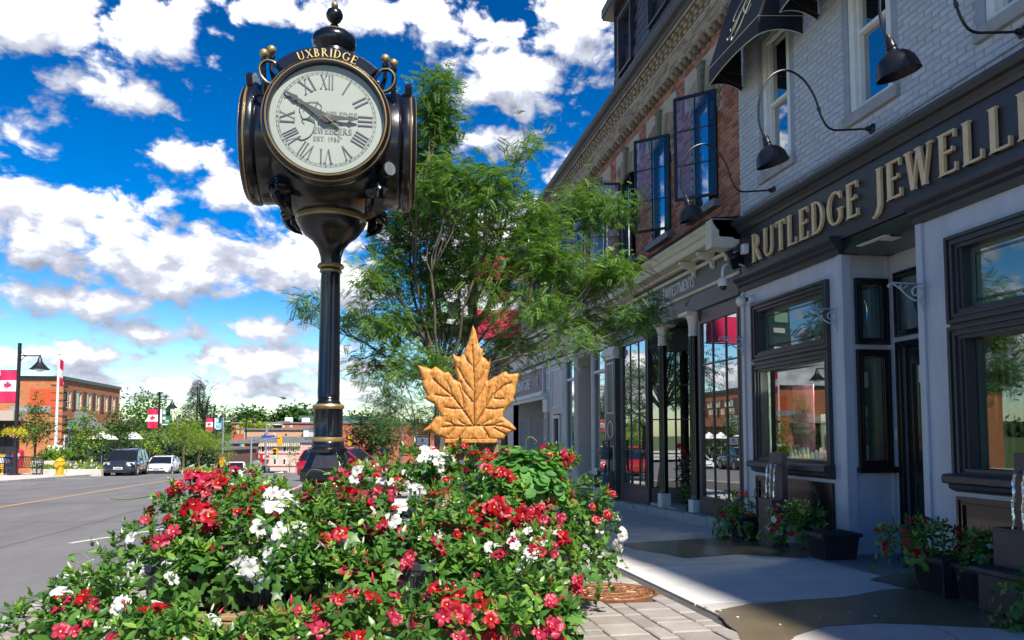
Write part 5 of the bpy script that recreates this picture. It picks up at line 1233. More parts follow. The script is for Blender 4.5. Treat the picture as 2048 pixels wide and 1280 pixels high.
b = MB(); fb(b, 0, .05, 19.4, 22.9, 4.06, 4.14); fb(b, 0, .03, 19.4, 22.9, 3.64, 3.67); fb(b, 0, .03, 19.4, 19.46, 3.67, 4.06); b.build('name_panel', 'taupe', ts)
q = MB()
for y in (19.1, 23.2): q.lathe_ax([(.06, 0), (.05, .02), (0, .03)], (FX, y, 3.86), (-1, 0, 0), 14)
q.build('boss', 'cream_pale', ts)
q = MB()
for k in range(14):
 y = 22.4-k*.2
 if k == 7: continue
 fb(q, 0.0, .03, y-.05, y, 3.70, 4.0); 
 if k % 3 == 1: fb(q, 0.0, .028, y-.14, y-.05, 3.94, 4.0)
q.build('worn_lettering', 'cream_pale', ts)
for y in (18.1, 18.9, 23.1): corbel(y, 'cream_pale', ts, 4.28, .8)
def twin(y0, y1, z0=.42, z1=3.38, tz=2.85):
 q = MB()
 for a, c, d in ((.0, .05, .07), (.05, .09, .04)):
  A, C = .09-a, .09-c
  fb(q, 0, d, y0-A, y0-C, z0-A, z1+A); fb(q, 0, d, y1+C, y1+A, z0-A, z1+A); fb(q, 0, d, y0-C, y1+C, z1+C, z1+A); fb(q, 0, d, y0-C, y1+C, z0-A, z0-C)
 fb(q, -.06, .03, y0, y1, tz-.035, tz+.035); fb(q, 0, .12, y0-.14, y1+.14, z1+.10, z1+.18); fb(q, 0, .14, y0-.14, y1+.14, z0-.13, z0-.092)
 rect_line(q, FX, y0+.02, y1-.02, z0-.75, z0-.2, .02, .03)
 f_ = q.build('window_frame', 'white_trim', ts, .003)
 q = MB(); fb(q, -.05, -.045, y0, y1, z0, tz-.035); q.build('pane', 'glass_store', f_); q = MB(); fb(q, -.05, -.045, y0, y1, tz+.035, z1); q.build('pane', 'glass_store', f_)
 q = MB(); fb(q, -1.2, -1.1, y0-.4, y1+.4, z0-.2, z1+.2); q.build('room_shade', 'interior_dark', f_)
twin(18.02, 19.08); twin(20.95, 21.95)
q = MB(); q.box(FX+1.15, FX+1.2, 19.3, 20.75, -.6, 3.4); dd_ = q.build('recessed_door', 'maroon', ts)
q = MB(); q.box(FX+1.10, FX+1.149, 19.5, 20.5, .4, 3.1); q.build('pane', 'glass_far', dd_)
q = MB(); q.box(FX+.4, FX+.5, 19.18, 19.199, .3, 3.3); q.build('white_post', 'white_trim', dd_)
q = MB(); rect_line(q, FX, 22.78, 23.66, -.5, 1.86, .05, .10); d_ = q.build('door_frame', 'white_trim', ts, .003)
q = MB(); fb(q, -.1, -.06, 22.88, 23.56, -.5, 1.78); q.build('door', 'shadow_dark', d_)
q = MB(); rect_line(q, FX, 22.4, 23.9, 2.1, 3.3, .03, .05); rect_line(q, FX, 24.1, 24.6, 2.75, 3.3, .03, .05); q.build('panel_moulding', 'white_trim', ts)
# entrance with maroon sign
q = MB(); fb(q, 0, .05, 25.0, 31.6, 2.72, 3.50); sg = q.build('sign_board', 'maroon', ts)
q = MB(); rect_line(q, FX-.0, 24.93, 31.7, 2.66, 3.56, .09, .06); q.build('frame', 'white_trim', sg)
sans('FURNITURE', .50, 'paper', sg, (FX-.055, 30.2, 2.92), (0, -1, 0), (0, 0, 1), .012, bold=.012, sx=1.15)
q = MB(); q.tube([(FX-.06, 25.9+.13*math.cos(t*PI/10), 3.12+.18*math.sin(t*PI/10)) for t in range(21)], .022, 6); q.build('oval', 'white_trim', sg)
q = MB(); sweep(q, [(0, 2.44), (.10, 2.44), (.14, 2.52), (.20, 2.56), (.20, 2.64), (0, 2.66)], 24.5, 31.9); q.build('entrance_cornice', 'white_trim', ts)
q = MB(); fb(q, -.02, .10, 24.28, 24.9, 2.0, 2.42); q.build('capital', 'white_trim', ts, .01)
q = MB(); fb(q, -.02, .06, 24.32, 24.86, -.6, 2.0); pl = q.build('pilaster', 'taupe', ts)
q = MB(); rect_line(q, FX-.06, 24.42, 24.76, 1.1, 1.85, .015, .03); rect_line(q, FX-.06, 24.42, 24.76, -.4, .5, .015, .03); q.tube([(FX-.07, 24.59+.1*math.cos(t*PI/10), .8+.2*math.sin(t*PI/10)) for t in range(21)], .015, 6); q.build('inlay', 'white_trim', pl)
q = MB()
for yy_ in (25.4, 27.2, 29.0):
 for z0, z1 in ((-.5, .5), (.7, 1.9)): rect_line(q, FX+1.3, yy_, yy_+1.2, z0, z1, .03, .07)
for xx in (FX+.25, FX+.8):
 for z0, z1 in ((-.5, .5), (.7, 1.9)):
  q.box(xx, xx+.4, 24.94, 24.97, z0, z0+.05); q.box(xx, xx+.4, 24.94, 24.97, z1-.05, z1)
q.build('door_panels', 'white_trim', ts)
q = MB()
for yy_, xx in ((30.78, FX+.2), (30.78, FX+.8)):
 for z0, z1 in ((-.6, .55), (.75, 1.9)):
  q.box(xx, xx+.05, yy_-.03, yy_, z0, z1); q.box(xx+.4, xx+.45, yy_-.03, yy_, z0, z1); q.box(xx+.05, xx+.4, yy_-.03, yy_, z0, z0+.05); q.box(xx+.05, xx+.4, yy_-.03, yy_, z1-.05, z1)
q.build('panel_moulding', 'white_trim', ts)
q = MB(); q.lathe([(.04, 2.42), (.06, 2.3), (.18, 2.24), (.16, 2.16), (.0, 2.12)], (FX+.6, 27, 0), 14); q.build('ceiling_lamp', 'black_metal', ts)
# gas meters
gm = thing('gas_meter_bank', 'three grey gas meters on black pipes beside the green pilaster', 'gas meters', (FX-.25, 17.5, gz(17.5)))
def meter(y, z, sgn, mat='meter'):
 q = MB(); q.lathe_ax([(.10, -.11), (.115, -.09), (.115, .09), (.10, .11)], (FX-.22, y, z), (1, 0, 0), 8); q.box(FX-.33, FX-.13, y-.13, y+.13, z+.03, z+.19); q.box(FX-.345, FX-.33, y-.02, y+.10, z+.06, z+.16); q.tube([(FX-.22, y-.07, z+.19), (FX-.22, y-.07, z+.28)], .025, 8); q.tube([(FX-.22, y+.07, z+.19), (FX-.22, y+.07, z+.28)], .025, 8)
 o = q.build('meter', mat, gm, .012); q = MB(); q.box(FX-.352, FX-.3455, y+.02, y+.07, z+.09, z+.13); q.build('dial', 'paper', o)
meter(17.55, .78, 1); meter(18.0, .10, 1, 'pipe_dark'); meter(17.5, .10, 1)
q = MB(); q.tube([(FX-.22, 17.5, .38), (FX-.22, 18.1, .40), ], .03, 8); q.tube([(FX-.22, 17.62, 1.06), (FX-.22, 17.62, 1.12), (FX-.22, 17.2, 1.12), (FX-.22, 17.2, .42), (FX-.22, 16.9, .42), (FX-.22, 16.9, -.1)], .028, 8); q.tube([(FX-.22, 17.48, .55), (FX-.22, 17.45, .42), (FX-.22, 17.9, .42)], .03, 8); q.tube([(FX-.15, 17.25, -.4), (FX-.15, 17.25, .4)], .03, 8); q.build('pipes', 'pipe_dark', gm)
q = MB(); q.lathe([(.055, -.42), (.055, -.02), (.03, .0)], (FX-.2, 17.35, 0), 12); q.build('yellow_sleeve', 'trim_gold', gm)
q = MB(); q.box(FX-.25, FX-.24, 17.50, 17.58, 1.12, 1.28); q.build('yellow_tag', 'yellow', gm)
# ---------------------------------------------------------------- buildings further down the right side and behind the camera
def plain_building(name, x0, x1, y0, y1, zt, mat, label, front='x', wins=(), z0=None, wmat='white_trim'):
 t = thing(name, label, 'building', ((x0+x1)/2, (y0+y1)/2, gz(y0)))
 q = MB(); q.box(x0, x1, y0, y1, (gz(y1)-1) if z0 is None else z0, zt); wl = q.build('wall', mat, t)
 q = MB(); q.box(x0-.2, x1+.2, y0-.2, y1+.2, zt, zt+.3); q.build('cornice', wmat, t)
 for (a0, a1, c0, c1) in wins:
  q = MB()
  if front == 'x': q.box(x0-.04, x0+.02, a0, a1, c0, c1)
  else: q.box(a0, a1, y0-.04, y0+.02, c0, c1)
  f_ = q.build('window', 'white_trim', t)
  q = MB()
  if front == 'x': q.box(x0-.045, x0-.041, a0+.08, a1-.08, c0+.08, c1-.08)
  else: q.box(a0+.08, a1-.08, y0-.045, y0-.041, c0+.08, c1-.08)
  q.build('pane', 'glass_far', f_)
 return t
plain_building('white_shop', FX, 14, 36.3, 52, 5.0, 'white_trim', 'white shop building beyond the furniture shop, mostly behind trees', wins=[(37+2*k, 38.2+2*k, 0, 2.2) for k in range(6)])
plain_building('brick_block', FX+.5, 15, 52.3, 80, 6.0, 'brick_brown', 'brown brick shop block further down the right side, behind trees', wins=[(54+2.6*k, 55.2+2.6*k, 2.4, 4.2) for k in range(9)])
plain_building('shade_block', FX, 14, -24, -3.1, 8.6, 'brick_brown', 'brick block beside the jewellery shop, added unseen behind the viewpoint to shade the sidewalk', wins=[(-20+3*k, -18.8+3*k, 5, 7) for k in range(5)])  # unseen block added so that its shadow falls on the sidewalk
# ---------------------------------------------------------------- street clock
CD = 5.75
cb = at(656, 870, CD); CX, CYc = cb.x, cb.y
CLZ = gz(CYc)
HD0 = math.hypot(cb.x, cb.y)
v_ = ray(652, 238); HZ = 1.25+v_.z*(HD0-.58)/math.hypot(v_.x, v_.y)              # dial centre height
DR = .436                             # dial radius (white)
clock = thing('street_clock', 'tall black and gold four-faced street clock on a fluted post reading UXBRIDGE', 'clock', (CX, CYc, CLZ))
fa = rad(90-82.8-0)                   # face plane turn
yaw = PSI-rad(7.2)                    # face plane direction from world X
ux = Vector((math.cos(-yaw+0), math.sin(-yaw), 0)).normalized()    # along the face to the right
ang = PSI+rad(80.8)                   # compass of face-right direction
ux = Vector((math.sin(ang), math.cos(ang), 0)); fn = Vector((ux.y, -ux.x, 0)).normalized()   # outward normal (towards viewer)
if fn.y > 0: fn = -fn
uz = Vector((0, 0, 1)); C0 = Vector((CX, CYc, HZ))
def pz(py): v = ray(656, py); return 1.25+v.z*HD0/math.hypot(v.x, v.y)
# base: octagonal box, panels, torus rings
def sqp(r, c, z): # square with chamfered corners, aligned with the face
 P = []
 for a, b_ in ((1, -1), (1, 1), (-1, 1), (-1, -1)):
  for s in ((r, r-c), (r-c, r)) if a*b_ > 0 else ((r-c, r), (r, r-c)):
   P.append(Vector((CX, CYc, z))+ux*(a*s[0])+fn*(b_*s[1]))
 return P
def loft(mb, rings, mi=0, smooth=False, cap=True):
 n_ = len(rings[0]); vs = [p for r in rings for p in r]; fs = []
 for i in range(len(rings)-1):
  for k in range(n_): k2 = (k+1) % n_; fs.append((i*n_+k, i*n_+k2, (i+1)*n_+k2, (i+1)*n_+k))
 if cap: fs += [tuple(range(n_))[::-1], tuple((len(rings)-1)*n_+k for k in range(n_))]
 mb.add(vs, fs, mi, smooth)
zb0, zb1, zb2 = CLZ, pz(940), pz(905)
q = MB(); hw = .180
loft(q, [sqp(.25, .03, CLZ-.05), sqp(.25, .03, CLZ+.10), sqp(.215, .03, CLZ+.14), sqp(.165, .035, CLZ+.22), sqp(.165, .05, zb1-.09), sqp(.185, .055, zb1-.07), sqp(.185, .055, zb1), sqp(.165, .055, zb1+.02), sqp(.13, .05, zb2-.02), sqp(.125, .05, zb2+.0)])
base = q.build('base', 'black_gloss', clock, .004)
q = MB()
zz0, zz1 = CLZ+.26, zb1-.08
for d_, s_ in ((fn, ux), (ux, fn), (-ux, fn)):
 O = Vector((CX, CYc, 0))+d_*.167
 pts = [(-.15, zz0+.0), (-.15, zb1-.20), (-.06, zb1-.09), (.06, zb1-.09), (.15, zb1-.20), (.15, zz0)]
 q.tube([O+s_*a+uz*z for a, z in pts], .006, 6)
 pts = [(-.03+0, zb1-.42), (-.07, zb1-.37), (-.07, zb1-.30), (-.03, zb1-.25), (.03, zb1-.25), (.07, zb1-.30), (.07, zb1-.37), (.03, zb1-.42), (-.03, zb1-.42)]
 q.tube([O+s_*a+uz*z for a, z in pts], .005, 6)
q.build('gold_line', 'gold', base)
# fluted column
def fluted(mb, r0, r1, z0, z1, nfl=12, dep=.10, mi=0):
 N = nfl*8; rings = []
 for z, r, dd in ((z0, r0, 0), (z0+.012, r0, 0), (z0+.03, r0, dep), (z1-.03, r1, dep), (z1-.012, r1, 0), (z1, r1, 0)):
  ring = []
  for k in range(N):
   ph = (k % 8)/8; t = 2*PI*k/N; s = math.sin(PI*ph); ring.append(Vector((CX+math.cos(t)*r*(1-dd*s), CYc+math.sin(t)*r*(1-dd*s), z)))
  rings.append(ring)
 loft(mb, rings, mi, True, False)
q = MB(); k_ = CD/FPX
rr_ = lambda px: px/2*k_
q.lathe([(rr_(78), pz(905)), (rr_(78), pz(898)), (rr_(64), pz(893)), (rr_(64), pz(885)), (rr_(60), pz(882))], (CX, CYc, 0), 32)
fluted(q, rr_(57), rr_(57), pz(874), pz(818))
q.lathe([(rr_(60), pz(812)), (rr_(50), pz(808)), (rr_(42), pz(800)), (rr_(44), pz(797)), (rr_(40), pz(793))], (CX, CYc, 0), 32)
fluted(q, rr_(44), rr_(38), pz(794), pz(546))
# flared neck
q.lathe([(rr_(40), pz(530)), (rr_(42), pz(515)), (rr_(52), pz(498)), (rr_(76), pz(482)), (rr_(104), pz(472)), (rr_(120), pz(462)), (rr_(134), pz(452)), (rr_(138), pz(446))], (CX, CYc, 0), 40)
col = q.build('column', 'black_gloss', clock)
for pr_ in ([(rr_(54), pz(884)), (rr_(62), pz(883)), (rr_(64), pz(879)), (rr_(62), pz(875)), (rr_(54), pz(874))],
 [(rr_(50), pz(819)), (rr_(60), pz(818)), (rr_(64), pz(813)), (rr_(60), pz(809)), (rr_(48), pz(808))],
 [(rr_(38), pz(546)), (rr_(44), pz(545)), (rr_(44), pz(541)), (rr_(38), pz(541))],
 [(rr_(40), pz(538)), (rr_(52), pz(536)), (rr_(54), pz(533)), (rr_(50), pz(529)), (rr_(40), pz(529))],
 [(rr_(134), pz(446)), (rr_(142), pz(444)), (rr_(143), pz(438)), (rr_(138), pz(434)), (rr_(126), pz(433))]):
 q = MB(); q.lathe(list(pr_)+[pr_[0]], (CX, CYc, 0), 40, cap=False); q.build('gold_ring', 'gold', col)
# head: rounded cube body
HB = .52; Zb, Zt = pz(436), C0.z+.50
def sup(hx, z, e=4.0, n_=48):
 P = []
 for k in range(n_):
  t = 2*PI*k/n_; c, s = math.cos(t), math.sin(t); r = (abs(c)**e+abs(s)**e)**(-1/e)*hx; P.append(Vector((CX, CYc, z))+ux*(c*r)+fn*(s*r))
 return P
q = MB(); H_ = []
for hx, z, e in ((.245, Zb, 2), (.30, Zb+.03, 2.2), (.375, Zb+.09, 2.6), (.43, Zb+.16, 3), (.46, Zb+.26, 4), (.465, C0.z-.1, 5), (.465, C0.z+.12, 5), (.45, C0.z+.25, 4), (.41, C0.z+.36, 3), (.33, C0.z+.46, 2.4), (.24, C0.z+.55, 2), (.15, C0.z+.66, 2), (.13, C0.z+.76, 2)): H_.append(sup(hx, z, e))
loft(q, H_, 0, True); head = q.build('head', 'black_gloss', clock)
# the four drums with dials
def drum(d, s, first):
 t = MB(); O = C0+d*.43; K_ = .872
 t.lathe_ax([(r_*K_, z_) for r_, z_ in [(.48, -.12), (.505, .06), (.50, .075), (.492, .08), (.505, .09), (.515, .11), (.513, .14), (.495, .152), (.495, .165), (.487, .180), (.468, .192), (.450, .190), (.443, .172), (.440, .150), (.430, .148)]], O, d, 72, cap=False)
 f_ = t.build('drum', 'black_gloss', head)
 for pr_ in ([(.500, .150), (.506, .156), (.500, .162), (.494, .156), (.500, .150)], [(.458, .190), (.464, .196), (.472, .192), (.466, .186), (.458, .190)]):
  t = MB(); t.lathe_ax([(r_*K_, z_) for r_, z_ in pr_], O, d, 72, cap=False); t.build('gold_line', 'gold', head)
 return O
for i, (d, s) in enumerate(((fn, ux), (ux, -fn), (-ux, fn), (-fn, -ux))):
 O = drum(d, s, i == 0)
 P0 = O+d*.150
 t = MB(); t.lathe_ax([(.386, .0), (.0, .0)], P0, d, 64, cap=False, smooth=False); dl = t.build('dial', 'dial', head)
 if i in (0,):
  q = MB(); P1 = P0+d*.004; S8 = .87
  def at2(r, a): return P1+s*(r*.87*math.sin(a))+uz*(r*.87*math.cos(a))
  for r_ in (.372, .388):
   for k in range(72): 
    a0, a1 = 2*PI*k/72, 2*PI*(k+1)/72; w_ = .0013
    q.add([at2(r_-w_, a0), at2(r_-w_, a1), at2(r_+w_, a1), at2(r_+w_, a0)], [(0, 1, 2, 3)])
  for k in range(60):
   a = 2*PI*k/60; w_ = .004 if k % 5 == 0 else .0018; q.add([at2(.372, a-w_/.38), at2(.372, a+w_/.38), at2(.388, a+w_/.38), at2(.388, a-w_/.38)], [(0, 1, 2, 3)])
  q.build('minute_ring', 'dial_ink', dl, fixn=False)
  TK = .095; TN = .045; vb_ = vbar.__defaults__; vbar.__defaults__ = (0, 1, .095, True, True, .05)
  for k, nm in enumerate(['XII', 'I', 'II', 'III', 'IIII', 'V', 'VI', 'VII', 'VIII', 'IX', 'X', 'XI']):
   a = 2*PI*k/12; q = MB(); uu = s*math.cos(a)-uz*math.sin(a); vv = s*math.sin(a)+uz*math.cos(a)
   h = .100; tot = (sum(glyph(c)[1] for c in nm)+.05*(len(nm)-1))*h; kx = min(1, .092/tot) if len(nm) > 1 else .8
   text_mb(q, nm, at2(.245, a)-uu*tot*kx/2, uu, vv, h, d*.002, .05, fit=tot*kx); q.build('numeral', 'dial_ink', dl)
  TK = .145; TN = .06; vbar.__defaults__ = vb_
  q = MB(); text_mb(q, 'UTLEDGE', P1+s*(-.004)+uz*.013, s, uz, .042, d*.002, .06, fit=.213); text_mb(q, 'EWELLERS', P1+s*(-.087)-uz*.102, s, uz, .042, d*.002, .06, fit=.26); text_mb(q, 'EST. 1986', P1+s*(-.087)-uz*.155, s, uz, .030, d*.002, .06, fit=.18); q.build('lettering', 'dial_ink2', dl)
  q = MB(); fl = lambda pts, r_: q.tube([P1+s*(a*.87)+uz*(b_*.87)+d*.001 for a, b_ in [(p.x, p.y) for p in spl([Vector((x, y, 0)) for x, y in pts], 6)]], r_, 4)
  fl([(-.20, .03), (-.21, .07), (-.16, .12), (-.08, .13), (-.04, .10), (-.06, .06), (-.12, .05), (-.17, .08), (-.18, .05)], .0025)
  fl([(-.07, .14), (-.10, .06), (-.14, .0), (-.18, -.01), (-.20, .02)], .0035)
  fl([(-.10, .05), (-.06, .01), (-.02, .005), (.0, .03)], .003)
  fl([(-.16, -.01), (-.10, -.03), (-.09, -.06), (-.12, -.14), (-.18, -.18), (-.22, -.17)], .0035)
  fl([(-.17, -.05), (-.19, -.02), (-.13, .0), (-.09, -.02)], .0025)
  q.build('script_initials', 'dial_ink2', dl)
  def hand(a, L_, w_, tail, off, nm):
   uu = s*math.cos(a)-uz*math.sin(a); vv = s*math.sin(a)+uz*math.cos(a); B = P0+d*off; q = MB()
   pts = [(-.012, -tail), (.012, -tail), (w_*.9, 0), (w_*1.15, L_*.12), (w_*.55, L_*.45), (w_*.42, L_*.68), (w_*.9, L_*.74), (w_*.55, L_*.83), (.004, L_), (-.004, L_), (-w_*.55, L_*.83), (-w_*.9, L_*.74), (-w_*.42, L_*.68), (-w_*.55, L_*.45), (-w_*1.15, L_*.12), (-w_*.9, 0)]
   q.prism(pts, B, uu, vv, d*.006); q.build(nm, 'hand', dl)
  hand(2*PI*50.3/60, .335, .023, .10, .014, 'minute_hand'); hand(2*PI*(2.96)/12,   .215, .023, .05, .022, 'hour_hand')
  q = MB(); q.lathe_ax([(.035, .01), (.035, .03), (.0, .034)], P0, d, 20); q.build('hub', 'hand', dl)
  a = rad(127); vv = s*math.sin(a)+uz*math.cos(a); q = MB(); q.beam(P0+d*.036-vv*.02, P0+d*.036+vv*.15, .004, .002); q.build('seconds_hand', 'trim_gold', dl)
# gold balls, scrolls, header arch, finial
q = MB()
for i, (d, s) in enumerate(((fn, ux), (ux, -fn), (-ux, fn), (-fn, -ux))):
 pass
def header(d, s):
 O = C0+d*(.43+.12); q = MB(); N = 24; vs = []; fs = []
 for k in range(N+1):
  a = rad(-42+84*k/N)
  for r_ in (.425, .512): 
   for dd in (0, .04): vs.append(O+s*(r_*math.sin(a))+uz*(r_*math.cos(a)*(1.0))+d*dd)
 for k in range(N):
  b0, b1 = 4*k, 4*(k+1); fs += [(b0+1, b1+1, b1+3, b0+3), (b0, b0+2, b1+2, b1), (b0+2, b0+3, b1+3, b1+2), (b0, b1, b1+1, b0+1)]
 fs += [(0, 1, 3, 2), (4*N, 4*N+2, 4*N+3, 4*N+1)]
 q.add(vs, fs); h_ = q.build('header', 'black_gloss', head, .004)
 for sg in (-1, 1):
  a = rad(42*sg); q = MB(); P = O+s*(.43*math.sin(a))+uz*(.43*math.cos(a)); P2 = O+s*(.52*math.sin(a))+uz*(.52*math.cos(a)); q.beam(P, P2, .022, .05); q.build('edge_strip', 'black_gloss', h_)
 return O, h_
for i, (d, s) in enumerate(((fn, ux), (ux, -fn), (-ux, fn))):
 O, h_ = header(d, s)
 if i == 0:
  txt = 'UXBRIDGE'; ws = [glyph(c)[1] for c in txt]; tr = .14; tot = sum(ws)+tr*(len(ws)-1); hh = .058; sweep_a = 2*rad(25.5); x = 0; r_ = .438
  for c, wd in zip(txt, ws):
   a = -sweep_a/2+sweep_a*(x+wd/2)/tot; kx = sweep_a*(r_+.03)/(tot*hh); q = MB()
   uu = s*math.cos(a)-uz*math.sin(a); vv = s*math.sin(a)+uz*math.cos(a); B = O+d*.042+s*(r_*math.sin(a))+uz*(r_*math.cos(a))-uu*wd*hh*kx/2
   text_mb(q, c, B, uu, vv, hh, d*.006, fit=wd*hh*kx if wd else None); q.build('letter', 'gold_bright', h_); x += wd+tr
for sx_, sy_ in ((1, 1), (-1, 1), (1, -1), (-1, -1)):
 K = C0+ux*.425*sx_+fn*.425*sy_; q = MB(); gq = MB()
 for (d, o_) in ((fn*sy_, ux*sx_), (ux*sx_, fn*sy_)):
  P = K+o_*(-.03)+d*.03; zt_ = .50
  q.tube([P+uz*.22-o_*.05, P+uz*.38, P+uz*zt_], [.02, .016, .012], 8); q.lathe([(.02, zt_-.04), (.026, zt_-.02), (.012, zt_)], P, 10); 
  gq.lathe([(.0, zt_-.005)]+[(.032*math.cos(t), zt_+.026+.032*math.sin(t)) for t in [x*.26 for x in range(-5, 6)]]+[(0, zt_+.059)], P, 16); q.lathe([(.007, zt_+.052), (.0, zt_+.068)], P, 8)
 q.build('ball_post', 'black_gloss', head); gq.build('gold_ball', 'gold', head)
for sg in (-1, 1):
 for d, s in ((fn, ux),):
  B = C0+d*.52+s*(.385*sg)+uz*.33; pts = [(.115, .10), (.085, .14), (.03, .145), (-.01, .10), (.0, .03), (.05, -.02), (.115, -.02), (.15, .02), (.135, .055), (.105, .04)]
  P = spl([B+s*(sg*(a-.07)*-.95)+uz*((c-.06)*.95) for a, c in pts], 6); q = MB(); q.tube(P, .013, 8); sc_ob = q.build('scroll', 'black_gloss', head); q = MB(); q.tube([p+d*.012 for p in P], .005, 6); q.build('gold_line', 'gold', head)
q = MB(); k_ = CD/FPX
zc = lambda py: pz(py)
q.lathe([(.12, C0.z+.70), (.13, zc(97)-.02), (rr_(86), zc(95)), (rr_(90), zc(84)), (rr_(86), zc(76)), (rr_(60), zc(66)), (rr_(30), zc(62)), (rr_(12), zc(58)), (rr_(12), zc(53)), (rr_(18), zc(50)), (rr_(10), zc(47)), (rr_(26), zc(40)), (rr_(34), zc(33)), (rr_(35), zc(28)), (rr_(28), zc(20)), (rr_(16), zc(16)), (rr_(8), zc(15))], (CX, CYc, 0), 32)
fin = q.build('finial', 'black_gloss', head)
q = MB(); q.lathe([(rr_(61), zc(67.5)), (rr_(62), zc(65.6)), (rr_(56), zc(64.4)), (rr_(54), zc(66))], (CX, CYc, 0), 32); q.lathe([(0, zc(17))]+[(rr_(15)*math.cos(t), zc(9)+rr_(15)*math.sin(t)) for t in [x*.26 for x in range(-5, 6)]]+[(0, zc(1))], (CX, CYc, 0), 18); q.build('gold_line', 'gold', fin)
# lion-like scrolled corner bosses and speaker grille
for sx_, sy_ in ((1, 1), (-1, 1), (1, -1), (-1, -1)):
 D_ = (ux*sx_+fn*sy_).normalized(); T_ = Vector((-D_.y, D_.x, 0)); q = MB()
 B = Vector((CX, CYc, C0.z-.42))+D_*.50
 q.lathe_ax([(.0, .05), (.04, .045), (.07, .01), (.075, -.06)], B, D_-uz*.4, 14)
 for k in range(9):
  a = rad(-120+30*k); q.tube([B+D_*.03+T_*(.02*math.sin(a))+uz*(.02*math.cos(a)), B+D_*.03+T_*(.055*math.sin(a))+uz*(.055*math.cos(a)), B-D_*.01+T_*(.08*math.sin(a))+uz*(.08*math.cos(a))], [.012, .015, .006], 6)
 q.tube([B+D_*.045+uz*.02, B+D_*.075-uz*.015, B+D_*.065-uz*.045], [.016, .02, .013], 8)
 for e_ in (-1, 1): q.tube([B+D_*.06+T_*.016*e_, B+D_*.065+T_*.028*e_+uz*.01], .007, 6); 
 q.tube([B-uz*.05+D_*.01, B-uz*.10-D_*.01, B-uz*.15-D_*.07], [.045, .03, .01], 8)
 B2 = Vector((CX, CYc, Zb+.02))+D_*.40
 q.tube([B2+D_*.03+uz*.05, B2+D_*.02-uz*.02, B2-D_*.02-uz*.06], [.04, .04, .013], 8)
 for k in range(5): a = (k-2)*.5; q.tube([B2+D_*.04+T_*(.02*a), B2+D_*.03+T_*(.04*a)-uz*.04, B2-D_*.02+T_*(.03*a)-uz*.08], [.012, .014, .006], 5)
 q.build('corner_boss', 'black_gloss', head)
D_ = (ux*.62+fn*.9).normalized(); B = C0+ux*.43+fn*.44-uz*.28
q = MB(); q.lathe_ax([(.05, -.05), (.05, .005), (.0, .012)], B, D_, 20); 
sp_ = q.build('speaker_grille', 'black_metal', head)
q = MB(); T_ = Vector((-D_.y, D_.x, 0))
for k in range(-4, 5):
 h = math.sqrt(max(0, .047**2-(k*.010)**2)); q.beam(B+D_*.013+T_*k*.010-uz*h, B+D_*.013+T_*k*.010+uz*h, .0015, .003); q.beam(B+D_*.013+uz*k*.010-T_*h, B+D_*.013+uz*k*.010+T_*h, .0015, .003)
q.build('mesh', 'galv', sp_)
# ---------------------------------------------------------------- carved maple leaf
LD = 6.3
OUT = [(945, 648), (951, 660), (957, 688), (962, 697), (966, 697), (965, 713), (971, 716), (977, 725), (981, 714), (979, 736), (975, 752), (974, 763),
 (988, 754), (994, 752), (1005, 745), (1012, 742), (1017, 748), (1038, 746), (1036, 760), (1033, 772), (1030, 788), (1027, 797), (1028, 803), (1017, 813), (1007, 826), (1006, 833), (1018, 842), (1028, 852), (1033, 859), (1024, 862), (1018, 867), (1010, 873), (1008, 878), (1000, 880),
 (994, 880), (950, 882), (905, 881), (888, 876), (878, 873), (868, 868), (862, 864), (845, 862), (858, 850), (864, 844), (871, 834), (882, 832), (879, 826), (873, 818), (868, 808), (858, 803), (846, 795), (854, 791), (845, 776), (842, 763), (845, 760), (838, 744), (835, 730), (853, 735), (862, 738), (870, 732), (880, 739), (888, 745), (897, 743), (906, 757), (916, 763), (912, 745), (906, 725), (904, 706), (913, 712), (920, 713), (926, 706), (932, 692), (936, 682)]
lc = at(945, 850, LD); LU = Vector((math.cos(-.0), 0, 0)); LUr = Rv.copy(); LN = -Vector((Fv.x, Fv.y, 0)).normalized()
leaf = thing('maple_leaf_sculpture', 'large carved wooden maple leaf sign standing behind the flowers', 'sculpture', (lc.x, lc.y, gz(lc.y)))
k_ = LD/FPX
P2 = [((x-943)*k_, (870-y)*k_+.0) for x, y in OUT]
me = bpy.data.meshes.new('carved_leaf'); bm = bmesh.new()
O = Vector((lc.x, lc.y, 1.25))+LUr*((943-945)*k_)
VEINS = [((948, 852), (949, 770), (946, 722), (944, 690)), ((948, 852), (935, 832), (905, 792), (885, 776), (866, 758)), ((950, 850), (965, 825), (985, 790), (1010, 770), (1022, 766)),
 ((948, 852), (930, 853), (910, 852), (885, 855)), ((950, 851), (965, 852), (985, 851), (1005, 853), (1020, 858)),
 ((949, 785), (930, 762), (916, 735)), ((949, 808), (925, 780), (922, 765)), ((948, 735), (935, 722), (928, 708)), ((948, 737), (957, 724), (965, 712)), ((949, 770), (960, 757), (972, 738)), ((949, 805), (962, 785), (970, 770)),
 ((928, 817), (926, 795), (918, 772)), ((928, 817), (908, 818), (890, 815)), ((904, 793), (900, 775), (893, 762)), ((904, 793), (885, 793), (872, 790)), ((972, 817), (974, 795), (978, 775)), ((972, 817), (990, 819), (1006, 816)), ((988, 793), (992, 778), (995, 765)), ((988, 797), (1000, 799), (1008, 798)),
 ((910, 853), (902, 845), (892, 843)), ((908, 856), (903, 864), (897, 870)), ((932, 854), (928, 862), (918, 875)), ((932, 850), (922, 845), (918, 840)), ((965, 853), (972, 863), (978, 875)), ((963, 850), (972, 844), (982, 838)), ((985, 852), (995, 847), (1005, 844)), ((988, 856), (998, 862), (1010, 868))]
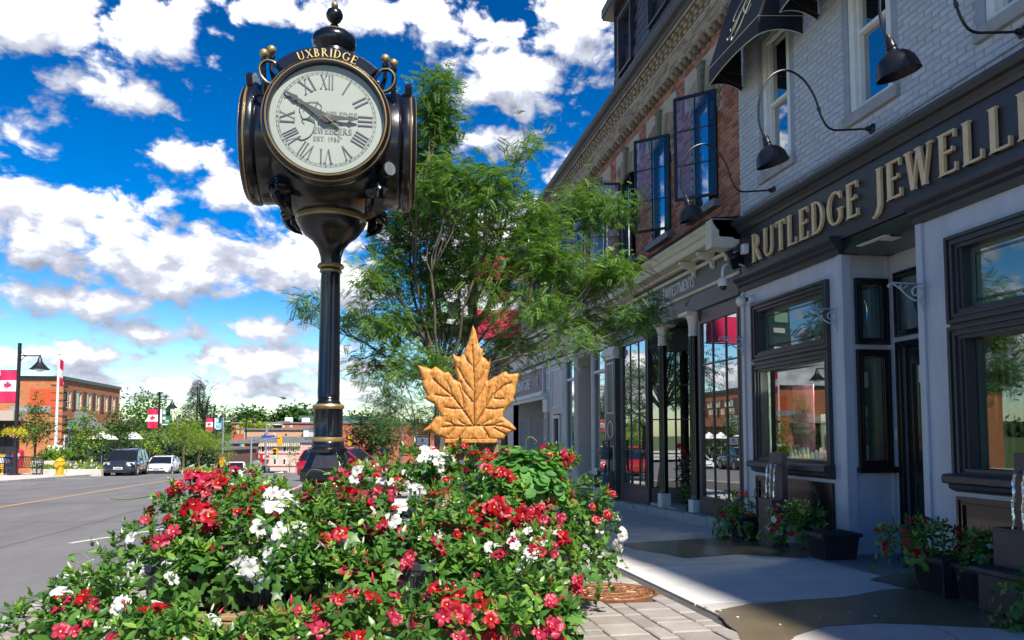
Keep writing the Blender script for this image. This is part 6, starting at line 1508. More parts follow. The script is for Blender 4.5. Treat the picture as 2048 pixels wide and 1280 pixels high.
def segd(p, a, b):
 ax, ay = a; bx, by = b; dx, dy = bx-ax, by-ay; t = max(0, min(1, ((p[0]-ax)*dx+(p[1]-ay)*dy)/(dx*dx+dy*dy+1e-9))); return math.hypot(p[0]-ax-t*dx, p[1]-ay-t*dy)
def inside(x, y):
 c = False; j = len(OUT)-1
 for i in range(len(OUT)):
  xi, yi = OUT[i]; xj, yj = OUT[j]
  if (yi > y) != (yj > y) and x < (xj-xi)*(y-yi)/(yj-yi)+xi: c = not c
  j = i
 return c
SEG = [(OUT[i], OUT[(i+1) % len(OUT)]) for i in range(len(OUT))]
VS = [(v[i], v[i+1], 1.0 if k < 5 else .7) for k, v in enumerate(VEINS) for i in range(len(v)-1)]
ST = 1.6; grid = {}; vlist = []
def prof_h(x, y):
 e = min(segd((x, y), a, b) for a, b in SEG)
 if e > 40: e = 40
 dv = 1e9; wv = 1
 for a, b, w_ in VS:
  if min(a[0], b[0])-12 < x < max(a[0], b[0])+12 and min(a[1], b[1])-12 < y < max(a[1], b[1])+12:
   d_ = segd((x, y), a, b)
   if d_ < dv: dv = d_; wv = w_
 h = .026*(1-math.exp(-e/3.5))
 h += -.011*wv*math.exp(-(dv/1.6)**2)+.011*(1-math.exp(-min(dv, 40)/9))
 h += .003*mnoise.noise(Vector((x*.12, y*.12, 0)))+.0016*math.sin(x*.9+y*.35+3*mnoise.noise(Vector((x*.03, y*.03, 4))))
 return h
xs = [833+ST*i for i in range(int(207/ST)+1)]; ys = [646+ST*j for j in range(int(238/ST)+1)]
for i, x in enumerate(xs):
 for j, y in enumerate(ys):
  if inside(x, y): grid[(i, j)] = (x, y)
# snap a band of outer samples to the outline
def vpos(x, y, h, back=0.0): return O+LUr*((x-943)*k_)+uz*((870-y)*k_)+LN*(h-back)
idx = {}; verts = []; 
def getv(i, j):
 if (i, j) in idx: return idx[(i, j)]
 x, y = xs[i], ys[j]
 if (i, j) not in grid:
  best = 1e9; bp = None
  for a, b_ in SEG:
   dx, dy = b_[0]-a[0], b_[1]-a[1]; t = max(0, min(1, ((x-a[0])*dx+(y-a[1])*dy)/(dx*dx+dy*dy+1e-9))); px_, py_ = a[0]+t*dx, a[1]+t*dy; d_ = math.hypot(x-px_, y-py_)
   if d_ < best: best = d_; bp = (px_, py_)
  x, y = bp; h = 0.0
 else: h = prof_h(x, y)
 idx[(i, j)] = len(verts); verts.append((x, y, h)); return idx[(i, j)]
faces = []
for i in range(len(xs)-1):
 for j in range(len(ys)-1):
  c = [(i, j), (i+1, j), (i+1, j+1), (i, j+1)]
  if sum(k in grid for k in c) >= 2: faces.append([getv(*k) for k in c])
used = {}
for f in faces:
 for a, b_ in zip(f, f[1:]+f[:1]): used[(min(a, b_), max(a, b_))] = used.get((min(a, b_), max(a, b_)), 0)+1
vs = [vpos(*v) for v in verts]; N0 = len(vs); TH = .075
vs += [vpos(v[0], v[1], 0, TH) for v in verts]; fs = [tuple(f) for f in faces]+[tuple(N0+k for k in f[::-1]) for f in faces]
for (a, b_), c in used.items():
 if c == 1: fs.append((a, b_, b_+N0, a+N0))
q = MB(); q.add(vs, fs, 0, True)
lf = q.build('carved_leaf', 'carved_wood', leaf)
for vv_ in VEINS:
 pp = []
 for i in range(len(vv_)-1):
  for k in range(6): t = k/6; pp.append((vv_[i][0]*(1-t)+vv_[i+1][0]*t, vv_[i][1]*(1-t)+vv_[i+1][1]*t))
 pp.append(vv_[-1]); q = MB(); n_ = len(pp); big = vv_ in VEINS[:5]
 q.tube([vpos(x+.5*math.sin(j*.9), y, prof_h(x, y)+.0005) for j, (x, y) in enumerate(pp)], [(.0050 if big else .0036)*(1-.7*j/n_) for j in range(n_)], 5); q.build('vein', 'burnt', lf)
bz = 1.25+(870-881)*k_
q = MB(); q.box(-.215, .215, -.07, .03, bz-.02, bz+.012); 
for v in q.v: pass
q.v = [tuple(O+LUr*(x-.0)+LN*(y+.0)+uz*(z-1.25)) for x, y, z in q.v]; q.build('ledge', 'carved_wood', leaf, .006)
q = MB(); q.box(-.19, .20, -.06, -.03, bz-.16, bz-.022); q.v = [tuple(O+LUr*x+LN*y+uz*(z-1.25)) for x, y, z in q.v]; bd = q.build('name_board', 'carved_wood', leaf)
q = MB(); text_mb(q, 'UXBRIDGE', O+LUr*(-.185)+LN*(-.028)+uz*(bz-.13-1.25), LUr, uz, .10, LN*.03, .1, fit=.38); q.build('lettering', 'black_gloss', bd)
q = MB()
for x in (-.22, .17): q.box(x, x+.05, -.06, -.01, gz(lc.y), bz-.02)
q.v = [tuple(O+LUr*x+LN*y+uz*(z-1.25)) for x, y, z in q.v]; q.build('post', 'wood_box', leaf, .006)
# ---------------------------------------------------------------- plants: leaf and flower templates
def tmpl_leaf(wd=.36, fold=.10, droop=.25, st=(0, .18, .45, .75, 1.0), ww=(0.05, .75, 1.0, .62, 0.0)):
 """oval leaf along +Y, unit length"""
 v = []; f = []
 for t, w_ in zip(st, ww):
  z = -droop*t*t+.04*math.sin(t*7); a = w_*wd/2
  v += [(-a, t, z+fold*a*2), (0, t, z), (a, t, z+fold*a*2)]
 for i in range(len(st)-1):
  for k in (0, 1): o = 3*i+k; f.append((o, o+1, o+4, o+3))
 return v, f
def tmpl_ivy():
 pts = [(0, 0), (.16, -.12), (.42, -.05), (.36, .18), (.60, .42), (.30, .50), (.20, .66), (0, 1.0), (-.20, .66), (-.30, .50), (-.60, .42), (-.36, .18), (-.42, -.05), (-.16, -.12)]
 v = [(0, .33, .05)]+[(x, y, -.10*abs(x)-.12*max(0, y-.5)) for x, y in pts]; n_ = len(pts)
 return v, [(0, 1+k, 1+(k+1) % n_) for k in range(n_)]
def tmpl_round():
 n_ = 9; v = [(0, .5, -.10)]+[(.5*math.sin(2*PI*k/n_), .5-.5*math.cos(2*PI*k/n_), .02*math.sin(k*2.3)) for k in range(n_)]
 return v, [(0, 1+k, 1+(k+1) % n_) for k in range(n_)]
T_LEAF = tmpl_leaf(.42); T_LEAFN = tmpl_leaf(.30, .2, .1); T_IVY = tmpl_ivy(); T_NAST = tmpl_round()
T_LEAF_S = tmpl_leaf(.42, .10, .2, (0, .4, 1.0), (.1, 1.0, 0))
def mesh_t(T, name, mat, sc_=1.0, smooth=True):
 q = MB(); q.add([(x*sc_, y*sc_, z*sc_) for x, y, z in T[0]], T[1], 0, smooth); return q.mesh(name, mat)
def basis(y, up):
 y = y.normalized(); x = y.cross(up)
 if x.length < 1e-4: x = y.cross(Vector((1, 0, .1)))
 x.normalize(); z = x.cross(y); return x, y, z
def put(mb, T, p, d, up, s, mi=0, smooth=False):
 x, y, z = basis(Vector(d), Vector(up)); mb.add([p+x*(a*s)+y*(b_*s)+z*(c*s) for a, b_, c in T[0]], T[1], mi, smooth)
def mat4(p, d, up, s):
 x, y, z = basis(Vector(d), Vector(up)); return Matrix(((x.x*s, y.x*s, z.x*s, p.x), (x.y*s, y.y*s, z.y*s, p.y), (x.z*s, y.z*s, z.z*s, p.z), (0, 0, 0, 1)))
def flower_mesh(name, petal, throat='throat', pin=.35, wide=.62, curl=-.10):
 """pinwheel flower facing +Z, unit diameter about 1, with a funnel behind"""
 q = MB(); n_ = 5
 for k in range(n_):
  a = 2*PI*k/n_; ca, sa = math.cos(a), math.sin(a); st = ((.07, .06, -.10), (.17, .14, .0), (.32, wide*.46, .045), (.45, wide*.44, .03), (.58, wide*.05, -.03))
  vs = []
  for r_, hw, z in st:
   for s_ in (-1, 0, 1):
    x = r_; y = s_*hw*(1.25 if s_ > 0 else .8)+pin*(r_*.5); zz = z+(curl*.5 if s_ > 0 else (.035 if s_ < 0 else .0))*(r_/.5)
    vs.append((x*ca-y*sa, x*sa+y*ca, zz))
  q.add(vs, [(3*i+j, 3*i+j+1, 3*i+j+4, 3*i+j+3) for i in range(4) for j in (0, 1)], 0, True)
 q.lathe([(.062, -.07), (.03, -.10), (.0, -.11)], (0, 0, 0), 7, 1)
 q.lathe([(.10, -.07), (.075, -.25), (.045, -.42), (.03, -.75)], (0, 0, 0), 7, 2, cap=False)
 return q.mesh(name, [petal, throat, petal])
FM = {'red': [flower_mesh('flower', 'petal_red', 'throat', wide=w_, curl=c) for w_, c in ((.50, -.10), (.56, -.2), (.44, -.05))],
      'pink': [flower_mesh('flower', 'petal_pink', 'throat', wide=w_, curl=c) for w_, c in ((.40, -.10), (.48, -.2), (.36, -.3))],
      'white': [flower_mesh('flower', 'petal_white', 'throat', wide=w_, curl=c) for w_, c in ((.54, -.08), (.60, -.2), (.5, -.05))],
      'coral': [flower_mesh('flower', 'petal_coral', 'throat_dark', wide=.62, curl=-.3)]}
LMESH = {k: mesh_t(T, 'leaf', m_) for k, (T, m_) in {'mand': (T_LEAF, 'leaf_mand'), 'lime': (T_LEAF, 'leaf_mand_lt'), 'ivy': (T_IVY, 'leaf_ivy'), 'nast': (T_NAST, 'leaf_nast')}.items()}
q = MB(); q.lathe([(.0, 0), (.10, .12), (.14, .40), (.10, .70), (.02, 1.0), (0, 1.02)], (0, 0, 0), 6); BUD = {'red': q.mesh('bud', 'bud_red'), 'white': q.mesh('bud', 'bud_white')}
RF = random.Random(21)
def rv(a=1.0): return Vector((RF.uniform(-a, a), RF.uniform(-a, a), RF.uniform(-a, a)))
FWD = Vector((Fv.x, Fv.y, 0)).normalized()
def plant(px, py, d, rx, ry, cols, nf, label, ivy=.25, shoots=None, lsize=.060, fsize=.082, lime=.12, pot=None, kind='mand', group='flowering plants banked round the clock', indiv=60, dr=.8, hang=0.0, cat='flowering plant', C=None, rad_=None):
 nf = int(nf*1.12); fsize *= .92; lime += .08
 C = at(px, py, d) if C is None else Vector(C)
 if rad_: A, B_, H = rad_
 else: A, H = rx*d/FPX, ry*d/FPX; B_ = A*dr
 g0 = gz(C.y); root = thing('flowering_plant' if kind != 'nast' else 'nasturtium', label, cat, (C.x, C.y, g0), group)
 RL = parent_loc(root)
 if pot:
  pw, pd, z0, z1 = pot; q = MB(); cx, cy = C.x, C.y
  for (a0, a1, zz0, zz1) in ((.86, .97, z0, z1-.04), (1.0, 1.0, z1-.04, z1)):
   P = []
   for zz, kk in ((zz0, a0), (zz1, a1)):
    P += [Vector((cx, cy, zz))+Rv*(sx*pw/2*kk)+FWD*(sy*pd/2*kk) for sx, sy in ((-1, -1), (1, -1), (1, 1), (-1, 1))]
   q.hexa(P)
  for k in range(int(pw/.03)):
   t = -pw/2*.88+k*.03
   if t < pw/2*.88: q.beam(Vector((cx, cy, z0+.02))+Rv*t-FWD*(pd/2*.87+.004), Vector((cx, cy, z1-.05))+Rv*t*1.07-FWD*(pd/2*.965+.004), .012, .01)
  q.build('pot', 'pot', root, .004)
 fol = MB(); nsh = shoots or int(210*A*(H+B_)/.05/ (1.0)*.16)
 nsh = max(60, min(nsh, 520)); cand = []
 for i in range(nsh):
  # direction over the camera-facing and top side of the ellipsoid, some inside
  while True:
   v = Vector((RF.gauss(0, 1), RF.gauss(0, 1), RF.gauss(0, 1))).normalized()
   if v.z > -.75 and (v.y < .55 or RF.random() < .35): break
  rr = RF.uniform(.72, 1.02)+.12*mnoise.noise(v*3+Vector((px*.01, py*.01, 0)))
  p = C+Rv*(v.x*A*rr)+FWD*(v.y*B_*rr)+Vector((0, 0, v.z*H*rr))
  if p.z < gz(p.y)+.02: p.z = gz(p.y)+.02+RF.uniform(0, .05)
  out = (Rv*(v.x/A)+FWD*(v.y/B_)+Vector((0, 0, v.z/H))).normalized()
  isivy = (RF.random() < ivy*(1.9 if v.z < .1 else .35)) and kind == 'mand'
  cand.append((p, out, v, isivy, rr))
 nearp = []
 for p, out, v, isivy, rr in cand:
  if pot and not isivy and p.z < pot[3]-.03: continue
  if kind == 'nast':
   for k in range(2):
    pp = p+rv(.03); up = (out+Vector((0, 0, .9))+rv(.35)).normalized(); dd = rv(1); dd -= up*dd.dot(up); nearp.append((pp, dd, up, lsize*RF.uniform(.7, 1.25), 'nast', rr))
  elif isivy:
   ln = RF.randint(2, 5); q_ = p.copy(); dirn = (out*.5+Vector((0, 0, -.9))+rv(.5)).normalized()
   for k in range(ln):
    q_ = q_+dirn*lsize*.75+rv(.012); dirn = (dirn+rv(.35)+Vector((0, 0, -.15))).normalized()
    if q_.z < gz(q_.y)+.015: q_.z = gz(q_.y)+.015
    up = (out+Vector((0, 0, .5))+rv(.5)).normalized(); dd = (dirn+rv(.8)); dd -= up*dd.dot(up); nearp.append((q_.copy(), dd, up, lsize*RF.uniform(.7, 1.15), 'ivy', rr))
  else:
   ax = (out*.8+Vector((0, 0, .8))+rv(.35)).normalized(); s0, s1 = cross_frame(ax); npair = RF.randint(2, 4); li = RF.random() < lime; ph = RF.uniform(0, PI)
   for k in range(npair):
    for sg in (0, PI):
     t = ph+k*PI/2+sg+RF.uniform(-.3, .3); el = .35+.42*k; side = s0*math.cos(t)+s1*math.sin(t)
     dd = side*math.cos(el)+ax*math.sin(el); up = (ax*math.cos(el)-side*math.sin(el)); L_ = lsize*RF.uniform(.75, 1.25)*(1-.12*k)
     nearp.append((p+ax*(k*.014), dd, up, L_, 'lime' if li and k > 0 else 'mand', rr))
   if RF.random() < .10 and nf:
    cc = 'white' if cols.get('white', 0) > RF.random() else 'red'; o = bpy.data.objects.new('bud', BUD[cc]); COL.objects.link(o); o.parent = root; o.matrix_basis = Matrix.Translation(-RL) @ mat4(p+ax*.05, s0, ax, RF.uniform(.03, .05))
 nearp.sort(key=lambda t: -t[5]+RF.random()*.15)
 for i, (p, dd, up, s, knd, rr) in enumerate(nearp):
  if i < indiv and C.y < 9.5:
   o = bpy.data.objects.new('leaf', LMESH[knd]); COL.objects.link(o); o.parent = root; o.matrix_basis = Matrix.Translation(-RL) @ mat4(p, dd, up, s)
  else:
   T = {'mand': T_LEAF, 'lime': T_LEAF, 'ivy': T_IVY, 'nast': T_NAST}[knd]; put(fol, T, p, dd, up, s, {'mand': 0, 'lime': 1, 'ivy': 2, 'nast': 3}[knd], True)
 # dim inner mass of older leaves
 for i in range(int(nsh*.9)):
  v = rv(1); v = v.normalized()*RF.uniform(.2, .72); p = C+Rv*(v.x*A)+FWD*(v.y*B_)+Vector((0, 0, v.z*H))
  if p.z > gz(p.y)+.03: put(fol, T_LEAF_S, p, rv(1), rv(1), lsize*1.5, 0, True)
 fol.build('foliage', ['leaf_mand', 'leaf_mand_lt', 'leaf_ivy', 'leaf_nast'], root, fixn=False, kind='stuff')
 ck = list(cols.keys()); cw = [cols[c] for c in ck]; clusters = []
 for i in range(nf):
  if clusters and RF.random() < .62:
   c0, v0, cc = RF.choice(clusters); v = (v0+rv(.38)).normalized()
  else:
   while True:
    v = Vector((RF.gauss(0, 1), RF.gauss(0, 1), RF.gauss(0, 1))).normalized()
    if v.z > -.55 and v.y < .35: break
   cc = RF.choices(ck, cw)[0]; clusters.append((0, v, cc))
  rr = RF.uniform(1.0, 1.13)+.12*mnoise.noise(v*3+Vector((px*.01, py*.01, 0))); p = C+Rv*(v.x*A*rr)+FWD*(v.y*B_*rr)+Vector((0, 0, v.z*H*rr))
  if p.z < gz(p.y)+.03: continue
  out = (Rv*(v.x/A)+FWD*(v.y/B_)+Vector((0, 0, v.z/H))).normalized(); nrm = (out*.8+Vector((0, 0, .45))-FWD*.35+rv(.75)).normalized()
  o = bpy.data.objects.new('flower', RF.choice(FM[cc])); COL.objects.link(o); o.parent = root; o.matrix_basis = Matrix.Translation(-RL) @ mat4(p, rv(1), nrm, fsize*RF.uniform(.6, 1.15)*(.9 if cc == 'pink' else 1.0))
 return root
# basis() puts +Z along up only when d is orthogonal: build an exact frame for flowers
def mat4(p, d, up, s):
 up = Vector(up).normalized(); d = Vector(d)-up*Vector(d).dot(up)
 if d.length < 1e-4: d = cross_frame(up)[0]
 y = d.normalized(); x = y.cross(up); return Matrix(((x.x*s, y.x*s, up.x*s, p.x), (x.y*s, y.y*s, up.y*s, p.y), (x.z*s, y.z*s, up.z*s, p.z), (0, 0, 0, 1)))
# ---------------------------------------------------------------- stepped wooden stand round the clock
st = thing('planter_stand', 'stepped slatted wooden stand holding the flower pots around the clock', 'planter stand', (CX, CYc-.8, gz(CYc)))
def deck(pxa, pxb, d0, d1, z, hgt, par):
 A = at(pxa, 870, d0); B = at(pxb, 870, d0); U = (B-A); U.z = 0; Wd = U.length; U.normalize(); V = Vector((-U.y, U.x, 0))
 if V.dot(FWD) < 0: V = -V
 dep = d1-d0; n_ = int(dep/.07)
 for k in range(n_):
  o = Vector((A.x, A.y, z))+V*(k*.07+.004)+Vector((0, 0, R.uniform(-.002, .003))); q = MB(); q.hexa([o-Vector((0, 0, .022)), o+U*Wd-Vector((0, 0, .022)), o+U*Wd+V*.062-Vector((0, 0, .022)), o+V*.062-Vector((0, 0, .022)), o, o+U*Wd, o+U*Wd+V*.062, o+V*.062]); q.build('slat', 'wood_slat', par, .004)
 # front face of upright boards in frames
 x = 0
 while x < Wd-.05:
  w_ = R.uniform(.085, .12); e = min(x+w_, Wd); o = Vector((A.x, A.y, 0))+U*(x+.003)-V*(.0+R.uniform(0, .006)); g = gz(A.y)
  q = MB(); L_ = e-x-.006; q.hexa([o+Vector((0, 0, g)), o+U*L_+Vector((0, 0, g)), o+U*L_+V*.02+Vector((0, 0, g)), o+V*.02+Vector((0, 0, g)), o+Vector((0, 0, z-.06)), o+U*L_+Vector((0, 0, z-.06)), o+U*L_+V*.02+Vector((0, 0, z-.06)), o+V*.02+Vector((0, 0, z-.06))]); q.build('board', 'wood_box', par, .003); x = e
 o = Vector((A.x, A.y, 0))-V*.02; q = MB(); q.hexa([o+Vector((0, 0, z-.06)), o+U*Wd+Vector((0, 0, z-.06)), o+U*Wd+V*.02+Vector((0, 0, z-.06)), o+V*.02+Vector((0, 0, z-.06)), o+Vector((0, 0, z-.023)), o+U*Wd+Vector((0, 0, z-.023)), o+U*Wd+V*.02+Vector((0, 0, z-.023)), o+V*.02+Vector((0, 0, z-.023))]); q.build('rail', 'wood_box', par, .003)
 for s_ in (0, Wd-.02):
  o = Vector((A.x, A.y, 0))+U*s_; g = gz(A.y)-.02; q = MB(); q.hexa([o+Vector((0, 0, g)), o+U*.02+Vector((0, 0, g)), o+U*.02+V*dep+Vector((0, 0, g)), o+V*dep+Vector((0, 0, g)), o+Vector((0, 0, z-.025)), o+U*.02+Vector((0, 0, z-.025)), o+U*.02+V*dep+Vector((0, 0, z-.025)), o+V*dep+Vector((0, 0, z-.025))]); q.build('side_board', 'wood_box', par)
deck(300, 1010, 3.78, 4.6, .37, .3, st); deck(360, 1060, 4.6, 5.4, .52, .3, st); deck(860, 1150, 5.4, 6.6, .42, .3, st)
RD = {'red': 1}; RP = {'red': .45, 'pink': .55}; PK = {'pink': 1}; WH = {'white': 1}; RW = {'red': .5, 'white': .5}; PW = {'pink': .6, 'white': .25, 'red': .15}; AL = {'red': .45, 'pink': .35, 'white': .2}
def L_(t): return t
plant(120, 1262, 3.4, 115, 62, PW, 12, 'low flowering plant at the bottom left corner with pink and white flowers', ivy=.2, fsize=.075)
plant(235, 1205, 3.6, 105, 82, {'white': .8, 'pink': .2}, 11, 'leafy plant with a few large white flowers at the lower left of the bank', ivy=.25)
plant(180, 1190, 4.0, 85, 45, WH, 4, 'narrow leafy plant trailing down the left edge of the bank', ivy=.35)
plant(330, 1268, 3.3, 105, 52, {'red': .3, 'pink': .5, 'white': .2}, 18, 'plant with crimson and pink flowers in front of the wooden step', ivy=.1, fsize=.075)
plant(480, 1290, 3.25, 95, 34, RP, 6, 'low green plant with few red flowers beneath the wooden boards', ivy=.2)
plant(610, 1270, 3.25, 105, 46, PK, 5, 'leafy low plant in the middle of the front row with almost no flowers', ivy=.3, lime=.3)
plant(740, 1245, 3.25, 110, 66, RP, 16, 'plant with scattered crimson flowers in the front row right of the middle', ivy=.15)
plant(890, 1250, 3.2, 110, 70, {'pink': .7, 'red': .3}, 24, 'front row plant with the densest cluster of pink red flowers', ivy=.12, fsize=.075)
plant(1020, 1225, 3.3, 105, 82, RP, 14, 'front row plant with pink flowers beside the stone pavers', ivy=.15, lime=.35)
plant(1078, 1140, 3.7, 80, 80, PW, 38, 'tall lime leaved plant crowded with pink flowers at the right of the bank', ivy=.0, lime=.55, fsize=.07)
plant(1100, 1245, 3.4, 50, 58, PK, 2, 'ivy with large pointed leaves hanging at the right end of the front row', ivy=.9, lsize=.075)
plant(285, 1120, 4.3, 95, 75, WH, 6, 'dark leafy plant on the left slope of the bank with white buds', ivy=.25)
plant(405, 1045, 4.2, 100, 85, {'red': .75, 'pink': .25}, 34, 'tall plant crowned by bright red flowers at the left shoulder of the bank', ivy=.08, pot=(.36, .3, .38, .62), fsize=.09)
plant(385, 1115, 4.0, 95, 70, PK, 20, 'plant with coral pink flowers below the bright red ones', ivy=.2, pot=(.36, .3, .38, .60))
plant(520, 1075, 4.05, 100, 88, {'white': .8, 'red': .2}, 27, 'plant with the big cluster of white flowers left of the clock post', ivy=.06, pot=(.4, .3, .38, .66), fsize=.095)
plant(500, 1010, 4.7, 90, 48, RW, 8, 'plant with pointed buds at the back left of the clock post', ivy=.05, lime=.3)
plant(590, 1020, 4.5, 85, 52, RD, 12, 'plant with deep red flowers directly in front of the clock base', ivy=.05, lime=.3)
plant(665, 1055, 4.1, 90, 72, {'red': .7, 'white': .3}, 20, 'plant with one large scarlet flower just below the clock base', ivy=.15, pot=(.36, .3, .38, .64), fsize=.09)
plant(575, 1120, 3.86, 80, 52, WH, 17, 'plant with large white flowers hanging below the first white cluster', ivy=.15, fsize=.08)
plant(650, 1140, 3.95, 90, 56, WH, 8, 'ivy and white flowers hanging over a black pot below the clock', ivy=.65, lsize=.075)
plant(770, 1035, 4.4, 92, 70, {'red': .5, 'pink': .3, 'white': .2}, 26, 'plant with crimson and white flowers to the right of the clock post', ivy=.1, pot=(.36, .3, .5, .72))
plant(800, 1120, 4.05, 88, 70, RP, 26, 'plant whose crimson flowers hang over the black pots in the middle of the bank', ivy=.3, pot=(.4, .3, .38, .60), fsize=.075)
plant(880, 1060, 4.4, 80, 75, {'red': .6, 'pink': .4}, 10, 'plant with red flowers above ivy near the middle of the bank', ivy=.5)
plant(950, 1120, 4.3, 95, 75, PK, 4, 'thick ivy with pale veined leaves in the middle right of the bank', ivy=.9, lsize=.07, pot=(.4, .3, .38, .6))
plant(735, 965, 5.3, 80, 42, {'red': .5, 'pink': .3, 'white': .2}, 18, 'plant with light buds and red flowers beside the red parked car', ivy=.0, lime=.45)
plant(830, 950, 5.5, 85, 50, {'red': .45, 'white': .55}, 18, 'plant with white and scarlet flowers left of the wooden maple leaf', ivy=.1)
plant(915, 945, 5.6, 80, 50, RD, 18, 'plant with scarlet flowers directly under the wooden maple leaf', ivy=.15)
plant(960, 1015, 4.9, 105, 72, RD, 30, 'plant with clustered scarlet flowers in front of the maple leaf', ivy=.2, pot=(.4, .3, .5, .72), fsize=.088)
plant(1040, 962, 5.2, 88, 62, {'coral': 1}, 11, 'round leaved nasturtium with small orange flowers', kind='nast', lsize=.068, fsize=.06, shoots=260, cat='nasturtium', group=None, indiv=200)
plant(1080, 1025, 5.2, 90, 62, {'red': .75, 'pink': .25}, 18, 'plant with scattered small red flowers under the nasturtium', ivy=.3)
plant(1150, 1010, 5.9, 78, 55, RD, 16, 'plant with bright red flowers beside the gas meters', ivy=.15)
plant(1180, 1070, 6.0, 62, 70, WH, 24, 'plant with a column of small white flowers at the right end of the bank', ivy=.3, fsize=.08)
plant(1060, 1095, 5.0, 105, 60, PK, 3, 'ivy with small leaves trailing on the right side of the bank', ivy=.95, lsize=.06, pot=(.5, .35, .38, .55))
plant(1130, 1112, 5.9, 78, 44, WH, 2, 'ivy whose runners spill onto the pavers near the manhole', ivy=.95, lsize=.065)
plant(1110, 925, 6.0, 38, 28, {'pink': .6, 'red': .4}, 14, 'small plant with pink flowers behind the nasturtium', ivy=0, lime=.3)
plant(400, 1130, 3.85, 60, 28, WH, 2, 'ivy draped over the black pot left of the middle of the bank', ivy=.9, lsize=.07)
plant(720, 1150, 3.85, 60, 36, PK, 6, 'small ivy hanging between the two black pots in the middle', ivy=.8, lsize=.07)
plant(890, 1145, 4.0, 70, 48, PK, 5, 'ivy tumbling over the right black pots towards the slats', ivy=.9, lsize=.065)
plant(1000, 1140, 4.0, 70, 48, WH, 2, 'bright ivy filling the gap left of the tall pink flowered plant', ivy=.8, lsize=.065, lime=.4)
plant(470, 970, 5.2, 70, 34, PK, 5, 'light green shoots with pointed pink buds left of the clock base', ivy=0, lime=.5)
# loose tendrils
def tendril(pts, label, n_leaf=3, r_=.003):
 P = spl([at(*p) for p in pts], 6); q = MB(); q.tube(P, r_, 4); t = thing('vine_tendril', label, 'vine', P[0], 'thin tendrils reaching out of the flower bank'); q.build('stem', 'stem', t)
 for k in range(n_leaf):
  p = P[int(len(P)*(k+1)/(n_leaf+1))]; o = bpy.data.objects.new('leaf', LMESH['ivy']); COL.objects.link(o); o.parent = t; o.matrix_basis = Matrix.Translation(-P[0]) @ mat4(p, rv(1), Vector((0, 0, 1))+rv(.5)-FWD*.6, .04)
tendril([(220, 997, 4.2), (262, 998, 4.2), (310, 990, 4.2), (350, 982, 4.2), (372, 988, 4.2)], 'thin dark tendril reaching left over the road', 1)
tendril([(178, 1140, 4.0), (160, 1128, 4.0), (140, 1120, 4.0), (142, 1108, 4.0), (165, 1107, 4.0), (178, 1118, 4.0)], 'small curled tendril over the road at the left edge', 1)
tendril([(1225, 1090, 6.0), (1238, 1105, 5.95), (1248, 1125, 5.9), (1258, 1140, 5.9)], 'ivy runner reaching right over the new concrete slab', 4)
tendril([(1180, 1100, 6.0), (1200, 1125, 5.95), (1225, 1142, 5.9), (1240, 1150, 5.9)], 'ivy runner just above the pavers', 4)
tendril([(20, 1240, 3.4), (40, 1222, 3.4), (62, 1212, 3.4), (75, 1225, 3.4)], 'short tendril at the bottom left corner', 2)
tendril([(1052, 905, 5.2), (1052, 880, 5.2), (1062, 874, 5.2), (1073, 882, 5.2), (1070, 888, 5.2)], 'hooked tendril rising above the nasturtium', 0)
tendril([(612, 952, 5.0), (622, 940, 5.0), (640, 941, 5.0), (660, 950, 5.0)], 'pale tendril curling in front of the clock base', 0)
# ---------------------------------------------------------------- planters and fountains along the shop front
GW = 'planters and fountains along the shop front'
def fountain(x0, x1, y0, y1, zb, zt, tx0, tx1, ty0, ty1, tz, ns, label):
 t = thing('water_fountain', label, 'fountain', ((x0+x1)/2, (y0+y1)/2, zb), 'slate coloured fountains on the pavement')
 q = MB(); q.box(x0, x1, y0, y1, zb, zt-.02); e = .02
 q.box(x0, x0+e, y0, y1, zt-.02, zt); q.box(x1-e, x1, y0, y1, zt-.02, zt); q.box(x0+e, x1-e, y0, y0+e, zt-.02, zt); q.box(x0+e, x1-e, y1-e, y1, zt-.02, zt); q.build('basin', 'fountain', t, .004)
 q = MB(); q.box(tx0, tx1, ty0, ty1, zt-.02, tz); tw = q.build('tower', 'fountain', t, .004)
 q = MB(); q.box(x0+e, x1-e, y0+e, y1-e, zt-.02, zt-.012); q.build('pool', 'water', t)
 for k in range(ns):
  y = ty0+(ty1-ty0)*(k+.7)/(ns+.4); zs = tz-(tz-zt)*.25
  q = MB(); q.box(tx0-.05, tx0, y-.035, y+.03, zs-.006, zs+.004); q.build('spout', 'fountain', tw)
  q = MB(); P = [Vector((tx0-.045-.045*s_**.6, y+.006*math.sin(s_*17+k), zs-.004-(zs-zt)*s_**1.6)) for s_ in [i/14 for i in range(15)]]; q.tube(P, [.013+.004*math.sin(i*2.6+k)-.004*(i/14) for i in range(15)], 7); q.build('water_stream', 'water', t)
fountain(5.05, 5.27, 9.25, 9.62, gz(9.4), .42, 5.20, 5.28, 9.25, 9.58, 1.02, 3, 'slate fountain with three thin streams in front of the left shop window')
tr_ = MB(); tr_.box(4.62, 5.15, 4.55, 5.33, gz(5), .19); tr_.box(4.58, 5.19, 4.51, 5.37, .19, .235); solo(tr_, 'trough', 'pot', 'black trough carrying the fountain at the right edge of the picture', 'trough', (4.9, 4.95, gz(5)), bevel=.01)
fountain(4.78, 5.12, 4.98, 5.34, .235, .53, 4.93, 5.02, 4.95, 5.27, 1.11, 3, 'slate fountain cut by the right edge of the picture')
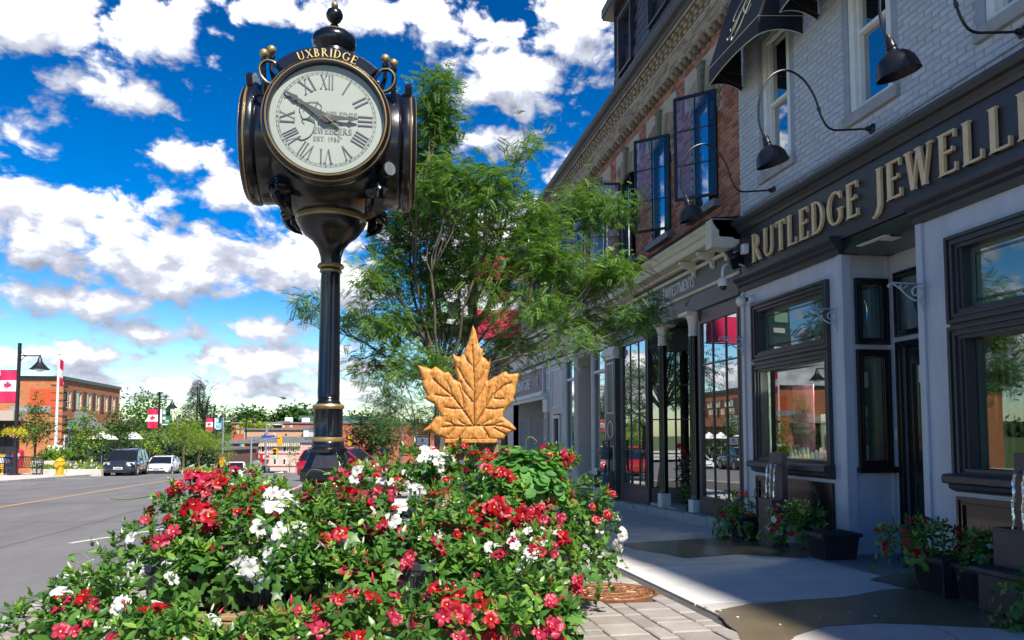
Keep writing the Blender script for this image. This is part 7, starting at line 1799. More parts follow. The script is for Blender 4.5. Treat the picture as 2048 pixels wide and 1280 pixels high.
def potat(x0, x1, y0, y1, z1, label, cols, nf, ivy, A, B_, H, cx, cy, cz, **k):
 t = plant(0, 0, 6, 0, 0, cols, nf, label, ivy=ivy, group='planters along the shop front', C=(cx, cy, cz), rad_=(A, B_, H), **k); RL = parent_loc(t); z0 = gz(y0)
 q = MB(); kx, ky = (x1-x0)*.09, (y1-y0)*.09
 q.hexa([(x0+kx, y0+ky, z0), (x1-kx, y0+ky, z0), (x1-kx, y1-ky, z0), (x0+kx, y1-ky, z0), (x0+.01, y0+.01, z1-.04), (x1-.01, y0+.01, z1-.04), (x1-.01, y1-.01, z1-.04), (x0+.01, y1-.01, z1-.04)]); q.box(x0-.015, x1+.015, y0-.015, y1+.015, z1-.04, z1)
 for i in range(12):
  t0 = .1+.8*i/11
  q.beam((x0+kx+(x1-x0-2*kx)*t0, y0+ky-.004, z0+.02), (x0+(x1-x0)*t0, y0+.004, z1-.06), .014, .012); q.beam((x0+kx-.004, y0+ky+(y1-y0-2*ky)*t0, z0+.02), (x0+.004, y0+(y1-y0)*t0, z1-.06), .012, .014, up=(1, 0, 0))
 q.build('pot', 'pot', t, .006); q = MB(); q.box(x0+.02, x1-.02, y0+.02, y1-.02, z1+.001, z1+.006); q.build('soil', 'soil', t); return t
potat(4.95, 5.42, 7.95, 8.32, .14, 'black ribbed planter with red and white flowers at the corner post left of the doorway', RW, 12, .45, .36, .30, .22, 5.02, 8.62, .22, fsize=.08, indiv=90)
potat(4.95, 5.3, 9.9, 10.3, .14, 'low planter with dark red flowers at the far end of the jewellery shop', RD, 12, .4, .33, .35, .30, 5.02, 10.15, .15, fsize=.08, indiv=60)
potat(4.66, 5.12, 5.75, 6.15, .22, 'black planter with lime leaved red flowers standing in front of the doorway', {'red': .8, 'pink': .2}, 34, .25, .34, .28, .17, 4.72, 6.1, .33, fsize=.075, lime=.4, indiv=90)
potat(4.72, 5.2, 5.38, 5.72, .20, 'black planter with pale flowers and dangling vines beside the right fountain', {'white': .5, 'red': .5}, 10, .4, .20, .2, .13, 4.9, 5.62, .32, lime=.35, fsize=.075)
potat(4.55, 5.0, 4.15, 4.5, .16, 'planter of ivy and white flowers at the lower right corner', RW, 9, .7, .22, .22, .24, 4.55, 4.72, .12, lsize=.07, fsize=.09)
tendril([(1640, 1010, 9.4), (1632, 985, 9.4), (1622, 965, 9.4)], 'thin climbing shoot above the corner planter', 3)
# purple and green bush in the porch of the green shop front
bu = thing('porch_bush', 'bushy purple and green plant in the porch between the cream columns', 'bush', (FX+.1, 13.15, gz(13)))
q = MB()
for i in range(1500):
 v = rv(1).normalized(); p = Vector((FX+.15, 13.2, .48))+Vector((v.x*.30, v.y*.42, v.z*.56))*RF.uniform(.7, 1.05); put(q, T_LEAF_S, p, rv(1)+v, v+rv(.5), .07, 1 if (p.z > .35 and RF.random() < .75) or RF.random() < .25 else 0, True)
q.build('foliage', ['leaf_mand', 'leaf_purple'], bu, fixn=False, kind='stuff')
q = MB(); q.lathe([(.14, -.3), (.18, .0)], (FX+.15, 13.2, 0), 14); q.build('pot', 'pot', bu)
for dz, dy in ((1.05, .1), (.95, -.1)):
 o = bpy.data.objects.new('flower', FM['red'][0]); COL.objects.link(o); o.parent = bu; o.matrix_basis = Matrix.Translation(-parent_loc(bu)) @ mat4(Vector((FX-.1, 13.2+dy, dz)), rv(1), -FWD+Vector((0, 0, .4)), .1)
# plug socket on the panel behind the fountain
q = MB(); q.box(FX-.05, FX-.006, 10.15, 10.27, .35, .50); o_ = solo(q, 'outdoor_socket', 'black_metal', 'black outdoor socket with a looped cable on the panel behind the left fountain', 'socket', (FX-.03, 10.2, .42), bevel=.006)
q = MB(); q.tube(spl([(FX-.05, 10.21, .42), (FX-.14, 10.3, .50), (FX-.14, 10.42, .42), (FX-.1, 10.4, .2), (FX-.1, 10.3, -.1)]), .007, 5); q.build('cable', 'black_metal', o_)
# ---------------------------------------------------------------- trees
RT = random.Random(33)
def frond_t(n_=8):
 v = []; f = []
 for k in range(n_):
  t = (k+1)/(n_+1); z = -.35*t*t; y = t; ln = .26*(1-.5*abs(t-.45))
  for s in (-1, 1):
   o = len(v); v += [(s*.01, y, z), (s*ln*.5, y+.055, z-.01), (s*ln, y+.03, z-.05), (s*ln*.5, y-.055, z-.01)]; f.append((o, o+1, o+2, o+3))
 return v, f
T_FROND = frond_t(); T_FROND_S = frond_t(5)
def ell(rr=1.0):
 v = Vector((RT.gauss(0, 1), RT.gauss(0, 1), RT.gauss(0, 1))).normalized(); return v*(RT.random()**.4)*rr
def limb(q, a, b_, r0, r1, wig=.12, n_=7, sag=0.0):
 a = Vector(a); b_ = Vector(b_); L_ = (b_-a).length; P = []
 k1 = Vector((RT.uniform(-1, 1), RT.uniform(-1, 1), RT.uniform(-.5, 1)))*wig*L_
 for i in range(n_+1):
  t = i/n_; P.append(a.lerp(b_, t)+k1*math.sin(PI*t)+Vector((RT.uniform(-1, 1), RT.uniform(-1, 1), RT.uniform(-1, 1)))*wig*.15*L_*(0 if i in (0, n_) else 1)-Vector((0, 0, sag*L_*math.sin(PI*t))))
 q.tube(P, [r0+(r1-r0)*i/n_ for i in range(n_+1)], 6); return P
def tree(name, label, base, fork, blobs, lm, ls=.22, T=None, tr=.09, bark='bark', group=None, nl=None, cl=14, twigs=True, limbs=True):
 T = T or T_FROND; t = thing(name, label, 'tree', base, group); q = MB(); base = Vector(base); fork = Vector(fork)
 limb(q, base-Vector((0, 0, .1)), fork, tr, tr*.72, .04, 8); q.build('trunk', bark, t)
 crown = MB(); br = MB()
 for c, r, n_ in blobs:
  c = Vector(c); P = limb(br, fork+(base-fork)*RT.uniform(0, .12), c, tr*.30, .010, .10) if limbs else [c]
  for i in range(n_):
   v = ell(); p = c+Vector((v.x*r[0], v.y*r[1], v.z*r[2]))
   if twigs and i % 3 == 0: limb(br, P[RT.randint(len(P)//2, len(P)-1)], p, .012, .004, .12, 4)
   for k in range(cl):
    pp = p+Vector((RT.gauss(0, 1), RT.gauss(0, 1), RT.gauss(0, .8)))*ls*.8; d = Vector((RT.gauss(0, 1), RT.gauss(0, 1), RT.gauss(-.1, .45)))+v*.6; up = Vector((RT.gauss(0, .4), RT.gauss(0, .4), 1))
    put(crown, T, pp, d, up, ls*RT.uniform(.7, 1.2), RT.randrange(len(lm)))
 if br.v: br.build('branches', bark, t, fixn=False, kind='stuff')
 crown.build('crown', lm, t, fixn=False, kind='stuff'); return t
def blobpx(lst, d, spread=.0, k3=1.0):
 out = []
 for px, py, rx, ry, n_ in lst:
  dd = d+RT.uniform(-spread, spread); c = at(px, py, dd); s = dd/FPX; out.append((c, (rx*s, rx*s*k3, ry*s), n_))
 return out
D1 = 12.5; b0 = at(862, 870, D1)
LOC = [(862, 185, 40, 28, 10), (872, 250, 42, 50, 20), (850, 320, 50, 50, 20), (905, 370, 75, 45, 26), (835, 410, 60, 45, 20), (790, 470, 60, 50, 20), (900, 450, 100, 60, 36), (1000, 380, 50, 45, 14), (1060, 300, 28, 35, 4), (1050, 440, 80, 55, 22), (760, 560, 45, 50, 14), (860, 560, 85, 60, 26), (980, 540, 100, 60, 30), (1100, 520, 80, 50, 22), (1190, 405, 75, 38, 20), (1180, 560, 60, 40, 16), (1235, 545, 45, 28, 11), (1080, 620, 90, 35, 14), (1210, 640, 55, 25, 9), (1290, 632, 40, 26, 8), (800, 640, 70, 45, 18), (900, 650, 90, 40, 18), (745, 640, 35, 28, 6), (700, 650, 26, 14, 4), (622, 612, 24, 16, 5), (760, 730, 60, 28, 10), (1010, 690, 70, 22, 8), (1130, 690, 50, 20, 5), (830, 730, 60, 25, 10)]
tree('honey_locust_tree', 'airy feathery green street tree rising behind the wooden maple leaf', (b0.x, b0.y, gz(b0.y)), at(888, 760, D1), blobpx(LOC, D1, 1.0, .8), ['leaf_tree', 'leaf_tree_b'], .20, tr=.10, cl=34)
# darker street trees further along the right pavement
for k, (px, d, bl, lab) in enumerate([(905, 24, [(870, 790, 60, 45, 16), (930, 760, 60, 50, 14), (850, 850, 45, 30, 10)], 'dark locust tree directly behind the maple leaf sculpture, further down the pavement'),
 (830, 30, [(800, 770, 55, 50, 22), (760, 800, 40, 40, 12), (840, 830, 45, 40, 14), (790, 730, 45, 35, 12)], 'tall locust tree between the clock post and the maple leaf, middle of the row'),
 (800, 40, [(780, 830, 45, 50, 20), (820, 870, 40, 30, 12), (760, 860, 30, 30, 8)], 'slim street tree seen through the others left of the maple leaf'),
 (1010, 19, [(1000, 740, 50, 35, 8), (960, 720, 60, 40, 10)], 'young street tree in front of the furniture shop, hidden behind the first tree')]):
 b_ = at(px, 870, d); tree('locust_tree', lab, (b_.x, b_.y, gz(b_.y)), at(px, 850, d), blobpx(bl, d, 1.0), ['leaf_tree', 'leaf_dark'], .30, T_FROND_S, .12, group='street trees along the right pavement', cl=24)
b_ = at(742, 870, 46); tree('round_tree', 'dense dark round tree standing behind the red car', (b_.x, b_.y, gz(b_.y)), at(742, 900, 46), blobpx([(742, 880, 50, 45, 70), (735, 850, 35, 30, 30), (765, 870, 40, 40, 40), (720, 900, 25, 30, 16)], 46, .5), ['leaf_dark'], .3, T_LEAF_S, .12, cl=18, twigs=False)
# ---------------------------------------------------------------- street lamps with banners
LEAFP = [(0, 1), (.10, .80), (.20, .86), (.15, .52), (.34, .70), (.38, .62), (.55, .66), (.49, .50), (.60, .44), (.34, .20), (.37, .10), (.04, .16), (.02, -.18), (-.02, -.18), (-.04, .16), (-.37, .10), (-.34, .20), (-.60, .44), (-.49, .50), (-.55, .66), (-.38, .62), (-.34, .70), (-.15, .52), (-.20, .86), (-.10, .80)]
def banner(par, P, side, u, kind='flag', wd=1.05, ht=1.95):
 """cloth banner hung from the pole at P, stretched along side*u"""
 q = MB(); U = u*side
 q.tube([P, P+U*(wd+.1)], .018, 6); q.tube([P-Vector((0, 0, ht)), P+U*(wd+.1)-Vector((0, 0, ht))], .018, 6); q.build('banner_arm', 'black_metal', par)
 O = P+U*.10; nn = Vector((-FWD.x, -FWD.y, 0)); nm = 'banner'
 def cloth(a0, a1, z0, z1, off=0.0, n_=6, mi=0, q=None):
  for i in range(n_):
   pts = []
   for (i_, z) in ((i, z0), (i+1, z0), (i+1, z1), (i, z1)):
    a = a0+(a1-a0)*i_/n_; w_ = .03*math.sin(a*6+z*2.2)*(1 if side > 0 else -1); pts.append(O+U*a+nn*(w_+off)-Vector((0, 0, z)))
   q.add(pts, [(0, 1, 2, 3)], mi, True)
 if kind == 'flag':
  q = MB(); 
  for a, b_, m_ in ((0.02, ht*.315, 0), (ht*.315, ht*.655, 1), (ht*.655, ht-.02, 0)):
   for k in range(4): cloth(0, wd-.05, a+(b_-a)*k/4, a+(b_-a)*(k+1)/4, 0, 8, m_, q)
  ob = q.build(nm, ['flag_red2', 'white_flag'], par, fixn=False)
  q = MB(); c = O+U*(wd*.475)-Vector((0, 0, ht*.55)); q.prism([(x*.42, y*.42) for x, y in LEAFP], c+nn*.05, u, Vector((0, 0, 1)), nn*.004); q.build('maple_leaf_emblem', 'flag_red2', ob)
 else:
  q = MB()
  for k in range(5): cloth(0, wd-.05, .02+(ht-.04)*k/5, .02+(ht-.04)*(k+1)/5, 0, 8, 0 if k < 4 else 1, q)
  ob = q.build(nm, [kind, 'banner_dark'], par, fixn=False); q = MB(); o_ = O+nn*.04
  for a0, a1, z0, z1, mm in ((.02, .2, .05, 1.45, 1), (.25, .9, .1, .3, 0), (.5, .9, 1.1, 1.35, 0), (.2, .8, 1.5, 1.62, 1)): q.add([o_+U*a0-Vector((0, 0, z1)), o_+U*a1-Vector((0, 0, z1)), o_+U*a1-Vector((0, 0, z0)), o_+U*a0-Vector((0, 0, z0))], [(0, 1, 2, 3)], mm)
  for zz in (.42, .95): q.lathe_ax([(.16, 0), (.16, .004)], o_+U*.42-Vector((0, 0, zz)), nn, 14, 1)
  q.build('banner_print', ['banner_pale', 'white_flag'], ob, fixn=False)
def street_lamp(px, d, label, banners=(), arm=1, basket=None, H=7.9, ub=None, zb=None, ptop=None):
 b_ = at(px, 870, d); g0 = gz(b_.y); t = thing('street_lamp', label, 'street lamp', (b_.x, b_.y, g0), 'black street lamps with banners'); u = (ub or Rv)*1.0; up = Vector((0, 0, 1)); B = Vector((b_.x, b_.y, 0))
 q = MB(); q.lathe([(.34, 0), (.34, .06), (.16, .12), (.13, .5), (.11, .6), (.10, H-.1), (.11, H-.08), (.11, H), (0, H+.03)], (b_.x, b_.y, g0), 14); q.build('pole', 'black_metal', t)
 T_ = B+up*(g0+H-.75)
 q = MB(); q.tube([T_, T_+u*1.30*arm], .04, 6); q.tube(spl([T_+up*.35+u*.08*arm, T_+up*.1+u*.2*arm, T_+up*.0+u*.5*arm]), .02, 5); q.tube(spl([T_-up*.35+u*.08*arm, T_-up*.12+u*.25*arm, T_+u*.5*arm]), .02, 5); q.tube([T_+u*1.25*arm, T_+u*1.25*arm-up*.15], .05, 6); q.build('arm', 'black_metal', t)
 c = T_+u*1.25*arm-up*.1; q = MB(); q.lathe([(.06, 0), (.11, -.06), (.13, -.22), (.20, -.34), (.34, -.50), (.44, -.62), (.55, -.70), (.55, -.74), (.40, -.70)], c, 18); hd = q.build('shade', 'black_metal', t)
 q = MB(); q.lathe([(.30, -.66), (.26, -.78), (.12, -.86), (0, -.88)], c, 14); q.build('lens', 'white_plastic', hd)
 zB = g0+(zb or (H-1.62))
 for side, kind in banners: banner(t, B+up*zB, side, u, kind)
 if basket:
  s_, zz = basket; P = B+u*(.62*s_)+up*(g0+zz); q = MB(); q.tube([B+up*(g0+zz+.75), P+up*.75], .02, 6); q.tube([P+up*.75, P+up*.1], .008, 4); q.lathe([(.10, -.40), (.30, -.02), (.32, 0)], P, 14); q.build('basket', 'wood_far', t)
  q = MB()
  for k in range(420): v = rv(1).normalized(); p = P+Vector((v.x*.62, v.y*.5, abs(v.z)*.26-.04-.28*(v.x*v.x+v.y*v.y)*RF.random())); put(q, T_LEAF_S, p, v+rv(.6), Vector((0, 0, 1))+rv(.4), .17, 0 if RF.random() < .93 else 1)
  q.build('basket_plant', ['leaf_yel', 'petal_red'], t, fixn=False, kind='stuff')
 return t
street_lamp(32, 46, 'black street lamp with a Canadian banner and a yellow flower basket at the left edge', [(-1, 'flag')], 1, (-.15, 2.6))
street_lamp(317, 75, 'black street lamp with a Canadian banner and a green banner beyond the parked cars', [(-1, 'flag'), (1, 'banner_green')], 1, (.0, 2.6), H=8.4)
street_lamp(427, 106, 'black street lamp with a faded banner above the lime trees', [(-1, 'flag'), (1, 'sign_blue')], 1, H=9.6)
street_lamp(492, 118, 'small black street lamp beside the white pickup', [], 1, H=9.0)
street_lamp(946, 17.5, 'tall black street lamp hidden in the tree above the maple leaf, with large banners', [(1, 'flag'), (-1, 'banner_dark')], 1, H=7.1, zb=5.75)
# ---------------------------------------------------------------- left side of the street
def leafball(name, label, cat, blobs, mats, ls, n_cl, T=None, group=None, loc=None):
 c0 = blobs[0][0]; t = thing(name, label, cat, loc or (c0[0], c0[1], gz(c0[1])), group); q = MB()
 for c, r, n_ in blobs:
  c = Vector(c)
  for i in range(n_):
   v = ell(); p = c+Vector((v.x*r[0], v.y*r[1], v.z*r[2]))
   for k in range(n_cl): pp = p+Vector((RT.gauss(0, 1), RT.gauss(0, 1), RT.gauss(0, .8)))*ls*.7; put(q, T or T_LEAF_S, pp, Vector((RT.gauss(0, 1), RT.gauss(0, 1), RT.gauss(0, .6)))+v, Vector((RT.gauss(0, .5), RT.gauss(0, .5), 1)), ls*RT.uniform(.7, 1.2), RT.randrange(len(mats)))
 q.build('foliage', mats, t, fixn=False, kind='stuff'); return t
LB = at(123, 870, 62); LBX, LBY = LB.x, LB.y; zr = LB.z+(870-760)*62/FPX*1.0; zr = at(123, 759, 62).z
lb = thing('orange_brick_building', 'two storey orange brick building with a flat roof at the far left', 'building', (LBX, LBY, gz(LBY)))
def lx(px, py): return onX(px, py, LBX)
def ly(px, py): return onY(px, py, LBY)
Yend = lx(240, 778).y; gB = gz(LBY)-1.5
wn = [(131, 143), (152, 164), (173, 183), (191, 200), (208, 216), (223, 231)]
wins_ = []
for a, b_ in wn:
 y0, y1 = lx(a, 800).y, lx(b_, 800).y; zt_ = lx(a, 784+ (a-131)*.10).z; zb_ = lx(a, 818-(a-131)*.0).z; wins_.append((y0, y1))
zt_ = lx(137, 781).z; zb_ = lx(137, 817).z
q = MB(); X0 = LBX-26
q.box(X0, LBX, LBY, LBY+.3, gB, zr); 
segs = [LBY+.3]+[v for w_ in wins_ for v in w_]+[Yend]
q.box(LBX-.3, LBX, LBY+.3, Yend, gB, zb_); q.box(LBX-.3, LBX, LBY+.3, Yend, zt_, zr)
for i in range(0, len(segs), 2): q.box(LBX-.3, LBX, segs[i], segs[i+1], zb_, zt_)
q.box(X0, LBX-.3, LBY+.3, Yend, zr-.3, zr-.2); wl = q.build('wall', 'brick_orange', lb)
q = MB(); q.box(X0-.1, LBX+.12, LBY-.12, Yend+.1, zr, zr+.28); q.build('parapet', 'black_metal', lb)
for k in range(16):
 z = gB+2+k*.62
 if z < zr-.3: q = MB(); q.box(LBX-.9, LBX+.05, LBY-.05, LBY, z, z+.09); q.box(LBX, LBX+.05, LBY, LBY+.9, z, z+.09); q.build('quoin_band', 'brick_brown', wl)
for y0, y1 in wins_:
 q = MB(); rect_x = LBX-.12
 q.box(rect_x-.05, rect_x+.05, y0, y0+.12, zb_, zt_); q.box(rect_x-.05, rect_x+.05, y1-.12, y1, zb_, zt_); q.box(rect_x-.05, rect_x+.05, y0+.12, y1-.12, zt_-.1, zt_); q.box(rect_x-.05, rect_x+.05, y0+.12, y1-.12, zb_, zb_+.1); q.box(rect_x-.05, rect_x+.05, y0+.12, y1-.12, zb_+.55, zb_+.63)
 f_ = q.build('window', 'cream', lb); q = MB(); q.box(rect_x, rect_x+.01, y0+.12, y1-.12, zb_+.1, zt_-.1); q.build('pane', 'glass_far', f_)
 q = MB(); q.box(LBX, LBX+.05, y1+.05, y1+.55, zb_-.1, zt_+.1); q.box(LBX, LBX+.05, y0-.55, y0-.05, zb_-.1, zt_+.1); q.build('shutter', 'brick_brown', lb)
a = ly(60, 778); b_ = ly(114, 828); q = MB(); q.box(a.x, b_.x, LBY-.03, LBY, b_.z, a.z); q.build('painted_patch', 'brick_or_plain', lb)
a = ly(-60, 822); b_ = ly(52, 842); q = MB(); q.box(a.x, b_.x, LBY-2.2, LBY, b_.z, a.z); q.build('shop_fascia', 'taupe', lb)
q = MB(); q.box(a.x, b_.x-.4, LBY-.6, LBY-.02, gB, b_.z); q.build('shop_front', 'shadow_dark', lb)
pw_ = (b_.x-1-a.x)/6
for k in range(6): 
 x = a.x+.2+k*pw_; q = MB(); q.box(x, x+pw_-.4, LBY-.64, LBY-.605, gz(LBY)+.5, b_.z-.2); q.build('pane', 'glass_far', lb)
a = ly(20, 812); q = MB(); q.box(a.x, a.x+3, LBY-.04, LBY, a.z-.5, a.z); q.build('wall_vent', 'galv', lb)
a = lx(128, 862); b_ = lx(147, 925); q = MB(); q.box(LBX, LBX+.06, a.y, b_.y, gz(LBY), a.z-.3); f_ = q.build('shop_window', 'white_trim', lb); q = MB(); 
for k in range(3): s0 = a.y+.15+(b_.y-a.y-.2)*k/3; q.box(LBX+.061, LBX+.07, s0, s0+(b_.y-a.y)/3-.2, gz(LBY)+.6, a.z-.5)
q.build('pane', 'glass_far', f_)
a = lx(130, 838); b_ = lx(147, 861); q = MB(); q.box(LBX+.02, LBX+.22, a.y, b_.y, b_.z, a.z); sg = q.build('sign_box', 'black_metal', lb)
q = MB(); q.box(LBX+.221, LBX+.225, a.y+.15, b_.y-.15, b_.z+.1, a.z-.1); q.build('sign_face', 'sign_blue', sg)
sans('GRON', (b_.y-a.y)*.28, 'banner_dark', sg, (LBX+.23, a.y+.25, (a.z+b_.z)/2-.1), (0, 1, 0), (0, 0, 1), .01, bold=.02)
a = lx(148, 822); b_ = lx(178, 850); q = MB(); zt2, zb2_ = a.z, lx(148, 862).z; q.add([(LBX, a.y, zt2), (LBX, b_.y, zt2), (LBX+1.6, b_.y, zb2_), (LBX+1.6, a.y, zb2_), (LBX, a.y, zb2_), (LBX, b_.y, zb2_)], [(0, 1, 2, 3), (0, 3, 4), (1, 5, 2)]); q.build('awning', 'roof_grey', lb)
q = MB(); zf = zb_-1.2
for k in range(16): y = wins_[3][0]+k*.55; q.tube([(LBX+1.0, y, zf), (LBX+1.0, y, zf+.8)], .03, 4)
q.tube([(LBX+1, wins_[3][0], zf+.8), (LBX+1, wins_[3][0]+8.3, zf+.8)], .04, 4); q.box(LBX, LBX+1.1, wins_[3][0], wins_[3][0]+8.3, zf-.12, zf); q.build('balcony', 'brick_brown', lb)
# flagpole
p = at(112, 870, 56); t = thing('flagpole', 'tall white flagpole with a limp Canadian flag in front of the orange brick building', 'flagpole', (p.x, p.y, gz(p.y))); zt_ = at(120, 710, 56).z
q = MB(); q.lathe([(.12, 0), (.07, zt_-gz(p.y))], (p.x, p.y, gz(p.y)), 12); q.lathe([(0, -.12), (.12, 0), (0, .12)], (p.x, p.y, zt_+.1), 10); q.build('pole', 'white_plastic', t)
q = MB(); q.box(p.x-.5, p.x+.5, p.y-.1, p.y+.1, gz(p.y), gz(p.y)+2.1); q.build('bracket_posts', 'white_trim', t)
q = MB(); n_ = 9
for j, (za, zb_, m_) in enumerate(((0, .7, 0), (.7, 1.3, 1), (1.3, 1.9, 0))):
 for i in range(n_):
  x0 = p.x+.08+.028*i; x1 = x0+.028; y0 = p.y+.12*math.sin(i*1.9); y1 = p.y+.12*math.sin((i+1)*1.9)
  q.add([(x0, y0, zt_-.25-zb_-.02*i), (x1, y1, zt_-.25-zb_-.02*i), (x1, y1, zt_-.25-za-.02*i), (x0, y0, zt_-.25-za-.02*i)], [(0, 1, 2, 3)], m_, True)
q.build('flag', ['flag_red2', 'white_flag'], t, fixn=False)
# hydrant
p = at(122, 870, 45); g_ = gz(p.y); t = thing('fire_hydrant', 'bright yellow fire hydrant on the far kerb', 'hydrant', (p.x, p.y, g_))
q = MB(); q.lathe([(.30, 0), (.30, .06), (.20, .08), (.20, .55), (.25, .57), (.25, .62), (.22, .64), (.22, .80), (.25, .82), (.24, .88), (.16, .96), (.06, 1.0), (.05, 1.06), (0, 1.06)], (p.x, p.y, g_), 16); q.build('body', 'hydrant', t)
q = MB(); q.lathe_ax([(.10, -.36), (.10, .36)], (p.x, p.y, g_+.68), Rv, 10); q.lathe_ax([(.13, .2), (.13, .34)], (p.x, p.y, g_+.60), -FWD, 10); q.build('outlets', 'hydrant', t)
# bench
def bench(px, d, label):
 p = at(px, 870, d); g_ = gz(p.y); t = thing('bench', label, 'bench', (p.x, p.y, g_)); U = Rv; B = Vector((p.x, p.y, g_)); up = Vector((0, 0, 1)); W_ = 1.15
 q = MB()
 for k in range(22): x = -W_+.1+k*(2*W_-.2)/21; q.beam(B+U*x+up*.48+FWD*.25, B+U*x+up*(.95+.12*math.cos(x/W_*1.5))+FWD*.38, .035, .02)
 q.tube([B+U*x+up*(.95+.12*math.cos(x/W_*1.5))+FWD*.38 for x in [-W_+2*W_*i/12 for i in range(13)]], .03, 5); q.build('backrest', 'black_metal', t)
 q = MB()
 for k in range(6): q.beam(B-U*W_+up*.45+FWD*(-.25+k*.09), B+U*W_+up*.45+FWD*(-.25+k*.09), .06, .03)
 q.build('seat', 'black_metal', t)
 for s_ in (-1, 1):
  q = MB(); q.tube([B+U*W_*s_+up*.95+FWD*.4, B+U*W_*s_+up*.45+FWD*.25, B+U*W_*s_+FWD*.3], .035, 5); q.tube([B+U*W_*s_+up*.68+FWD*.3, B+U*W_*s_+up*.68-FWD*.28, B+U*W_*s_-FWD*.28], .035, 5); q.build('leg', 'black_metal', t)
bench(44, 46.5, 'black metal bench with a slatted curved back behind the left street lamp'); bench(-14, 46.5, 'black metal bench cut by the left edge of the picture')
for px, mt, lab, hh in ((8, 'yellow', 'yellow newspaper box beside the bench', 1.25), (22, 'blue_box', 'blue newspaper box between the yellow and red ones', 1.15), (38, 'red_box', 'tall red newspaper box behind the bench', 1.5), (-8, 'white_plastic', 'white newspaper box at the left picture edge', 1.2)):
 p = at(px, 870, 48.5); g_ = gz(p.y); t = thing('newspaper_box', lab, 'newspaper box', (p.x, p.y, g_), 'newspaper boxes beside the bench')
 q = MB(); q.box(p.x-.25, p.x+.25, p.y-.25, p.y+.25, g_+.35, g_+hh-.1); q.prism([(-.25, 0), (.25, 0), (.2, .12), (-.2, .12)], (p.x, p.y+.22, g_+hh-.1), (1, 0, 0), (0, 0, 1), (0, -.44, 0)); q.build('case', mt, t, .02)
 q = MB(); q.box(p.x-.04, p.x+.04, p.y-.04, p.y+.04, g_, g_+.35); q.box(p.x-.2, p.x+.2, p.y-.2, p.y+.2, g_, g_+.04); q.build('stand', mt, t)
 q = MB(); q.box(p.x-.18, p.x+.18, p.y-.262, p.y-.251, g_+hh-.55, g_+hh-.2); q.build('window', 'paper', t)
# planting beds with low walls
def bed(pa, pb, d, h, label, mats, n_, ls=.28, dd=1.2, hh=.4):
 A = at(pa, 870, d); B = at(pb, 870, d); g_ = gz(A.y); t = thing('planting_bed', label, 'planting bed', (A.x, A.y, g_)); U = (B-A); L_ = U.length; U.normalize(); V = Vector((-U.y, U.x, 0)); V = V if V.dot(FWD) > 0 else -V
 n2 = max(1, int(L_/1.8))
 for k in range(n2):
  o = A+U*(L_*k/n2+.01); l_ = L_/n2-.02; z0, z1 = gz(o.y)-.3, g_+h; q = MB(); P = [o, o+U*l_, o+U*l_+V*.3, o+V*.3]; q.hexa([Vector((p_.x, p_.y, z0)) for p_ in P]+[Vector((p_.x, p_.y, z1)) for p_ in P]); q.build('wall_block', 'concrete', t, .02)
 q = MB()
 for i in range(n_):
  p_ = A+U*RT.uniform(0, L_)+V*RT.uniform(.35, dd)+Vector((0, 0, g_+h-1.25)); hz = RT.uniform(0, hh)*(.6+.4*math.sin(p_.x*1.7))
  for k in range(9): put(q, T_LEAF_S, p_+Vector((RT.gauss(0, .15), RT.gauss(0, .15), RT.uniform(-.1, hz))), Vector((RT.gauss(0, 1), RT.gauss(0, 1), 1.0)), Vector((RT.gauss(0, 1), RT.gauss(0, 1), .6)), ls*RT.uniform(.6, 1.2), RT.randrange(len(mats)))
 q.build('bed_plants', mats, t, fixn=False, kind='stuff')
bed(66, 205, 47, .32, 'low concrete bed with pale flowers behind the hydrant', ['leaf_lime', 'leaf_tree', 'petal_white', 'leaf_yel', 'leaf_tree', 'leaf_lime'], 170)
bed(64, 150, 51, .8, 'raised concrete bed with leafy plants in front of the orange brick building', ['leaf_lime', 'leaf_tree', 'leaf_tree'], 150, .35, 2.2, .9)
bed(366, 442, 62, .30, 'low concrete bed behind the white sedan', ['leaf_tree', 'leaf_lime', 'leaf_yel'], 60)
for pa, pb, d in ((365, 388, 66), (392, 412, 72), (415, 440, 80)):
 A = at(pa, 870, d); B = at(pb, 870, d); q = MB(); z = at(pa, 935, d).z; q.hexa([(A.x, A.y, z-3), (B.x, B.y, z-3), (B.x, B.y+.5, z-3), (A.x, A.y+.5, z-3), (A.x, A.y, z-.2), (B.x, B.y, z+.3), (B.x, B.y+.5, z+.3), (A.x, A.y+.5, z-.2)]); solo(q, 'retaining_wall', 'concrete', {66: 'pale stepped retaining wall nearest to the white sedan', 72: 'pale stepped retaining wall, second step beyond the white sedan', 80: 'pale stepped retaining wall furthest from the sedan'}[d], 'retaining wall', (A.x, A.y, z-1))
# small trees on the left side
def ltree(px, d, bl, label, mats, ls=.35, tr=.09, group='trees on the left pavement', T=None, cl=16, bark='bark', tw=False):
 b_ = at(px, 870, d); f_ = at(px, bl[0][1]+bl[0][3]*.5, d); return tree('street_tree', label, (b_.x, b_.y, gz(b_.y)), f_, blobpx(bl, d, .3), mats, ls, T or T_LEAF_S, tr, bark, group, cl=cl, twigs=tw)
ltree(72, 52, [(72, 865, 30, 26, 34), (72, 840, 26, 24, 28), (76, 812, 16, 22, 14), (55, 860, 18, 22, 12), (92, 852, 16, 26, 12)], 'young conical tree in front of the orange painted patch', ['leaf_tree', 'leaf_dark', 'leaf_tree_b'], .26)
ltree(172, 50, [(172, 882, 30, 24, 34), (165, 850, 22, 22, 20), (195, 870, 20, 22, 16), (178, 832, 14, 16, 8)], 'round tree left of the dark parked car', ['leaf_tree', 'leaf_tree_b', 'leaf_lime'], .26)
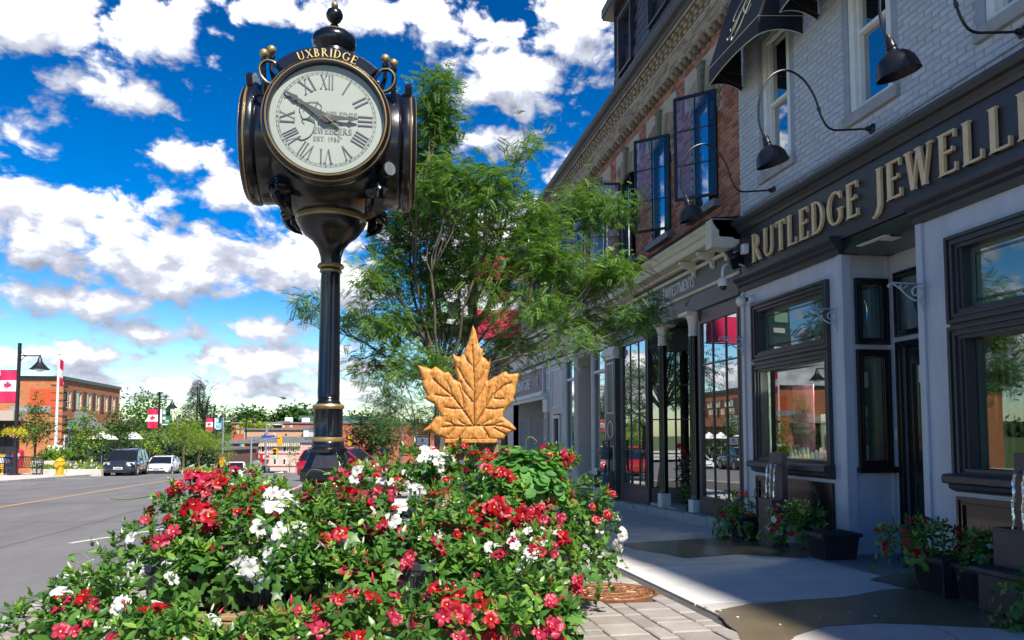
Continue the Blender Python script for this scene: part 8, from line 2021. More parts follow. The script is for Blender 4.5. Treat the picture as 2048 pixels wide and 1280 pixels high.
ltree(232, 57, [(235, 872, 30, 30, 36), (240, 840, 24, 24, 22), (262, 862, 20, 24, 14), (205, 868, 16, 20, 10)], 'dark leafy tree directly above the dark parked car', ['leaf_tree', 'leaf_dark'], .3)
ltree(372, 68, [(372, 868, 34, 20, 24), (350, 858, 22, 16, 12), (395, 872, 28, 18, 16), (378, 852, 24, 12, 10)], 'lime green tree behind the white sedan', ['leaf_lime', 'leaf_tree_b'], .34, T=T_FROND_S, cl=22)
ltree(400, 74, [(400, 862, 26, 14, 12), (412, 880, 24, 16, 12), (388, 890, 22, 14, 10)], 'bright yellow green tree under the conifer', ['leaf_lime'], .34, T=T_FROND_S, cl=22)
ltree(440, 84, [(440, 885, 28, 18, 18), (450, 905, 20, 14, 10), (428, 900, 20, 14, 8)], 'lime green tree beside the brown brick building', ['leaf_lime', 'leaf_tree_b'], .38, T=T_FROND_S, cl=22)
ltree(300, 66, [(290, 880, 30, 18, 14), (315, 890, 22, 14, 8), (330, 872, 20, 12, 8)], 'low lime tree between the umbrella and the second lamp', ['leaf_lime', 'leaf_tree'], .32, cl=20)
ltree(280, 95, [(280, 810, 45, 30, 40), (255, 840, 25, 40, 20), (310, 830, 35, 40, 30), (300, 870, 40, 30, 24)], 'big green tree rising behind the white umbrella', ['leaf_tree', 'leaf_tree_b'], .55, .25, group='large trees behind the left side', cl=18)
ltree(355, 100, [(350, 820, 40, 30, 22), (345, 860, 40, 30, 20), (375, 850, 30, 40, 16)], 'thin olive tree with bare twigs left of the conifer', ['leaf_tree_b', 'leaf_con'], .45, .25, group='large trees behind the left side', cl=10, bark='bark_pale', tw=True)
ltree(425, 120, [(432, 830, 26, 22, 26), (445, 860, 22, 20, 16), (415, 855, 20, 20, 14)], 'dark tree right of the conifer', ['leaf_dark', 'leaf_tree'], .6, .25, group='large trees behind the left side', cl=18)
# left side beyond the picture edge, seen in the shop windows
for k, lab in enumerate(('furthest behind the viewpoint', 'second', 'third', 'fourth', 'fifth', 'sixth', 'last')):
 x, y = -19.5, -8+7.5*k; c_ = Vector((x, y, gz(y)+4.2)); tree('street_tree', 'bushy far pavement tree left of the picture, %s of its row' % lab, (x, y, gz(y)), (x, y, gz(y)+2.4), [(c_, (2.2, 2.6, 2.2), 46), (c_+Vector((.6, .9, 1.6)), (1.3, 1.5, 1.3), 18)], ['leaf_tree', 'leaf_dark'], .3, T_LEAF_S, .1, group='trees on the left pavement', cl=16, twigs=False)
for k, (x, y) in enumerate(((-40, 12), (-38, 24), (-42, 36), (-47, 48), (-30, 4))):
 c_ = Vector((x, y, gz(y)+5.5)); tree('tall_tree', 'tall tree behind the far pavement left of the picture, %s' % ('nearest', 'second', 'third', 'fourth', 'apart from the others')[k], (x, y, gz(y)), (x, y, gz(y)+3), [(c_, (4, 4, 4), 60), (c_+Vector((1, 3, 1)), (3, 3, 3), 30)], ['leaf_dark', 'leaf_tree'], .6, T_LEAF_S, .25, group='tall trees left of the picture', cl=16, twigs=False)
# conifer
d = 110; b_ = at(393, 870, d); t = thing('conifer', 'tall dark spruce rising above the lime trees', 'tree', (b_.x, b_.y, gz(b_.y))); zt_ = at(393, 758, d).z; g_ = gz(b_.y); q = MB(); q.lathe([(.3, 0), (.05, zt_-g_)], (b_.x, b_.y, g_), 8); q.build('trunk', 'bark', t)
q = MB()
for k in range(2600):
 tt = RT.random()**.7; z = zt_-(zt_-g_-2)*tt*.85; rr = (.2+4.0*tt)*RT.uniform(.3, 1); a = RT.uniform(0, 6.283); p_ = Vector((b_.x+rr*math.cos(a), b_.y+rr*math.sin(a), z-.2*rr)); put(q, T_FROND_S, p_, Vector((math.cos(a), math.sin(a), -.25)), Vector((0, 0, 1))+rv(.3), .8)
q.build('crown', 'leaf_con', t, fixn=False, kind='stuff')
# bare twiggy tree beside the spruce
b_ = at(410, 870, 112); t = thing('bare_tree', 'bare grey tree with fine twigs beside the spruce', 'tree', (b_.x, b_.y, gz(b_.y))); q = MB(); F0 = at(408, 840, 112); limb(q, (b_.x, b_.y, gz(b_.y)), F0, .25, .14, .03); q.build('trunk', 'bark_pale', t); q = MB()
for k in range(16):
 e = at(408+RT.uniform(-28, 22), 775+RT.uniform(-20, 45), 112+RT.uniform(-2, 2)); P = limb(q, F0, e, .10, .03, .10, 6)
 for j in range(6): s_ = P[RT.randint(2, 6)]; limb(q, s_, s_+Vector((RT.uniform(-1.4, 1.4), RT.uniform(-1, 1), RT.uniform(-.2, 1.6))), .04, .015, .15, 3)
q.build('branches', 'bark_pale', t, fixn=False, kind='stuff')
# patio: umbrellas and fence
for px, py, d, lab in ((205, 872, 56, 'white patio umbrella half hidden by the round tree'), (268, 872, 60, 'white patio umbrella above the dark parked car')):
 c = at(px, py-5, d); t = thing('patio_umbrella', lab, 'umbrella', (c.x, c.y, gz(c.y)), 'white patio umbrellas'); q = MB(); q.lathe([(1.1 if px < 220 else .7, -.42), (.9 if px < 220 else .5, -.22), (.25, 0), (.12, .12), (.0, .14)], c, 8, smooth=False, cap=False); q.build('canopy', 'white_flag', t); q = MB(); q.lathe([(.03, gz(c.y)-c.z), (.03, 0)], c, 6); q.build('pole', 'galv', t)
A = at(150, 870, 53); B = at(208, 870, 53); q = MB(); U = (B-A).normalized(); L_ = (B-A).length; t = thing('patio_fence', 'dark patio fence behind the flower bed left of the dark car', 'fence', (A.x, A.y, gz(A.y)))
for k in range(2): o = A+Vector((0, 0, gz(A.y)+.5+k*.75-1.25)); q.beam(o, o+U*L_, .05, .06)
q.build('rail', 'black_metal', t); 
for k in range(26): q = MB(); o = A+U*(L_*k/25)+Vector((0, 0, gz(A.y)-1.25)); q.beam(o, o+Vector((0, 0, 1.3)), .03, .03); q.build('slat', 'black_metal', t)
A = at(150, 870, 58); B = at(425, 870, 92); q = MB(); q.add([(A.x, A.y, gz(A.y)), (B.x, B.y, gz(B.y)), (B.x, B.y, at(345, 880, 70).z), (A.x, A.y, at(150, 880, 58).z)], [(0, 1, 2, 3)]); q.add([(A.x-8, A.y+.05, gz(A.y)), (A.x, A.y+.05, gz(A.y)), (A.x, A.y+.05, at(150, 880, 58).z), (A.x-8, A.y+.05, at(150, 880, 58).z)], [(0, 1, 2, 3)]); 
pav_ = thing('patio_hedge', 'dark shaded hedge and patio behind the parked cars', 'hedge', (A.x, A.y, gz(A.y)))
q = MB()
for i in range(1500):
 s_ = RT.random(); p_ = A.lerp(B, s_); z = RT.uniform(gz(p_.y), at(250, 884, 62).z); 
 for k in range(4): put(q, T_LEAF_S, Vector((p_.x+RT.gauss(0, .5), p_.y+RT.gauss(0, .5), z+RT.gauss(0, .2))), Vector((RT.gauss(0, 1), RT.gauss(0, 1), RT.gauss(0, 1))), Vector((0, 0, 1))+rv(.6), .6, RT.randrange(2))
q.build('foliage', ['leaf_dark', 'leaf_con'], pav_, fixn=False, kind='stuff')
tb = MB(); c = at(192, 934, 50); 
# ---------------------------------------------------------------- cobra head lights, signals, signs
def cobra(px, pyt, d, ex, ey, label):
 b_ = at(px, 870, d); t = thing('highway_lamp', label, 'street light', (b_.x, b_.y, gz(b_.y)), 'grey curved street lights'); T_ = at(px, pyt, d); E_ = at(ex, ey, d); q = MB(); q.lathe([(.13, 0), (.09, T_.z-gz(b_.y))], (b_.x, b_.y, gz(b_.y)), 10); q.build('pole', 'galv', t)
 q = MB(); q.tube(spl([T_, T_.lerp(E_, .35)+Vector((0, 0, (E_.z-T_.z)*.35)), T_.lerp(E_, .7)+Vector((0, 0, (E_.z-T_.z)*.28)), E_]), .06, 6); q.build('arm', 'galv', t)
 q = MB(); q.lathe_ax([(.05, -.2), (.13, .2), (.14, .7), (.06, 1.0)], E_-Rv*.1, Rv, 10); q.build('lamp_head', 'galv', t)
cobra(446, 832, 95, 478, 816, 'grey curved street light left of the hill trees'); cobra(535, 860, 118, 570, 843, 'grey curved street light in front of the orange apartment block')
def signal(px, py, d, label, face=True, h=1.15):
 c = at(px, py, d); t = thing('traffic_light', label, 'traffic light', c, 'yellow traffic lights at the junction'); w_ = 9*d/FPX/2; hh = 21*d/FPX; up = Vector((0, 0, 1))
 q = MB(); o = c-up*hh/2; P = [o-Rv*w_, o+Rv*w_, o+Rv*w_+FWD*.3, o-Rv*w_+FWD*.3]; q.hexa(P+[p_+up*hh for p_ in P]); q.build('housing', 'sig_yellow', t, .03)
 if face:
  for k, m_ in enumerate(('sig_off', 'sig_off', 'sig_green')): q = MB(); q.lathe_ax([(w_*.62, 0), (w_*.62, .04)], c+up*(hh*(.30-.30*k))-FWD*.01, -FWD, 14); q.build('lens', m_, t)
  q = MB()
  for k in range(3): cc = c+up*(hh*(.30-.30*k)+w_*.5); q.beam(cc-Rv*w_*.6-FWD*.01, cc-Rv*w_*.6-FWD*.25, .03, .03); q.beam(cc-Rv*w_*.6-FWD*.13, cc+Rv*w_*.6-FWD*.13, .25, .03)
  q.build('visor', 'sig_yellow', t)
 return c
SD = 92
signal(550, 907, SD, 'yellow traffic light showing green above the red sign'); signal(559, 881, SD-6, 'yellow traffic light seen from behind, hanging from the long arm', False); signal(443+0, 925, SD, 'small yellow signal beside the white pickup', False); signal(700, 880, 96, 'yellow traffic light to the right of the clock post', False)
b_ = at(503, 870, SD-6); t = thing('signal_pole', 'grey pole with a long sloping arm carrying the traffic light', 'signal pole', (b_.x, b_.y, gz(b_.y))); q = MB(); q.lathe([(.13, 0), (.10, at(503, 875, SD-6).z-gz(b_.y))], (b_.x, b_.y, gz(b_.y)), 10); q.build('pole', 'galv', t); q = MB(); q.tube([at(503, 886, SD-6), at(545, 876, SD-6), at(560, 875, SD-6)], .07, 6); q.build('arm', 'galv', t); q = MB(); c = at(536, 874, SD-6); q.box(c.x-.7, c.x+.7, c.y-.05, c.y+.05, c.z-.12, c.z+.18); q.build('street_name_sign', 'visa_blue', t)
b_ = at(532, 870, SD); t = thing('signal_pole', 'grey pole beside the red C sign', 'signal pole', (b_.x, b_.y, gz(b_.y))); q = MB(); q.lathe([(.13, 0), (.09, at(532, 845, SD).z-gz(b_.y))], (b_.x, b_.y, gz(b_.y)), 10); q.build('pole', 'galv', t); q = MB(); q.tube([at(533, 912, SD), at(540, 908, SD), at(549, 908, SD)], .04, 6); q.build('arm', 'galv', t)
# ---------------------------------------------------------------- far end of the street
def fbuild(name, label, pxa, pxb, pyt, pyb, d, dep, mat, wins=(), cap='roof_grey', wmat='white_trim', capz=.3, pane='glass_far', arch=False):
 A = at(pxa, pyt, d); B = at(pxb, pyt, d); zt_ = A.z; zb_ = at(pxa, pyb, d).z; U = Vector((B.x-A.x, B.y-A.y, 0)); L_ = U.length; U.normalize(); V = Vector((-U.y, U.x, 0)); V = V if V.dot(FWD) > 0 else -V
 t = thing(name, label, 'building', (A.x, A.y, zb_)); q = MB(); A0 = Vector((A.x, A.y, 0)); P = [A0, A0+U*L_, A0+U*L_+V*dep, A0+V*dep]; up = Vector((0, 0, 1)); q.hexa([p_+up*(zb_-3) for p_ in P]+[p_+up*zt_ for p_ in P]); q.build('wall', mat, t)
 q = MB(); P = [A0-U*.25-V*.25, A0+U*(L_+.25)-V*.25, A0+U*(L_+.25)+V*(dep+.2), A0-U*.25+V*(dep+.2)]; q.hexa([p_+up*zt_ for p_ in P]+[p_+up*(zt_+capz) for p_ in P]); q.build('roof', cap, t)
 for (a0, a1, t0, t1) in wins:
  x0, x1 = (a0-pxa)/(pxb-pxa)*L_, (a1-pxa)/(pxb-pxa)*L_; z1, z0 = at(pxa, t0, d).z, at(pxa, t1, d).z; o = A0+U*x0-V*.08; w_ = x1-x0
  q = MB(); pts = [(0, z0), (w_, z0), (w_, z1)]+([(w_/2+w_/2*math.cos(PI*k/6), z1+w_*.45*math.sin(PI*k/6)) for k in range(1, 6)] if arch else [])+[(0, z1)]; q.prism(pts, o, U, up, V*.1); f_ = q.build('window', wmat, t)
  q = MB(); m_ = w_*.16; q.prism([(m_, z0+.15), (w_-m_, z0+.15), (w_-m_, z1-(0 if arch else .15)), (m_, z1-(0 if arch else .15))], o-V*.03, U, up, V*.02); q.build('pane', pane, f_)
 return t, A0, U, V, L_, zt_
Wp = [(523, 530, 892, 905), (545, 552, 892, 905), (567, 573, 892, 905), (509, 515, 918, 930), (548, 554, 918, 930), (567, 573, 918, 930), (501, 508, 893, 904), (585, 590, 893, 905)]
t, A0, U, V, L_, zt_ = fbuild('pink_victorian_building', 'pink two storey Victorian building with arched windows at the end of the street', 497, 606, 886, 946, 112, 14, 'stucco_pink', Wp, 'roof_grey', capz=.9, arch=True)
q = MB()
for k in range(26): o = A0+U*(L_*(k+.3)/26)-V*.5; q.hexa([o+Vector((0, 0, zt_-.5)), o+U*.15+Vector((0, 0, zt_-.5)), o+U*.15+V*.5+Vector((0, 0, zt_-.5)), o+V*.5+Vector((0, 0, zt_-.5)), o+Vector((0, 0, zt_)), o+U*.15+Vector((0, 0, zt_)), o+U*.15+V*.5+Vector((0, 0, zt_)), o+V*.5+Vector((0, 0, zt_))])
q.build('eaves_brackets', 'cream', t, kind='stuff')
q = MB(); z_ = at(497, 907, 112).z; q.prism([(0, z_), (L_, z_), (L_, z_+.18), (0, z_+.18)], A0-V*.12, U, Vector((0, 0, 1)), V*.1); z_ = at(497, 932, 112).z; q.prism([(0, z_), (L_, z_), (L_, z_+.15), (0, z_+.15)], A0-V*.12, U, Vector((0, 0, 1)), V*.1); q.build('string_course', 'brick_pink', t)
for a0, a1, z0, z1, nm in ((522, 540, 909, 920, 'C'), (522, 531, 924, 933, '')):
 s0, s1 = (a0-497)/109*L_, (a1-497)/109*L_; zA, zB = at(a0, z1, 111).z, at(a0, z0, 111).z; q = MB(); q.prism([(s0, zA), (s1, zA), (s1, zB), (s0, zB)], A0-V*.5, U, Vector((0, 0, 1)), V*.3); sg = q.build('red_sign', 'red_sign', t)
 if nm: sans('C', 1.0, 'paper', sg, A0-V*.52+U*(s0+.45)+Vector((0, 0, zA+.12)), U, (0, 0, 1), .01, bold=.03, sx=1.3)
fbuild('brown_brick_building', 'brown brick building with a rainbow mural panel behind the white pickup', 462, 499, 887, 946, 108, 12, 'brick_brown', [(491, 495, 902, 918)], 'roof_grey', capz=.5)
c = at(479, 888, 107.6); u_ = Rv
mp = thing('rainbow_panel', 'rainbow coloured panel on the brown brick building', 'banner', c)
for k, m_ in enumerate(('rainbow_a', 'rainbow_b', 'rainbow_c', 'rainbow_d', 'rainbow_e')):
 q = MB(); w_ = 11*107.6/FPX/5; q.prism([(w_*k, -1.55), (w_*(k+1), -1.55), (w_*(k+1), 0), (w_*k, 0)], c, u_, Vector((0, 0, 1)), -FWD*.1); q.build('stripe', m_, mp)
fbuild('tan_brick_block', 'long tan brick block above the pink building', 488, 606, 860, 930, 128, 14, 'brick_tan', [(546, 550, 867, 872), (528, 533, 868, 869), (570, 575, 868, 869)], 'roof_grey', capz=.3)
fbuild('white_gable_building', 'white rendered building end next to the tan block', 607, 617, 857, 946, 126, 8, 'white_trim', [], 'roof_grey')
fbuild('apartment_block', 'orange red apartment block with balconies on the rise beyond the junction', 464, 900, 847, 935, 165, 20, 'brick_red_far', [(473, 478, 851, 856), (473, 478, 861, 867), (529, 534, 851, 855), (563, 569, 851, 855), (640, 646, 851, 856), (780, 786, 852, 858), (484, 489, 851, 856), (484, 489, 861, 867), (500, 505, 850, 854), (512, 517, 850, 854), (580, 585, 851, 855)], 'roof_grey', capz=.3)
t, A0, U, V, L_, zt_ = fbuild('balcony_shade', 'dark slab standing for balcony shade in the orange red block', 535, 562, 850, 855, 164.4, .4, 'shadow_dark', [], 'cream', capz=.25)  # near-black slab carries the shade of the balconies in its colour
fbuild('far_green_roof', 'low building with a green roof beyond the clock post', 604, 720, 842, 850, 175, 12, 'white_trim', [], 'roof_green', capz=1.2)
fbuild('side_shop', 'low pink shop beside the junction, left of the clock base', 600, 640, 885, 946, 104, 6, 'brick_pink', [(606, 614, 915, 930), (618, 626, 915, 930)], 'roof_grey')
fbuild('left_low_shop', 'brown shop half hidden by the lime trees', 395, 461, 900, 946, 100, 10, 'brick_brown', [(400, 412, 910, 930), (418, 430, 910, 930)], 'roof_grey')
for px, pyb, lab in ((612, 843, 'white rooftop unit'), (578, 842, 'chimney stack on the apartment block')):
 c = at(px, pyb, 170); q = MB(); q.box(c.x-.8, c.x+.8, c.y-.8, c.y+.8, c.z-.6, c.z+.8); solo(q, 'rooftop_unit', 'white_trim', lab+' seen above the rooftops', 'rooftop unit', c)
# hill woods
hb = MB()
def wood(lst, d, mats, label, ls, cl=16):
 for k, (px, py, rx, ry, n_, lab) in enumerate(lst):
  b_ = at(px, 870, d); tree('hill_tree', lab, (b_.x, b_.y, gz(b_.y)-.5), at(px, py+ry*.6, d), blobpx([(px, py, rx, ry, n_), (px-rx*.5, py+ry*.5, rx*.7, ry*.7, n_//2), (px+rx*.55, py+ry*.45, rx*.7, ry*.7, n_//2)], d, 2), mats, ls, T_LEAF_S, .4, 'bark', 'trees on the hill beyond the town', cl=cl, twigs=False)
wood([(505, 832, 22, 14, 34, 'dark round hill tree left of centre above the apartment block'), (485, 843, 14, 8, 14, 'small hill tree at the left end of the apartment roof'), (590, 828, 30, 14, 44, 'broad hill tree just left of the clock post'), (560, 840, 12, 8, 10, 'small pointed hill tree between the two big ones'), (640, 838, 24, 12, 24, 'hill tree behind the clock post'), (700, 848, 24, 10, 26, 'hill tree right of the clock post'), (770, 850, 30, 12, 26, 'hill tree behind the round tree'), (530, 846, 16, 6, 10, 'low hill tree over the orange roof')], 200, ['leaf_dark', 'leaf_tree'], '', 1.5)
wood([(495, 850, 10, 5, 10, 'lime shrub on the orange roofline'), (520, 851, 12, 4, 10, 'low lime shrub in front of the apartment block')], 160, ['leaf_lime'], '', .8)
q = MB(); N = 60
pts = []
for k in range(N+1):
 a = rad(-75+150*k/N); r_ = 420; pts.append((r_*math.sin(a), r_*math.cos(a), 3.5+2.5*mnoise.noise(Vector((k*.35, 1, 0)))+1.5*mnoise.noise(Vector((k*1.1, 5, 0)))))
vs = []
for x, y, z in pts: vs += [(x, y, -12), (x*1.0, y*1.0, z+3), (x*1.25, y*1.25, z+6)]
q.add(vs, [f for k in range(N) for f in ((3*k, 3*k+3, 3*k+4, 3*k+1), (3*k+1, 3*k+4, 3*k+5, 3*k+2))], 0, True); struct(q, 'hills', 'hill')
q = MB()
for k in range(3200):
 i = RT.randrange(N); t_ = RT.random(); x = pts[i][0]*(1-t_)+pts[i+1][0]*t_; y = pts[i][1]*(1-t_)+pts[i+1][1]*t_; z = pts[i][2]*(1-t_)+pts[i+1][2]*t_+3+RT.uniform(-4, 1.5)
 for j in range(3): put(q, T_LEAF_S, Vector((x*.985+RT.gauss(0, 1.5), y*.985+RT.gauss(0, 1.5), z+RT.gauss(0, 1))), Vector((RT.gauss(0, 1), RT.gauss(0, 1), RT.gauss(0, 1))), Vector((0, 0, 1))+rv(.5), 3.4, RT.randrange(2))
o = q.build('woodland', ['leaf_dark', 'leaf_tree'], None, fixn=False, kind='stuff'); o['label'] = 'distant green woodland along the skyline'; o['category'] = 'woodland'
# young thin trees, flowers pots near the junction
for px, d, lab in ((580, 84, 'thin young tree with sparse leaves left of the clock base, nearer the pole'), (592, 88, 'thin young tree with sparse leaves closest to the clock base')):
 ltree(px, d, [(px, 915, 7, 18, 8), (px+2, 890, 5, 12, 4)], lab, ['leaf_tree_b'], .3, .05, 'young trees by the junction', cl=8)
# overhead wires right of the clock
q = MB()
for z_ in (853, 861, 867): q.tube([at(560, z_-4, 140), at(700, z_, 140), at(860, z_-3, 140)], .03, 4)
tag(q.build('overhead_wires', 'black_metal', None), 'thin overhead wires crossing the street in the distance', 'wires')
q = MB(); c = at(845, 883, 20); 
t = thing('hanging_sign', 'white sign with a black frame hanging left of the maple leaf', 'sign', c); q = MB(); s_ = 20/FPX
q.prism([(-14*s_, -10*s_), (14*s_, -10*s_), (14*s_, 10*s_), (-14*s_, 10*s_)], c, Rv, Vector((0, 0, 1)), FWD*.03); q.build('frame', 'black_metal', t); q = MB(); q.prism([(-12*s_, -8*s_), (12*s_, -8*s_), (12*s_, 8*s_), (-12*s_, 8*s_)], c-FWD*.004, Rv, Vector((0, 0, 1)), FWD*.004); q.build('board', 'paper', t)
q = MB(); q.prism([(-2*s_, -1*s_), (2*s_, -1*s_), (2*s_, 4*s_), (0, 6*s_), (-2*s_, 4*s_)], c-FWD*.008, Rv, Vector((0, 0, 1)), FWD*.003); q.prism([(-7*s_, -4*s_), (7*s_, -4*s_), (7*s_, -3*s_), (-7*s_, -3*s_)], c-FWD*.008, Rv, Vector((0, 0, 1)), FWD*.003); q.build('emblem', 'roof_grey', t)
q = MB(); q.tube([c+Rv*14*s_+Vector((0, 0, .18)), c-Rv*14*s_+Vector((0, 0, .18))], .012, 5); q.tube([c+Rv*14*s_+Vector((0, 0, .3)), c+Rv*14*s_+Vector((0, 0, gz(c.y)-c.z))], .02, 6); q.build('sign_post', 'black_metal', t)
# parking sign, small cafe table
c = at(704, 900, 40); t = thing('parking_sign', 'small white and green parking sign behind the red car', 'sign', (c.x, c.y, gz(c.y))); q = MB(); q.box(c.x-.02, c.x+.02, c.y, c.y+.04, gz(c.y), c.z+.15); q.build('post', 'galv', t); q = MB(); s_ = 40/FPX; q.prism([(-5*s_, -6*s_), (5*s_, -6*s_), (5*s_, 6*s_), (-5*s_, 6*s_)], c, Rv, Vector((0, 0, 1)), -FWD*.02); q.build('plate', 'paper', t); q = MB(); q.lathe_ax([(2.6*s_, 0), (2.6*s_, .01)], c-FWD*.02, -FWD, 14); q.build('emblem', 'street_green', t)
c = at(785, 925, 17); g_ = gz(c.y); t = thing('cafe_table', 'small grey metal table with chairs beyond the flowers', 'table', (c.x, c.y, g_)); q = MB(); q.box(c.x-.45, c.x+.45, c.y-.35, c.y+.35, g_+.72, g_+.75); q.build('table_top', 'galv', t)
for sx_ in (-1, 1):
 for sy_ in (-1, 1): q = MB(); q.box(c.x+sx_*.4-.015, c.x+sx_*.4+.015, c.y+sy_*.3-.015, c.y+sy_*.3+.015, g_, g_+.72); q.build('leg', 'galv', t)
for dx, lab in ((-.75, 'pale grey metal chair left of the small table'), (.8, 'pale grey metal chair right of the small table')):
 x, y = c.x+dx, c.y+.2; t = thing('cafe_chair', lab, 'chair', (x, y, g_)); q = MB(); q.box(x-.2, x+.2, y-.2, y+.2, g_+.44, g_+.47); q.build('seat', 'galv', t); q = MB(); q.box(x-.2, x+.2, y+.18, y+.21, g_+.6, g_+.9); q.build('backrest', 'sign_blue', t)
 for sx_ in (-1, 1):
  for sy_ in (-1, 1): q = MB(); q.box(x+sx_*.18-.012, x+sx_*.18+.012, y+sy_*.18-.012, y+sy_*.18+.012, g_, g_+(.9 if sy_ > 0 else .44)); q.build('leg', 'galv', t)
c = at(768, 915, 30); g_ = gz(c.y); t = thing('lidded_post', 'black capped post beside the dark round tree', 'lantern', (c.x, c.y, g_)); q = MB(); q.lathe([(.05, 0), (.05, 1.0)], (c.x, c.y, g_), 8); q.build('post', 'black_metal', t); q = MB(); q.lathe([(.30, 0), (.30, .04), (.2, .12), (.22, .2), (.1, .28), (0, .3)], (c.x, c.y, g_+1.15), 14); q.lathe([(.15, 0), (.17, .14)], (c.x, c.y, g_+1.0), 10); q.build('cap', 'black_metal', t)  # capped post stands in for an unidentified black lidded shape
# ---------------------------------------------------------------- vehicles
def car(name, label, pos, heading, paint, L_=4.5, W_=1.82, H_=1.65, kind='suv', grp=None, cat='car', plate='plate'):
 """heading: direction the nose points (radians from +X). Body lofted from cross sections, local x forward"""
 t = thing(name, label, cat, (0, 0, 0), grp); hw = W_/2
 if kind == 'suv': ST_ = [(-.5, .32, .62, .86, 0), (-.49, .26, .92, .94, 0), (-.44, .24, 1.02, .98, 1), (-.30, .22, 1.04, 1.0, 2), (-.05, .22, 1.02, 1.0, 2), (.16, .22, 1.0, 1.0, 2), (.26, .22, .99, 1.0, 1), (.40, .24, .93, .97, 0), (.47, .28, .84, .90, 0), (.5, .34, .66, .80, 0)]
 else: ST_ = [(-.5, .34, .70, .84, 0), (-.485, .26, .96, .92, 0), (-.38, .22, .99, .98, 0), (-.27, .20, .96, 1.0, 1), (-.02, .20, .93, 1.0, 2), (.15, .20, .92, 1.0, 2), (.24, .20, .90, 1.0, 1), (.38, .22, .80, .97, 0), (.47, .26, .70, .90, 0), (.5, .32, .52, .80, 0)]
 if kind == 'pickup': ST_ = [(-.5, .40, 1.0, .97, 0), (-.49, .38, 1.08, .98, 0), (-.10, .36, 1.08, 1.0, 0), (-.08, .36, 1.10, 1.0, 1), (.06, .34, 1.10, 1.0, 2), (.16, .34, 1.08, 1.0, 2), (.24, .34, 1.06, 1.0, 1), (.40, .36, 1.0, .97, 0), (.475, .40, .92, .92, 0), (.5, .46, .75, .84, 0)]
 rings = []; 
 for fx, z0, z1, kw, _ in ST_:
  x = fx*L_; w_ = hw*kw; zm = (z0+z1)/2; rings.append([Vector((x, s*a*w_, z)) for s, a, z in ((-1, .80, z0), (-1, .96, z0+.06), (-1, 1.0, zm-.08), (-1, .995, zm+.08), (-1, .96, z1-.09), (-1, .88, z1), (-1, .4, z1+.03), (1, .4, z1+.03), (1, .88, z1), (1, .96, z1-.09), (1, .995, zm+.08), (1, 1.0, zm-.08), (1, .96, z0+.06), (1, .80, z0))])
 q = MB(); loft(q, rings, 0, True)
 if kind == 'suv': cab = [(-.485, .97, .90, .02), (-.42, H_-.10, .78, 1), (-.36, H_-.02, .77, 1), (-.1, H_, .78, 1), (.06, H_-.03, .78, 1), (.12, H_-.09, .78, 1), (.285, 1.0, .90, 0)]
 elif kind == 'pickup': cab = [(-.10, 1.08, .92, .02), (-.085, H_-.12, .80, 1), (-.06, H_-.02, .79, 1), (.05, H_, .79, 1), (.12, H_-.04, .79, 1), (.15, H_-.10, .79, 1), (.25, 1.07, .90, 0)]
 else: cab = [(-.41, .95, .88, .02), (-.28, H_-.10, .76, 1), (-.2, H_-.02, .75, 1), (-.06, H_, .76, 1), (.04, H_-.03, .76, 1), (.09, H_-.08, .76, 1), (.26, .90, .90, 0)]
 zb_ = [1.0, .93, 1.06][['suv', 'sedan', 'pickup'].index(kind)]
 # roof shell and pillars
 top = [Vector((fx*L_, s*kw*hw*k2, z-dz)) for fx, z, kw, _ in cab[1:-1] for s, k2, dz in ((-1, 1, .05), (-1, .9, 0), (1, .9, 0), (1, 1, .05))]
 n_ = len(cab)-2; fs = [(4*i+j, 4*i+j+1, 4*i+j+5, 4*i+j+4) for i in range(n_-1) for j in range(3)]; q.add(top, fs, 0, True)
 A = cab[0]; Z = cab[-1]
 for s in (-1, 1):
  f0 = Vector((cab[1][0]*L_, s*cab[1][2]*hw, cab[1][1]-.05)); r0 = Vector((A[0]*L_, s*A[2]*hw, A[1])); f1 = Vector((cab[-2][0]*L_, s*cab[-2][2]*hw, cab[-2][1]-.05)); r1 = Vector((Z[0]*L_, s*Z[2]*hw, Z[1])); q.beam(r0, f0, .09, .06); q.beam(r1, f1, .06, .05)
  mid = [Vector((fx*L_, s*cab[2][2]*hw*1.0, H_-.06)) for fx in ((-.05,) if kind != 'suv' else (-.07, -.27))]
  for m_ in mid: q.beam(Vector((m_.x-.03, s*.94*hw, zb_)), m_, .07, .04)
 q.build('body', paint, t)
 # greenhouse glass
 q = MB(); i1, i2 = cab[1], cab[-2]; e = .015
 def V_(fx, y, z): return Vector((fx*L_, y*hw, z))
 rear = [V_(A[0]-.0, -A[2]*.9, A[1]-.02), V_(A[0], A[2]*.9, A[1]-.02), V_(i1[0], i1[2]*.92, i1[1]-.03), V_(i1[0], -i1[2]*.92, i1[1]-.03)]; wind = [V_(Z[0], Z[2]*.93, Z[1]-.0), V_(Z[0], -Z[2]*.93, Z[1]), V_(i2[0], -i2[2]*.95, i2[1]-.01), V_(i2[0], i2[2]*.95, i2[1]-.01)]
 q.add(wind, [(0, 1, 2, 3)]); q.build('windscreen', 'car_glass', t); q = MB(); q.add(rear, [(0, 1, 2, 3)]); q.build('rear_window', 'car_glass', t)
 for s in (-1, 1):
  pts = [V_(A[0]+.03, s*.925, zb_-.02), V_(Z[0]-.01, s*.925, zb_-.02), V_(i2[0]-.005, s*.785, H_-.13), V_(cab[3][0], s*.785, H_-.07), V_(i1[0]+.02, s*.785, H_-.13)]; q = MB(); q.add(pts, [(0, 1, 2, 3, 4)]); q.build('side_window', 'car_glass', t)
 # wheels
 wr = {'suv': .36, 'sedan': .33, 'pickup': .40}[kind]
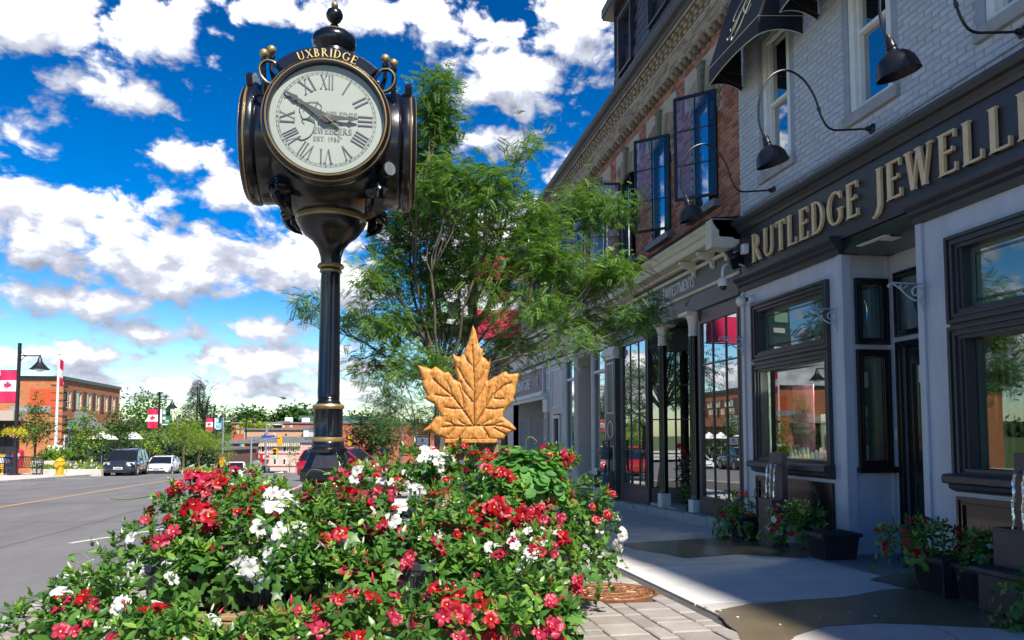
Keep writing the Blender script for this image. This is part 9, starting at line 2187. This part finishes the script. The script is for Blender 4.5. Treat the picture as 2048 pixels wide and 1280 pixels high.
 for fx in (.315, -.31):
  for s in (-1, 1):
   c = Vector((fx*L_, s*(hw-.10), wr)); q = MB(); q.lathe_ax([(wr+.055, -.16), (wr+.06, .105), (wr+.01, .108), (wr+.01, -.16)], c, Vector((0, s, 0)), 24, cap=False); q.build('wheel_arch', 'car_trim', t)
   q = MB(); q.lathe_ax([(wr*.62, -.10), (wr*.94, -.11), (wr, -.07), (wr, .07), (wr*.94, .11), (wr*.66, .115), (wr*.64, .09)], c, Vector((0, s, 0)), 24); wh = q.build('wheel', 'tyre', t)
   q = MB(); q.lathe_ax([(wr*.66, .112), (wr*.62, .118), (wr*.60, .08)], c, Vector((0, s, 0)), 20, cap=False)
   for k in range(5): a = 2*PI*k/5; q.beam(c+Vector((0, s*.108, 0)), c+Vector((math.cos(a)*wr*.62, s*.112, math.sin(a)*wr*.62)), .07, .02, up=(0, 1, 0))
   q.lathe_ax([(.06, .10), (.05, .122), (0, .124)], c, Vector((0, s, 0)), 10); q.build('rim', 'rim', wh)
 # front end
 xf = .5*L_
 hz = {'suv': .82, 'sedan': .66, 'pickup': .92}[kind]
 for s in (-1, 1):
  q = MB(); q.hexa([Vector(p) for p in ((xf-.30, s*hw*.93, hz-.06), (xf-.04, s*hw*.50, hz-.08), (xf-.10, s*hw*.50, hz+.05), (xf-.36, s*hw*.90, hz+.06), (xf-.22, s*hw*.96, hz-.06), (xf+.02, s*hw*.50, hz-.08), (xf-.04, s*hw*.50, hz+.06), (xf-.30, s*hw*.945, hz+.07))]); q.build('headlight', 'headlamp', t)
  q = MB(); q.box(.19*L_, .19*L_+.14, s*hw*.99, s*(hw+.20), zb_-.02, zb_+.12); q.build('mirror', paint, t, .03)
  q = MB(); q.box(-.5*L_-.01, -.47*L_, s*hw*.62, s*hw*.9, zb_-.3, zb_-.1); q.build('tail_light', 'tail', t)
  q = MB(); q.box(-.12*L_, -.08*L_, s*hw*1.0, s*(hw*1.0+.02), zb_-.14, zb_-.11); q.build('door_handle', paint, t)
  q = MB()
  for fx in (.16, -.06, -.26): q.box(fx*L_-.006, fx*L_+.006, s*hw*.985, s*(hw+.004), .36, zb_-.05)
  q.box(-.27*L_, .26*L_, s*hw*.97, s*(hw+.015), .24, .36); q.build('sill_trim', 'car_trim', t)
 q = MB(); gz0, gz1 = hz-.20, hz-.02; q.hexa([(xf-.06, -hw*.50, gz0), (xf+.0, -hw*.50, gz0), (xf+.0, hw*.50, gz0), (xf-.06, hw*.50, gz0), (xf-.12, -hw*.48, gz1), (xf-.015, -hw*.48, gz1), (xf-.015, hw*.48, gz1), (xf-.12, hw*.48, gz1)]); q.build('grille', 'car_trim', t)
 q = MB(); q.hexa([(xf-.1, -hw*.80, .26), (xf+.01, -hw*.68, .26), (xf+.01, hw*.68, .26), (xf-.1, hw*.80, .26), (xf-.1, -hw*.80, .46), (xf+.005, -hw*.66, .46), (xf+.005, hw*.66, .46), (xf-.1, hw*.80, .46)]); q.build('lower_bumper', 'car_trim', t)
 q = MB(); q.box(xf+.012, xf+.022, -.26, .26, .46, .60); pl = q.build('number_plate', plate, t); q = MB(); q.box(xf+.023, xf+.026, -.20, .20, .50, .56); q.build('plate_text', 'plate_blue', pl)
 if kind == 'suv':
  for s in (-1, 1): q = MB(); q.tube([V_(-.38, s*.70, H_-.02), V_(-.1, s*.70, H_+.05), V_(.05, s*.70, H_)], .02, 6); q.build('roof_rail', 'car_trim', t)
 t.location = pos; t.rotation_euler = (0, 0, heading); return t
def cpos(px, d, dz=-.12): p = at(px, 870, d); return (p.x, p.y, gz(p.y)+dz)
DN = -PI/2
car('parked_car', 'dark grey sport utility car parked at the far kerb facing the viewer', cpos(256, 49.5), DN+rad(4), 'car_dark', 4.6, 1.86, 1.70, 'suv', 'cars parked on the left')
car('parked_car', 'white sedan parked directly behind the dark sport utility car', cpos(328, 57), DN+rad(3), 'car_white', 4.6, 1.80, 1.45, 'sedan', 'cars parked on the left')
car('pickup_truck', 'white pickup truck coming up the road beyond the sedan', cpos(474, 80), DN+rad(4), 'car_white', 5.4, 1.95, 1.85, 'pickup', None, 'pickup')
car('parked_car', 'red car parked behind the clock base', cpos(690, 37.5), rad(-28), 'car_red', 4.3, 1.80, 1.62, 'suv', None)
car('pickup_truck', 'small dark pickup crossing at the junction', cpos(528, 90), PI+rad(-8), 'car_black2', 5.2, 1.9, 1.75, 'pickup', None, 'pickup')
car('parked_car', 'small silver car in the distance right of the clock post', cpos(692, 110), DN, 'car_silver', 4.3, 1.8, 1.45, 'sedan', None)
c = at(511, 932, 80); q = MB(); q.lathe_ax([(.55, 0), (.6, .3), (.55, .6)], c, FWD, 16); q.box(c.x-.15, c.x+.15, c.y, c.y+.3, gz(c.y), c.z); solo(q, 'grey_cylinder', 'galv', 'round grey container on a post beside the white pickup', 'container', (c.x, c.y, gz(c.y)))
